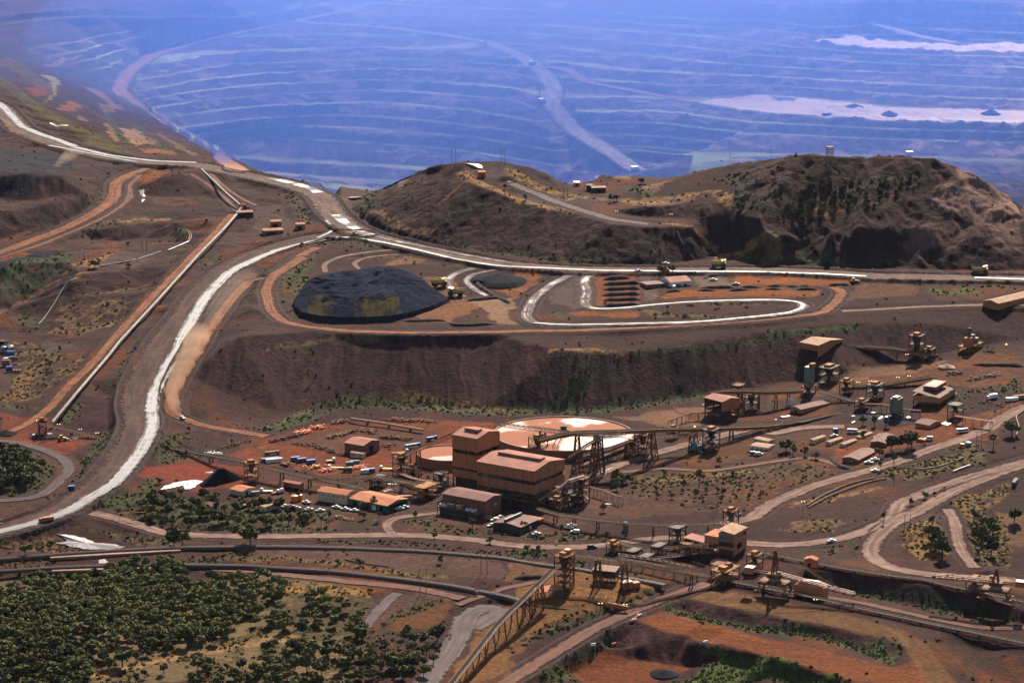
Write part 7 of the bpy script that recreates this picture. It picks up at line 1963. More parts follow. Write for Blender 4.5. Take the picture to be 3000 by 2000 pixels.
def scrap(s, label, n=60, m='scrap', L=2.5, spread=1.5, name='scrap_heap', h=1.2):
    P = np.array([list(surf(HC, *p[:2])) for p in T(s)]); P, t = resample(P, .8)
    o0 = Vector(P[0]); mb = MB()
    for i in range(n):
        p = Vector(P[random.randrange(len(P))]) - o0 + Vector((random.gauss(0, spread), random.gauss(0, spread), random.uniform(0, h)))
        a = random.uniform(0, math.pi); q = Vector((math.cos(a), math.sin(a), random.uniform(-.15, .15))) * random.uniform(.5, L)
        if random.random() < .5: mb.bar(p - q * .5, p + q * .5, random.uniform(.2, .6))
        else: mb.box(p.x, p.y, p.z, p.x + random.uniform(.4, 1.5), p.y + random.uniform(.4, 1.5), p.z + random.uniform(.3, 1.2))
    o = mb.build(name, M[m]); o.location = o0; tag(o, label, 'scrap heap', kind='stuff')
MULT = mat('mixed_scrap', (.26, .13, .07), .85, (.025, .02, .02), 1.6, .1)
M['mixed'] = MULT
for s, lb, n, m in (('@21 380,850 460,830 480,840', 'bright orange scrap heap at the back of the yard', 90, 'orangep'), ('@21 500,800 560,800 620,790', 'second bright orange scrap heap behind the first', 80, 'orangep'), ('@21 140,925 260,895 360,870 420,855', 'long rusty scrap row leading to the orange heaps', 150, 'mixed'),
                    ('@21 670,890 780,865 890,830', 'ochre scrap row in the middle of the yard', 130, 'scrap'), ('@21 890,825 1000,825 1080,850', 'brown scrap row behind the brown storage shed', 90, 'steel'), ('@21 1150,885 1280,890 1400,905', 'grey scrap row right of the brown storage shed', 120, 'mixed'), ('@21 1160,970 1230,960', 'small scrap pile at the shed corner', 40, 'mixed'),
                    ('@21 350,945 480,960 640,1000 780,1045', 'scattered parts along the yard track', 120, 'mixed'), ('@21 240,1130 280,1140', 'orange parts beside the blue containers', 40, 'scrap'), ('@21 600,1195 700,1190', 'red parts on the yard by the low loader', 45, 'redp'), ('@21 860,1180 960,1160 1000,1170', 'orange machinery pile in the yard', 90, 'orangep'),
                    ('@21 710,750 780,740 840,745', 'ochre scrap by the end of the tan conveyor', 60, 'scrap'), ('@21 1200,720 1400,735 1560,740 1620,745', 'long ochre scrap row along the foot of the bank', 150, 'scrap'), ('@21 440,1180 580,1150', 'yellow pipes laid on the yard', 40, 'yellow'), ('@20 2000,990 2140,960 2300,910', 'scrap row along the left edge of the yard', 80, 'mixed'),
                    ('@20 1870,1040 2020,1035', 'white scrap by the dark conveyor', 50, 'white'), ('@23 1830,360 1950,335 2110,310', 'dark scrap row on the upper right yard', 80, 'steeld'), ('@23 1640,300 1780,295', 'dark parts on the upper right yard', 40, 'steeld'), ('@23 1950,560 2200,600', 'scrap row edging the right container pad', 60, 'mixed'),
                    ('@31 710,48 860,75', 'pinkish pipe lengths below the office trees', 30, 'conc'), ('@22 1640,940 1780,900', 'dark parts around the mobile crusher', 30, 'steeld'), ('@20 20,20 60,120 100,200', 'clutter among the tanks of the tank dump', 70, 'mixed')):
    scrap(s, lb, n, m)

# ---------------------------------------------------------------- water lying about
def puddle(s, label, lift=.12):
    P = [surf(HC, *p[:2]) for p in T(s)]
    P = np.array([list(p) for p in P] + [list(P[0])]); P, t = resample(P, 1.3)
    P = P[:-1]; P[:, :2] += (np.c_[fbm(P[:, 0] / 2.5, P[:, 1] / 2.5, 3), fbm(P[:, 0] / 2.5 + 40, P[:, 1] / 2.5, 3)] - .5) * 2.4
    V = []
    for p in P: V.append((p[0], p[1], gz(p[0], p[1]) + .25 + lift))
    c = np.mean(np.array(V), axis=0); V.append(tuple(c)); n = len(P)
    o = MB().add(V, [(i, (i + 1) % n, n) for i in range(n)]).build('puddle', M['pond'])
    if o.data.polygons[0].normal.z < 0: o.data.flip_normals()
    o['kind'] = 'structure'
    return o
for s in ('@30 520,195 620,210 760,235 870,280 1020,295 1150,320 1100,340 950,345 760,340 620,310 520,285 620,265', '@30 900,445 960,435 1000,470 920,475', '@30 1240,432 1275,432 1275,445 1240,445', '@30 1010,540 1080,530 1160,515 1230,525 1230,560 1180,595 1090,600 1060,575',
          '@30 0,70 120,60 0,110', '@30 200,190 350,150 350,185', '@20 1470,1365 1560,1310 1680,1285 1800,1275 1860,1282 1850,1300 1750,1360 1700,1365 1740,1320 1600,1330 1500,1362', '@20 1880,1205 1950,1195 1950,1210', '@20 1230,1480 1300,1468 1360,1478 1300,1490', '@20 640,885 690,878 745,890 690,902',
          '@20 290,858 310,848 325,860 305,866', '@20 430,845 475,842 475,850 440,860', '@23 1580,755 1640,738 1690,755 1650,775', '@23 1365,730 1420,715 1420,722 1370,740', '@23 1270,695 1320,693 1320,706 1275,706', '@23 1010,705 1050,688 1045,708 1012,718', '@23 1075,690 1120,675 1130,690 1080,706', '@23 765,745 800,730 800,742 770,755', '@23 1700,735 1740,725 1740,742',
          '@23 760,690 800,680 800,692', '@23 940,655 990,650 985,662', '@10 1268,190 1300,178 1325,172 1322,192 1300,198 1335,235 1330,270 1300,300 1315,245', '@22 1740,582 1790,576 1790,588', '@22 1240,1215 1110,1090 1100,1092'.replace('1240,1215 1110,1090 1100,1092', '1000,1110 1060,1098 1110,1088 1060,1106'), '@22 720,1245 850,1190 970,1135 860,1198 730,1252', '@22 680,1440 700,1434 705,1446', '@22 840,1490 900,1488 930,1502 880,1500',
          '@21 1180,1310 1260,1300 1340,1310 1260,1320', '@21 1150,1370 1250,1358 1270,1372 1180,1385', '@32 1150,402 1220,405 1300,425 1220,418', '@32 2260,630'.replace('2260,630', '1830,342 1880,345 1880,350'), '@23 120,690 200,680 210,690 130,700', '@23 50,720 80,712 80,725', '@00 440,1110 500,1150 630,1150 520,1165 460,1140'):
    puddle(s, '')

# ---------------------------------------------------------------- poles, signs, lights
def hframe(s, top, label, w=3.4):
    b = P1(s); p = G(*b); t = P1(top)
    h = (b[1] - t[1]) / FOC * p.length_squared ** .5 * 1.03 if p.y < 3500 else 14
    d = (Vector((p.x, p.y, 0))).length
    h = (b[1] - t[1]) * d / FOC * 1.03
    r = thing('power_pole', label, 'power pole', p, R_(10), 'twin timber power poles')
    for x in (-w / 2, w / 2): MB().tube((x, 0, -.5), (x, 0, h), .22, 6, .15).build('pole', M['wood'], r)
    MB().bar((-w * .8, 0, h * .93), (w * .8, 0, h * .93), .25).build('crossarm', M['wood'], r)
    MB().bar((-w / 2, 0, h * .66), (w / 2, 0, h * .66), .18).build('brace', M['wood'], r)
    for x in (-w * .75, 0, w * .75): MB().tube((x, 0, h * .93), (x, 0, h * .93 + .6), .12, 6).build('insulator', M['conc'], r)
for s, t, lb in (('@10 792,850', '@10 792,738', 'twin timber power pole left of two on the gravel platform'), ('@10 1328,755', '@10 1328,590', 'taller twin timber power pole on the gravel platform'), ('@01 1815,1512', '@01 1815,1362', 'twin power pole at the left end of the hill crest'), ('@01 2268,1512', '@01 2268,1368', 'twin power pole on the middle of the left hill crest'),
                 ('@12 622,105', '@12 622,-10', 'twin power pole behind the orange hut on the saddle'), ('@12 682,172', '@12 682,75', 'twin power pole beside the dark equipment building'), ('@12 492,262', '@12 492,150', 'twin power pole among grass on the hill plateau'), ('@12 1120,45', '@12 1120,-15', 'twin power pole on the rear saddle'),
                 ('@31 1535,756', '@31 1535,490', 'tall twin power pole beside the near railway'), ('@31 2095,572', '@31 2088,305', 'tall twin power pole between the two railways'), ('@23 1938,965', '@23 1935,818', 'twin power pole beside the teal tank'), ('@33 1280,140', '@33 1280,10', 'twin power pole on the grassy mound in the loop')):
    hframe(s, t, lb)
def pole(s, top, label, kind='pole', lamp=False, cat='pole', m='wood', rad=.16):
    b, t = P1(s), P1(top); p = G(*b); h = max(2, (b[1] - t[1]) * Vector((p.x, p.y, 0)).length / FOC * 1.03)
    r = thing('lamp_post' if lamp else 'utility_pole', label, 'lamp post' if lamp else cat, p)
    MB().tube((0, 0, -.5), (0, 0, h), rad, 6, rad * .6).build('pole', M[m], r)
    if lamp:
        MB().bar((-.9, 0, h), (.9, 0, h), .14).build('arm', M[m], r)
        for x in (-.8, .8): MB().box(x - .3, -.2, h - .25, x + .3, .2, h).build('lamp', M['lampw'], r)
    else:
        MB().bar((-.8, 0, h - .6), (.8, 0, h - .6), .14).build('crossarm', M[m], r)
for s, t, lb in (('@30 945,1440', '@30 935,1258', 'single timber pole at the edge of the dense wood'), ('@31 230,1178', '@31 225,968', 'single timber pole in dry grass beside the trees'), ('@02 2003,1525', '@02 2003,1408', 'thin pole on the crest left of the right hill'), ('@03 28,1465', '@03 25,1330', 'thin pole on the left shoulder of the right hill'),
                 ('@03 1010,1432', '@03 1007,1330', 'thin mast on the top of the right hill'), ('@11 1107,885', '@11 1102,755', 'thin mast behind the black stockpile'), ('@22 1885,1545', '@22 1885,1258', 'tall thin mast on the scrubby slope'), ('@12 1670,955', '@12 1668,805', 'power pole at the right of the terrace workshop'),
                 ('@12 1960,945', '@12 1958,850', 'power pole behind the pale terrace loop'), ('@12 1425,1100', '@12 1425,960', 'pole before the terrace workshop'), ('@23 2140,640', '@23 2138,470', 'pole between the container pad and the yard'), ('@33 1040,60', '@33 1040,0', 'short pole by the pink road fork'), ('@31 2200,760', '@31 2200,635', 'pole beside the level crossing'), ('@32 610,1010', '@32 560,830', 'thin bare pole on the tan pad'), ('@23 1160,1285', '@23 1150,1060', 'tall slim pole among the roadside trees')):
    pole(s, t, lb)
for s, t, lb in (('@20 350,790', '@20 350,722', 'lamp post at the left of the small head frame'), ('@20 408,790', '@20 408,716', 'lamp post on the small head frame'), ('@20 540,800', '@20 540,757', 'lamp post at the top of the short yellow conveyor'), ('@20 738,850', '@20 738,803', 'lamp post over the middle of the short yellow conveyor'), ('@20 895,890', '@20 895,835', 'lamp post at the foot of the short yellow conveyor'),
                 ('@12 960,402', '@12 960,370', 'floodlight mast on the plateau road'), ('@12 1462,505', '@12 1462,398', 'floodlight mast on the hill brow'), ('@33 435,830', '@33 435,815', 'little lamp beside the near belt'), ('@32 1040,900', '@32 1043,838', 'lamp post on the tan pad near the fallen cylinder'), ('@32 812,900', '@32 812,828', 'lamp post by the round plate'),
                 ('@23 825,480', '@23 825,370', 'lamp post left along the sagging gallery'), ('@23 935,470', '@23 935,358', 'lamp post second along the sagging gallery'), ('@23 1190,420', '@23 1190,325', 'lamp post third along the sagging gallery'), ('@23 1293,410', '@23 1293,312', 'lamp post right along the sagging gallery'), ('@23 1272,260', '@23 1272,115', 'lamp post before the arched gallery tower'), ('@23 320,1575', '@23 318,1462', 'white framed floodlight mast by the pale road')):
    pole(s, t, lb, lamp=True, m='steel')
for s, t, lb in (('@22 1678,785', '@22 1678,772', 'glowing orange beacon above the yellow gallery'), ('@22 1675,945', '@22 1675,938', 'glowing orange beacon on the mobile crusher'), ('@23 2190,30', '@23 2190,20', 'glowing beacon under the far right bin house')):
    p = at_z(*P1(s), {'@22 1678,785': 17.5, '@22 1675,945': 5.6, '@23 2190,30': 40}[s])
    r = thing('beacon', lb, 'beacon', p); MB().tube((0, 0, -1.2), (0, 0, 0), .12, 6).build('stem', M['steel'], r); MB().tube((0, 0, 0), (0, 0, .7), .4, 8, .25).build('lamp', M['lampo'], r)
# lattice lookout on the right hill, antenna mast by the pale road
p = G(*P1('@03 565,1492')); r = thing('lookout_tower', 'square lattice tower standing on the right hill crest', 'tower', p, R_(15))
for x in (-2.2, 2.2):
    for y in (-2.2, 2.2): MB().bar((x, y, -1), (x, y, 13), .35).build('leg', M['wood'], r)
b = MB()
for k in range(4):
    for (x0, y0), (x1, y1) in (((-1, -1), (1, -1)), ((1, -1), (1, 1)), ((1, 1), (-1, 1)), ((-1, 1), (-1, -1))):
        b.bar((x0 * 2.2, y0 * 2.2, k * 3.2), (x1 * 2.2, y1 * 2.2, k * 3.2 + 3.2), .2); b.bar((x1 * 2.2, y1 * 2.2, k * 3.2), (x0 * 2.2, y0 * 2.2, k * 3.2 + 3.2), .2)
b.build('bracing', M['wood'], r)
MB().box(-2.8, -2.8, 10.5, 2.8, 2.8, 10.8).box(-2.8, -2.8, 12.8, 2.8, 2.8, 13.2).build('platform', M['wood'], r)
# sign gantry on the track, level crossing signs
p = G(*P1('@30 1095,80')); q = G(*P1('@30 1345,68')); r = thing('height_gantry', 'orange height gantry with a yellow sign over the track', 'gantry', p)
L = q - p
MB().bar((0, 0, -.3), (0, 0, 5.2), .25).build('post', M['orangep'], r); MB().bar(L - Vector((0, 0, .3)), L + Vector((0, 0, 5.2)), .25).build('post', M['orangep'], r)
MB().bar((0, 0, 5), L + Vector((0, 0, 5)), .2).bar((0, 0, 1), L + Vector((0, 0, 1)), .15).build('beam', M['orangep'], r)
c = L * .5; MB().box(c.x - 1.7, c.y - .15, 4.1, c.x + 1.7, c.y - .02, 5.4).build('sign_plate', M['yellow'], r)
for s, lb in (('@31 2028,760', 'red and white level crossing sign left of the track'), ('@31 2168,775', 'red and white level crossing sign right of the track')):
    p = G(*P1(s)); r = thing('crossing_sign', lb, 'sign', p, R_(5))
    MB().tube((0, 0, -.3), (0, 0, 3.8), .14, 6).build('post', M['white'], r)
    x = MB(); x.bar((-1.4, -.1, 3.0), (1.4, -.1, 4.6), .1, .5).bar((-1.4, -.14, 4.6), (1.4, -.14, 3.0), .1, .5); x.build('crossbuck', M['redp'], r)
    MB().box(-.9, -.12, 2.0, .9, 0, 2.7).build('sign_plate', M['white'], r)
for s, m_, lb in (('@31 1088,105', 'white', 'white board sign on the verge below the office road'), ('@31 520,180', 'orange', 'small orange board sign left of the road junction'), ('@31 1785,1155', 'yellow', 'yellow diamond sign beside the grey gravel road'), ('@31 1612,1450', 'yellow', 'yellow diamond sign among trees at the bottom'),
                  ('@31 1762,355', 'orange', 'orange sign board in the railway cutting'), ('@32 410,300', 'white', 'pale sign board by the pink road'), ('@11 490,395', 'white', 'white marker board by the haul road bend'), ('@11 567,508', 'white', 'white marker board lower on the haul road bend'), ('@23 1620,1365', 'clad', 'brown box sign on the pale road verge')):
    p = G(*P1(s)); r = thing('sign_board', lb, 'sign', p, R_(5))
    MB().tube((0, 0, -.3), (0, 0, 1.6), .1, 6).build('post', M['steel'], r)
    o = MB().box(-.8, -.06, -.6, .8, .06, .6).build('plate', M[m_], r); o.location = (0, 0, 1.9)
    if 'diamond' in lb: o.rotation_euler = (0, R_(45), 0); o.scale = (.75, 1, 1)
    else: o.scale = (1.2, 1, 1.1)

# guide posts along the haul roads: one kind, told apart by nothing
gp = None
def guide(line, n):
    global gp
    P = np.array([list(surf(HC, *p[:2])) for p in T(line)]); Q, t = resample(P, 1)
    for k in range(n):
        p = Vector(Q[int((len(Q) - 1) * (k + .5) / n)])
        if gp is None:
            gp = MB().box(-.14, -.14, -.3, .14, .14, 1.6).build('guide_post', M['white']); tag(gp, 'slim white guide post standing in the berm along a haul road', 'guide post', 'white guide posts along the haul roads'); gp.location = p
        else:
            o = gp.copy(); COL.objects.link(o); o.location = p
for l, n in (('@11 1050,560 1330,615 1700,690 2352,775', 9), ('@12 0,820 500,852 1400,865 2000,860', 9), ('@13 200,890 900,910 1700,935 2352,955', 7), ('@11 900,600 1300,700 1900,800', 5), ('@12 300,945 900,935 1900,938', 5), ('@20 1560,110 1480,280 1440,600 1430,850 1250,1150 1000,1400', 8), ('@20 1250,200 1150,500 1120,850 950,1120 760,1260 640,1430', 9),
             ('@10 0,700 400,560 800,400 960,300 1040,120', 7), ('@20 1600,740 1950,800 2300,840', 4), ('@11 100,1300 400,1430 1300,1470 2352,1455', 7), ('@12 100,1450 900,1415 1900,1375', 5), ('@11 0,850 300,780 500,655', 3)):
    guide(l, n)

# ---------------------------------------------------------------- railways and their bridges
M['ballast'] = mat('grey_ballast', (.105, .066, .054), .95, (.06, .04, .034), 1.2, .03)
M['rail'] = mat('rail_steel', (.16, .11, .10), .45, (.10, .06, .05), .8, .5)
M['sleeper'] = mat('concrete_sleeper', (.17, .14, .13), .9)
def railway(label, s, w=3.4):
    P = np.array([at_z(*p) for p in T(s)]); P, t = resample(P, 3.0); P = smooth(P, 8); n = len(P)
    d = np.gradient(P[:, :2], axis=0); d /= np.hypot(d[:, 0], d[:, 1])[:, None]
    o0 = Vector(P[0]); r = thing('railway', label, 'railway', o0)
    N = np.c_[-d[:, 1], d[:, 0], 0 * d[:, 0]]; Q = P - np.array(o0)
    def strip(offs):
        k = len(offs); V = []
        for i in range(n):
            for a, z in offs: V.append(tuple(Q[i] + N[i] * a + np.array((0, 0, z))))
        return MB().add(V, [(i * k + j, i * k + j + 1, (i + 1) * k + j + 1, (i + 1) * k + j) for i in range(n - 1) for j in range(k - 1)])
    strip([(-w / 2 - 1.3, -1.1), (-w / 2, 0), (w / 2, 0), (w / 2 + 1.3, -1.1)]).build('ballast_bed', M['ballast'], r)
    sm = MB()
    S2, _ = resample(Q, 1.5)
    for i in range(0, len(S2)):
        k = min(n - 1, i // 2); c = Vector(S2[i]); nn = Vector(N[k])
        sm.bar(c - nn * 1.35 + Vector((0, 0, .12)), c + nn * 1.35 + Vector((0, 0, .12)), .4, .2)
    sm.build('sleepers', M['sleeper'], r)['kind'] = 'stuff'
    for a in (-.75, .75):
        strip([(a - .1, .2), (a - .09, .45), (a + .09, .45), (a + .1, .2)]).build('rail', M['rail'], r)
    return r
railway('far railway curving through the cutting behind the flat', '@30 -500,470,-1.5 0,425,-1.5 460,385,-1 1000,350,-.8 1650,318,-.6 2352,312,-.3 @31 0,308,-.3 700,320,.2 1500,350,.6 2352,422,1 @32 0,437,1 300,482,1 600,515,1 1000,590,.6 1400,665,.2')
railway('near railway running past the dense wood to the level crossing', '@30 -500,570,-2.6 0,535,-2.6 480,503,-2.4 1000,484,-2.2 1500,476,-2.0 2352,488,-1.8 @31 0,495,-1.6 700,535,-1 1300,605,-.4 1800,670,-.2 2352,780,-.2 @32 150,835,-.6')
def bridge(label, A, B, z0, z1, piers, h=1.6, w=5.2):
    a, b = Vector(at_z(*P1(A)[:2], z0)), Vector(at_z(*P1(B)[:2], z1))
    r = thing('rail_bridge', label, 'bridge', a); d = b - a
    n = d.cross(Vector((0, 0, 1))).normalized()
    for q in (-1, 1): MB().bar(n * q * w / 2 - Vector((0, 0, h * .75)), d + n * q * w / 2 - Vector((0, 0, h * .75)), .5, h).build('girder', M['conc'], r)
    MB().bar(Vector((0, 0, -.5)), d - Vector((0, 0, .5)), w, .4).build('deck', M['conc'], r)
    for f in piers:
        c = d * f
        p = MB()
        for q in (-1, 0, 1): p.tube(c + n * q * 1.7 - Vector((0, 0, 8)), c + n * q * 1.7 - Vector((0, 0, h)), .35, 8)
        p.bar(c - n * 2.4 - Vector((0, 0, h + .2)), c + n * 2.4 - Vector((0, 0, h + .2)), .8, .7)
        p.build('pier', M['conc'], r)
bridge('long far railway bridge with tan girders over the wet creek', '@30 460,400', '@30 1660,332', -1.4, -1.0, (.17, .3, .45, .59, .74, .87))
bridge('near railway bridge with brown girders over the shining pool', '@30 480,520', '@30 1420,492', -2.9, -2.5, (.18, .36, .55, .73, .9))

# ---------------------------------------------------------------- long pale pipes on the ground
def pipe(s, rad, m, label, lift=.6):
    P = np.array([list(surf(HC, *p[:2])) for p in T(s)]); P, t = resample(P, 3); P = smooth(P, 2)
    mb = MB(); o0 = Vector(P[0])
    for a, b in zip(P[:-1], P[1:]): mb.tube(Vector(a) - o0 + Vector((0, 0, lift)), Vector(b) - o0 + Vector((0, 0, lift)), rad, 6, cap=False)
    o = mb.build('pipeline', M[m], smooth=True); o.location = o0; tag(o, label, 'pipeline')
pipe('@10 920,885 1150,845 1300,810 1480,750', .7, 'galv', 'grey pipeline along the gravel platform')
pipe('@10 1545,738 1660,690 1735,655', .6, 'white', 'white pipeline leading to the looped pipe bundle')
pipe('@10 1735,655 1762,610 1755,575 1725,550', .5, 'rooft', 'outer curve of the looped pale pipe bundle')
pipe('@10 1730,640 1745,600 1735,570 1710,553', .5, 'rooft', 'inner curve of the looped pale pipe bundle')
pipe('@10 640,1010 590,1070 530,1170 470,1270 400,1370 355,1415', .5, 'sage', 'thin blue grey pipeline down the dark slope')
pipe('@12 1515,555 1560,660 1610,740 1668,810', .4, 'galv', 'thin pale pipeline down the hill face')
pipe('@23 360,1510 500,1420 700,1330 850,1285 990,1260', .45, 'wood', 'upper tan pipeline curving beside the pale road')
pipe('@23 370,1530 550,1430 760,1350 950,1290 1090,1262', .45, 'wood', 'lower tan pipeline curving beside the pale road')
pipe('@23 1340,1178 1500,1172 1650,1130 1800,1070', .4, 'galv', 'grey pipeline through the scrub by the pale road')
pipe('@23 2280,865 2310,800 2275,690 2352,640', .5, 'rooft', 'cream pipeline bending around the tree at the right')
pipe('@23 1700,1200 1800,1160 1860,1140', .4, 'white', 'short white drain below the scrub')
pipe('@32 120,845 400,880 780,945', .3, 'wood', 'thin rail like pipe across the tan pad')
pipe('@31 820,440 900,460 1080,490 1220,507', .35, 'steeld', 'dark hose lying on the flat between the railways')

# ---------------------------------------------------------------- dust raised by vehicles
def plume(s, rads, z, col, dens, label):
    P = np.array([list(surf(HC, *p[:2])) for p in T(s)])
    P = np.c_[P, np.array(rads)]; P, t = resample(P, 4); n = len(P); k = 14
    V, Fs = [], []; o0 = Vector(P[0][:3])
    d = np.gradient(P[:, :2], axis=0); d /= np.hypot(d[:, 0], d[:, 1])[:, None]
    for i in range(n):
        for j in range(k):
            a = 2 * math.pi * j / k
            w_ = .7 + .6 * float(vnoise(np.array([i * .55 + math.cos(a)]), np.array([math.sin(a) + i * .31]))[0])
            rr = P[i, 3] * w_ * (.05 if i in (0, n - 1) else 1)
            V.append((P[i, 0] - d[i, 1] * math.cos(a) * rr - o0.x, P[i, 1] + d[i, 0] * math.cos(a) * rr - o0.y, P[i, 2] + z * P[i, 3] + math.sin(a) * rr * .75 - o0.z))
    for i in range(n - 1):
        for j in range(k): Fs.append((i * k + j, i * k + (j + 1) % k, (i + 1) * k + (j + 1) % k, (i + 1) * k + j))
    Fs += [tuple(range(k)), tuple((n - 1) * k + j for j in reversed(range(k)))]
    o = MB().add(V, Fs).build('dust', volume_mat('raised_dust', col, dens, .3)); o.location = o0; o['kind'] = 'stuff'
plume('@20 1668,695 1620,650 1585,570 1580,480 1620,380 1690,250 1760,120 1850,-60', (1.2, 3.5, 4.5, 5, 6, 7, 8, 8), .5, (.85, .55, .38), .03, 'd')
plume('@10 1900,1500 2050,1250 2200,1080 2330,960', (5, 9, 9, 5), .6, (.8, .62, .5), .004, 'd')
plume('@00 500,1550 580,1500 680,1440 800,1400', (2, 5, 8, 3), .6, (.85, .68, .5), .004, 'd')

# ---------------------------------------------------------------- trees
def leaf_mat(name, a, b):
    m = bpy.data.materials.new(name); m.use_nodes = True
    n, l = m.node_tree.nodes, m.node_tree.links
    bs = n['Principled BSDF']; bs.inputs['Roughness'].default_value = .8; bs.inputs['Specular IOR Level'].default_value = .12
    oi = n.new('ShaderNodeObjectInfo'); tc = n.new('ShaderNodeTexCoord')
    nz = n.new('ShaderNodeTexNoise'); nz.inputs['Scale'].default_value = .7; nz.inputs['Detail'].default_value = 3
    l.new(tc.outputs['Object'], nz.inputs['Vector'])
    ad = n.new('ShaderNodeMath'); ad.operation = 'MULTIPLY_ADD'; ad.inputs[1].default_value = .6; l.new(oi.outputs['Random'], ad.inputs[0])
    m2 = n.new('ShaderNodeMath'); m2.operation = 'MULTIPLY'; m2.inputs[1].default_value = .55; l.new(nz.outputs[0], m2.inputs[0]); l.new(m2.outputs[0], ad.inputs[2])
    cr = n.new('ShaderNodeValToRGB'); cr.color_ramp.elements[0].color = (*a, 1); cr.color_ramp.elements[1].color = (*b, 1)
    cr.color_ramp.elements[0].position = .2; cr.color_ramp.elements[1].position = .85
    l.new(ad.outputs[0], cr.inputs[0]); l.new(cr.outputs[0], bs.inputs['Base Color'])
    return m
LEAF = leaf_mat('eucalypt_leaves', (.022, .026, .007), (.12, .118, .03))
LEAFO = leaf_mat('olive_leaves', (.06, .05, .014), (.13, .10, .03))
LEAFS = leaf_mat('shrub_leaves', (.02, .035, .012), (.05, .065, .02))
BARK = mat('pale_bark', (.30, .25, .20), .9, (.16, .12, .09), 2)
BARKD = mat('dark_bark', (.07, .05, .04), .9)
def leaves(rng, blobs, n, size, V, Fs):
    for (c, rr) in blobs:
        for i in range(n):
            d = rng.normal(size=3); d /= np.linalg.norm(d)
            rad = rr * (rng.uniform(.55, 1.05)) * np.array((1, 1, .78))
            p = np.array(c) + d * rad
            nrm = d * .7 + rng.normal(size=3) * .5 + np.array((0, 0, .35)); nrm /= np.linalg.norm(nrm)
            u = np.cross(nrm, rng.normal(size=3)); u /= np.linalg.norm(u); v = np.cross(nrm, u)
            s = size * rng.uniform(.6, 1.25)
            k = len(V)
            V += [tuple(p - u * s - v * s * .5), tuple(p + u * s * .2 - v * s * .7), tuple(p + u * s + v * s * .3), tuple(p - u * s * .2 + v * s * .8)]
            Fs.append((k, k + 1, k + 2, k + 3))
def tree_proto(kind, seed, leaf, bark, h=7.5, spread=3.2, nb=8, nl=80, size=.6, flat=.75, low=.42):
    rng = np.random.RandomState(seed)
    V, Fs = [], []; blobs = []
    t = MB(); t.tube((0, 0, -.6), (rng.uniform(-.3, .3), rng.uniform(-.3, .3), h * low), .26, 7, .17)
    for i in range(nb):
        a = rng.uniform(0, 2 * math.pi); q = spread * math.sqrt(rng.uniform(0, 1)) * .72
        z = h * (rng.uniform(low + .08, .86) - .12 * (q / spread) ** 2)
        blobs.append(((math.cos(a) * q, math.sin(a) * q, z), spread * rng.uniform(.34, .52)))
        t.tube((0, 0, h * low * rng.uniform(.6, .98)), (math.cos(a) * q * .85, math.sin(a) * q * .85, z), .12, 5, .04, cap=False)
    leaves(rng, blobs, nl, size, V, Fs)
    r = thing(kind, 'tree', 'tree')
    me = bpy.data.meshes.new('crown'); me.from_pydata(V, [], Fs); me.update(); me.materials.append(leaf)
    c = bpy.data.objects.new('crown', me); COL.objects.link(c); c.parent = r
    t.build('trunk', bark, r)
    return r
TP = [tree_proto('gum_tree', 10 + i, LEAF, BARKD if i % 3 else BARK, h=6.2 + (i % 3) * .7, spread=3.1 + .25 * (i % 4), nb=8 + i % 3) for i in range(6)]
TO = [tree_proto('olive_tree', 40 + i, LEAFO, BARKD, h=5.6 + .6 * i, spread=2.5, nb=6, nl=55, size=.42, low=.34) for i in range(3)]
TH = [tree_proto('slender_tree', 60 + i, LEAFO, BARK, h=9 + i, spread=2.1, nb=7, nl=50, size=.4, low=.5) for i in range(2)]
used = {}
def plant(protos, p, sc, label, group):
    r = random.choice(protos); a = random.uniform(0, 6.28)
    s3 = (sc * random.uniform(.85, 1.2), sc * random.uniform(.85, 1.2), sc * random.uniform(.88, 1.12))
    if r.name not in used:
        used[r.name] = 1
        r.location = p; r.rotation_euler = (0, 0, a); r.scale = s3; r['label'] = label; r['group'] = group
        return r
    return dup(r, p, a, label, group, s3)
def inpoly(x, y, P):
    c = False
    for k in range(len(P)):
        (x1, y1), (x2, y2) = P[k][:2], P[k - 1][:2]
        if (y1 > y) != (y2 > y) and x < (x2 - x1) * (y - y1) / (y2 - y1) + x1: c = not c
    return c
def scatter(s, n, mind, prob=None):
    P = T(s); xs = [p[0] for p in P]; ys = [p[1] for p in P]; out = []; tries = 0
    while len(out) < n and tries < n * 60:
        tries += 1
        x, y = random.uniform(min(xs), max(xs)), random.uniform(min(ys), max(ys))
        if not inpoly(x, y, P): continue
        p = G(x, y)
        if prob is not None and random.random() > prob(p): continue
        if all((p.x - q.x) ** 2 + (p.y - q.y) ** 2 > mind ** 2 for q in out): out.append(p)
    return out
def clump(sc, thr):
    def f(p): return 1.0 if float(fbm(np.array([p.x / sc]), np.array([p.y / sc]), 3)[0]) > thr else .06
    return f
WOOD = scatter('@30 -300,740 150,690 350,610 550,640 850,600 1350,460 1560,450 1740,600 1740,720 1860,720 1950,820 1900,930 2000,1010 1930,1150 1650,1150 1500,1250 1250,1280 950,1130 820,1300 830,1600 500,1750 -300,1750', 560, 4.9, clump(26, .42))
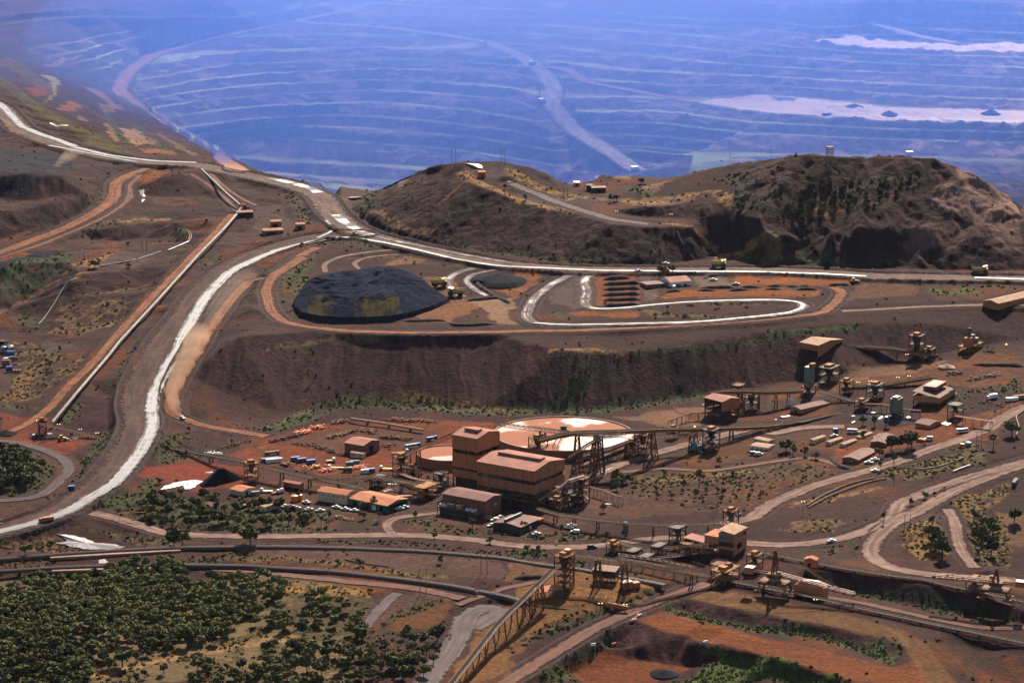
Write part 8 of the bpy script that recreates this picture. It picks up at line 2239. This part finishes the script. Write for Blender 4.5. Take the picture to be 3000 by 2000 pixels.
SPARSE = scatter('@30 1850,700 2352,560 @31 0,560 250,700 240,1000 120,1100 @30 2352,1000 1950,1150 1850,900', 60, 5.0, clump(17, .44)) + scatter('@30 820,1150 1500,1240 2352,980 @31 300,650 420,700 850,860 1030,1010 950,1060 500,1080 @30 2352,1150 1500,1350 900,1480', 45, 6.5, clump(20, .46)) + scatter('@30 1050,1600 1400,1480 1900,1400 2352,1450 @31 0,1250 450,1180 900,1100 1350,1100 1720,1190 1690,1350 1500,1700 0,1750 @30 2352,1750 1000,1750', 120, 5.0, clump(22, .44))
ALLW = sorted(WOOD + SPARSE, key=lambda p: p.y)
gw = 'gum trees of the wood at the lower left'
for i, p in enumerate(ALLW[:292]):
    plant(TP if random.random() < .74 else TO, p, random.choice((.6, .8, .9, 1, 1.1, 1.35)) * random.uniform(.9, 1.1), 'rounded dark green gum tree in the wood at the lower left', gw)
for r in list(bpy.data.objects):
    if r.get('group') == gw and r.name.startswith('olive'): r['label'] = 'brownish olive tree in the wood at the lower left'; r['group'] = 'olive trees of the wood at the lower left'
# the back of the wood reads as one mass
def merged(name, spots, protos, mt, kind='stuff'):
    VV, FF, k = [], [], 0
    for p, sc in spots:
        me = random.choice(protos).children[0].data if protos[0].children[0].name.startswith('crown') else None
        pr = random.choice(protos); me = [c for c in pr.children if c.name.startswith('crown')][0].data
        v = np.empty(len(me.vertices) * 3); me.vertices.foreach_get('co', v); v = v.reshape(-1, 3)
        a = random.uniform(0, 6.28); ca, sa = math.cos(a), math.sin(a)
        w_ = np.c_[v[:, 0] * ca - v[:, 1] * sa, v[:, 0] * sa + v[:, 1] * ca, v[:, 2]] * sc + np.array(p)
        f = np.arange(len(v)).reshape(-1, 4) + k; k += len(v)
        VV.append(w_); FF.append(f)
    V, F = np.vstack(VV), np.vstack(FF).astype(np.int32)
    me = bpy.data.meshes.new(name); me.vertices.add(len(V)); me.vertices.foreach_set('co', V.ravel().astype(np.float32))
    me.loops.add(F.size); me.polygons.add(len(F)); me.loops.foreach_set('vertex_index', F.ravel()); me.polygons.foreach_set('loop_start', np.arange(0, F.size, 4, dtype=np.int32))
    me.update(calc_edges=True); me.materials.append(mt)
    o = bpy.data.objects.new(name, me); COL.objects.link(o); o['kind'] = kind
    return o
if len(ALLW) > 292: merged('woodland', [(p, random.uniform(.75, 1.15)) for p in ALLW[292:]], TP, LEAF)
# single trees that stand out round the plant
for s, kind, sc, lb in (('@30 470,380', TH, 1.2, 'tall tree standing before the wet creek bank'), ('@30 230,400', TP, 1.1, 'dark tree left of the creek by the far railway'), ('@30 1600,310', TP, 1.5, 'large dark tree above the far bridge end'), ('@30 1680,300', TP, 1.2, 'dark tree right of the large one above the bridge'),
                        ('@30 2300,290', TP, 1.8, 'big tree with pale trunk above the far railway'), ('@30 1960,650', TP, 1.3, 'round tree standing alone on the red track'), ('@31 960,490', TO, .9, 'low bush tree on the flat between railways'), ('@31 745,480', TO, .8, 'small bush tree at the hose on the flat'), ('@31 1705,470', TO, 1.0, 'bush tree at the right of the flat'),
                        ('@31 140,120', TP, 1.0, 'tree at the left end of the office car park'), ('@31 300,110', TO, 1.1, 'thin crowned tree before the office car park'), ('@31 450,100', TO, 1.2, 'olive tree below the office utes'), ('@31 600,130', TH, .9, 'slender tree on the office verge'), ('@31 670,110', TH, .9, 'second slender tree on the office verge'), ('@31 990,60', TO, 1.0, 'dark tree before the office junction'),
                        ('@31 1130,80', TH, .8, 'slender tree at the junction corner'), ('@31 1460,60', TO, .9, 'small tree at the yard entrance'), ('@31 1640,240', TO, .8, 'small tree beside the pink road'), ('@31 2145,290', TO, .9, 'tree on the verge above the cutting'), ('@31 1990,150', TO, 1.4, 'wide olive tree in front of the switch house'), ('@32 110,170', TO, 1.1, 'tree against the green striped store'), ('@32 140,370', TO, 1.0, 'tree by the pink road left of the tower'), ('@32 250,375', TO, .9, 'second tree by the pink road left of the tower'),
                        ('@32 450,230', TH, .8, 'thin tree at the gravel park edge'), ('@32 860,250', TO, .9, 'bushy tree under the long idler conveyor'), ('@22 840,1568', TO, 1.2, 'olive tree right of the plant hall corner'), ('@21 1080,1530', TO, 1.3, 'olive tree before the workshop doors'), ('@21 990,1560', TO, 1.2, 'dark tree before the orange workshop roof'), ('@21 395,1450', TO, 1.0, 'tree between the orange tanks'),
                        ('@22 1610,1100', TH, .7, 'thin yellowish tree by the road under the trestle'), ('@22 1730,1080', TH, .8, 'second thin tree by the road under the trestle'), ('@22 1400,1230', TO, .9, 'tree on the red track below the trestle'), ('@22 1910,1130', TO, 1.0, 'dry tree on the island right of the trestles'), ('@22 1720,1330', TH, 1.3, 'tall slender tree on the scrubby slope'), ('@22 1110,1100', TO, .9, 'scrubby tree at the road edge below the trestles'),
                        ('@23 170,1010', TP, 1.2, 'dark tree left of the transportable huts'), ('@23 230,1040', TO, 1.3, 'olive tree before the left transportable hut'), ('@23 330,1050', TO, 1.2, 'olive tree before the transportable huts'), ('@23 430,1080', TO, 1.0, 'olive tree at the end of the hut loop'), ('@23 1280,1000', TP, 1.9, 'big dark tree by the hidden building'), ('@23 1130,1010', TP, 1.6, 'dark tree left of the big one by the hidden building'), ('@23 1020,1060', TP, 1.0, 'dark tree at the corner of the long building'),
                        ('@23 1320,960', TO, 1.7, 'large olive tree right of the big dark tree'), ('@23 870,770', TO, 1.3, 'olive tree left above the rear huts'), ('@23 980,780', TO, 1.3, 'olive tree in the middle above the rear huts'), ('@23 1080,790', TO, 1.2, 'olive tree right above the rear huts'), ('@23 2240,870', TP, 1.7, 'tall tree at the bend of the cream pipeline'), ('@23 2070,980', TH, 1.3, 'slender tree right of the twin pole'), ('@23 1150,1180', TH, 1.2, 'slender tree by the white ute on the pink road'),
                        ('@23 1035,1190', TH, .8, 'small slender tree beside the driving ute'), ('@23 1440,1450', TO, 1.0, 'small tree on the grass strip between the pale roads'), ('@23 1310,1510', TO, .9, 'tree at the tip of the strip between the pale roads'), ('@23 1530,1420', TO, .6, 'smallest tree on the strip between the pale roads'), ('@33 1060,105', TH, .9, 'lone tree on the verge of the pale road'), ('@23 880,880', TO, .9, 'tree between two huts'),
                        ('@33 1540,330', TP, 1.6, 'dark tree on the grassy mound by the inner road'), ('@33 1600,430', TP, 1.9, 'largest dark tree at the foot of the mound'), ('@33 1500,250', TP, 1.3, 'dark tree at the top of the mound'), ('@33 1510,110', TO, 1.0, 'low tree at the crest of the mound'), ('@33 1900,200', TO, 1.5, 'olive tree left on the valley bank at the right'), ('@33 1960,280', TP, 1.6, 'dark tree in the valley at the right'), ('@33 2040,200', TP, 1.5, 'second dark tree in the valley at the right'),
                        ('@33 1950,420', TO, 1.4, 'olive tree low in the valley'), ('@33 2260,100', TP, 1.5, 'dark tree high at the right edge'), ('@33 2050,400', TP, 1.4, 'dark tree beside the rusty stacker'), ('@33 1890,80', TO, 1.4, 'olive tree at the top of the valley bank'), ('@12 1390,985', TO, 1.8, 'big dusty tree beside the terrace workshop'), ('@12 1470,940', TO, 1.3, 'dusty tree behind the terrace workshop'), ('@12 1350,1000', TO, 1.2, 'dusty tree at the annex of the terrace workshop'),
                        ('@02 1928,1515', TP, .8, 'small dark tree on the hill crest beside a thin pole'), ('@03 1520,1440', TO, .9, 'dry tree on the right end of the hill crest'), ('@03 262,1440', TO, .6, 'small bush tree on the shoulder of the right hill'), ('@12 1190,120', TP, .8, 'dark tree on the saddle track'), ('@12 120,270', TO, .9, 'tree on the brow of the left hill'), ('@11 2285,170', TO, .9, 'tree on the plateau of the left hill'), ('@12 900,290', TO, 1.2, 'wide shrubby tree on the plateau scarp'), ('@12 960,280', TO, 1.2, 'second wide shrubby tree on the plateau scarp'), ('@12 1660,260', TH, .6, 'thin tree on the earth bank of the saddle'), ('@12 200,1560'.replace('200,1560', '2090,360'), TP, 1.0, 'dark shrubby tree in the gully between hills'),
                        ('@10 870,895', TP, 1.0, 'dark round tree at the platform corner'), ('@10 1180,905', TO, 1.1, 'dry tree on the front edge of the gravel platform'), ('@10 1180,700', TO, .9, 'tree in the small quarry hollow'), ('@10 1900,480', TO, .7, 'bush tree on the red bend'), ('@20 545,90', TO, .8, 'dry tree on the small flat near the tank dump'), ('@20 450,240', TO, 1.1, 'scrubby tree beside the tank dump'), ('@20 1700,1060', TO, 1.0, 'dry tree beside the dark idler conveyor'), ('@20 1740,830', TO, .8, 'small tree by the dirt road bend'), ('@20 1540,970', TO, .9, 'tree at the start of the dark conveyor'), ('@20 1470,1300', TO, .9, 'shrubby tree beside the bright run off')):
    plant(kind, G(*P1(s)), sc, lb, 'single trees about the site') if 0 else None
    r = plant(kind, G(*P1(s)), sc, lb, 'x')
    if 'group' in r: del r['group']
for s, n, d, g, pr, sc, lb in (('@20 0,1000 200,1020 350,1130 420,1180 250,1320 0,1350', 26, 5, 'dark trees of the thicket at the left edge', TP, (.9, 1.3), 'dark tree in the thicket at the left edge'),
                           ('@20 1500,1420 1800,1410 2100,1490 2352,1520 @21 80,1500 @31 500,60 500,130 @30 2352,150 1700,150 1350,100 1250,20 @20 1350,1500', 44, 5.5, 'trees of the belt below the ore heap', TP + TO, (.8, 1.2), 'tree in the belt of trees below the ore heap'),
                           ('@13 400,50 900,110 1300,60 1200,220 900,330 500,420 200,470 300,250', 40, 7, 'dark shrubs on the right hill', TP, (.55, .8), 'dark shrubby tree on the steep right hill'),
                           ('@22 900,1280 1300,1290 1900,1200 2250,1250 2352,1450 2000,1500 1300,1440 950,1370', 34, 7, 'shrubs on the scrubby slope', TO, (.5, .8), 'brown shrub on the scrubby slope below the trestles'),
                           ('@22 930,1240 1000,1230 1050,1300 960,1380 900,1370', 9, 4, 'dark shrubs at the slope corner', TP, (.6, .9), 'dark shrub at the corner of the scrubby slope')):
    for p in scatter(s, n, d): plant(pr, p, random.uniform(*sc), lb, g)
for r in TP + TO + TH:
    if r.name not in used:
        for c in list(r.children): bpy.data.objects.remove(c)
        bpy.data.objects.remove(r)

# ---------------------------------------------------------------- low growth: uncountable, one mass
dA = np.abs(np.gradient(GX, axis=1) * np.gradient(GY, axis=0))
rngv = np.random.RandomState(5)
core_m = (np.abs(GU) < .225) & (GY > 1150) & (GY < 3000)
pv = np.clip(VEG, 0, 1.2) * dA * np.where(GY < 1560, .22, .13) * (GY < 1900) + np.clip(VEG, 0, 1) * dA * .06 * (GY >= 1900) + dA * .004 * sstep(.5, .62, N3) * (1 - CLEAR)
sel = (rngv.rand(*pv.shape) < pv) & core_m
jj, ii = np.nonzero(sel)
print('shrubs', len(jj))
if len(jj) > 110000:
    k_ = rngv.permutation(len(jj))[:110000]; jj, ii = jj[k_], ii[k_]
n = len(jj); nl = 9
cx = GX[jj, ii] + rngv.uniform(-.6, .6, n); cy = GY[jj, ii] + rngv.uniform(-.6, .6, n); cz = HZ[jj, ii]
sz = rngv.uniform(.4, 1.2, n) ** 1.4 * (1 + (cy > 1900) * .25)
d = rngv.normal(size=(n, nl, 3)); d /= np.linalg.norm(d, axis=2, keepdims=True); d[..., 2] = np.abs(d[..., 2])
pc = np.stack((cx, cy, cz), -1)[:, None] + d * sz[:, None, None] * np.array((1.0, 1.0, .8)) * .8
a = rngv.normal(size=(n, nl, 3)); a /= np.linalg.norm(a, axis=2, keepdims=True)
nn = d + .3 * rngv.normal(size=(n, nl, 3)); u = np.cross(nn, a); u /= np.linalg.norm(u, axis=2, keepdims=True); v = np.cross(nn, u); v /= np.linalg.norm(v, axis=2, keepdims=True)
s_ = sz[:, None, None] * .55
V = np.stack((pc - u * s_, pc + v * s_, pc + u * s_, pc - v * s_), 2).reshape(-1, 3)
F = np.arange(len(V), dtype=np.int32).reshape(-1, 4)
me = bpy.data.meshes.new('shrubbery'); me.vertices.add(len(V)); me.vertices.foreach_set('co', V.ravel().astype(np.float32))
me.loops.add(F.size); me.polygons.add(len(F)); me.loops.foreach_set('vertex_index', F.ravel()); me.polygons.foreach_set('loop_start', np.arange(0, F.size, 4, dtype=np.int32))
me.update(calc_edges=True)
cc = C[jj, ii] * .8 + np.array((.036, .036, .010)) ; dry = rngv.rand(n) < .22
cc[dry] = cc[dry] * .5 + np.array((.10, .085, .028)) * .7
cc = cc * rngv.uniform(.7, 1.25, (n, 1))
ca = me.color_attributes.new('Col', 'FLOAT_COLOR', 'POINT')
ca.data.foreach_set('color', np.c_[np.repeat(np.clip(cc, .006, .4), nl * 4, axis=0), np.ones(n * nl * 4)].ravel().astype(np.float32))
m = bpy.data.materials.new('shrub_foliage'); m.use_nodes = True
b = m.node_tree.nodes['Principled BSDF']; b.inputs['Roughness'].default_value = .9; b.inputs['Specular IOR Level'].default_value = .05
at = m.node_tree.nodes.new('ShaderNodeAttribute'); at.attribute_name = 'Col'; m.node_tree.links.new(at.outputs['Color'], b.inputs['Base Color'])
me.materials.append(m)
o = bpy.data.objects.new('shrubbery', me); COL.objects.link(o); o['kind'] = 'stuff'
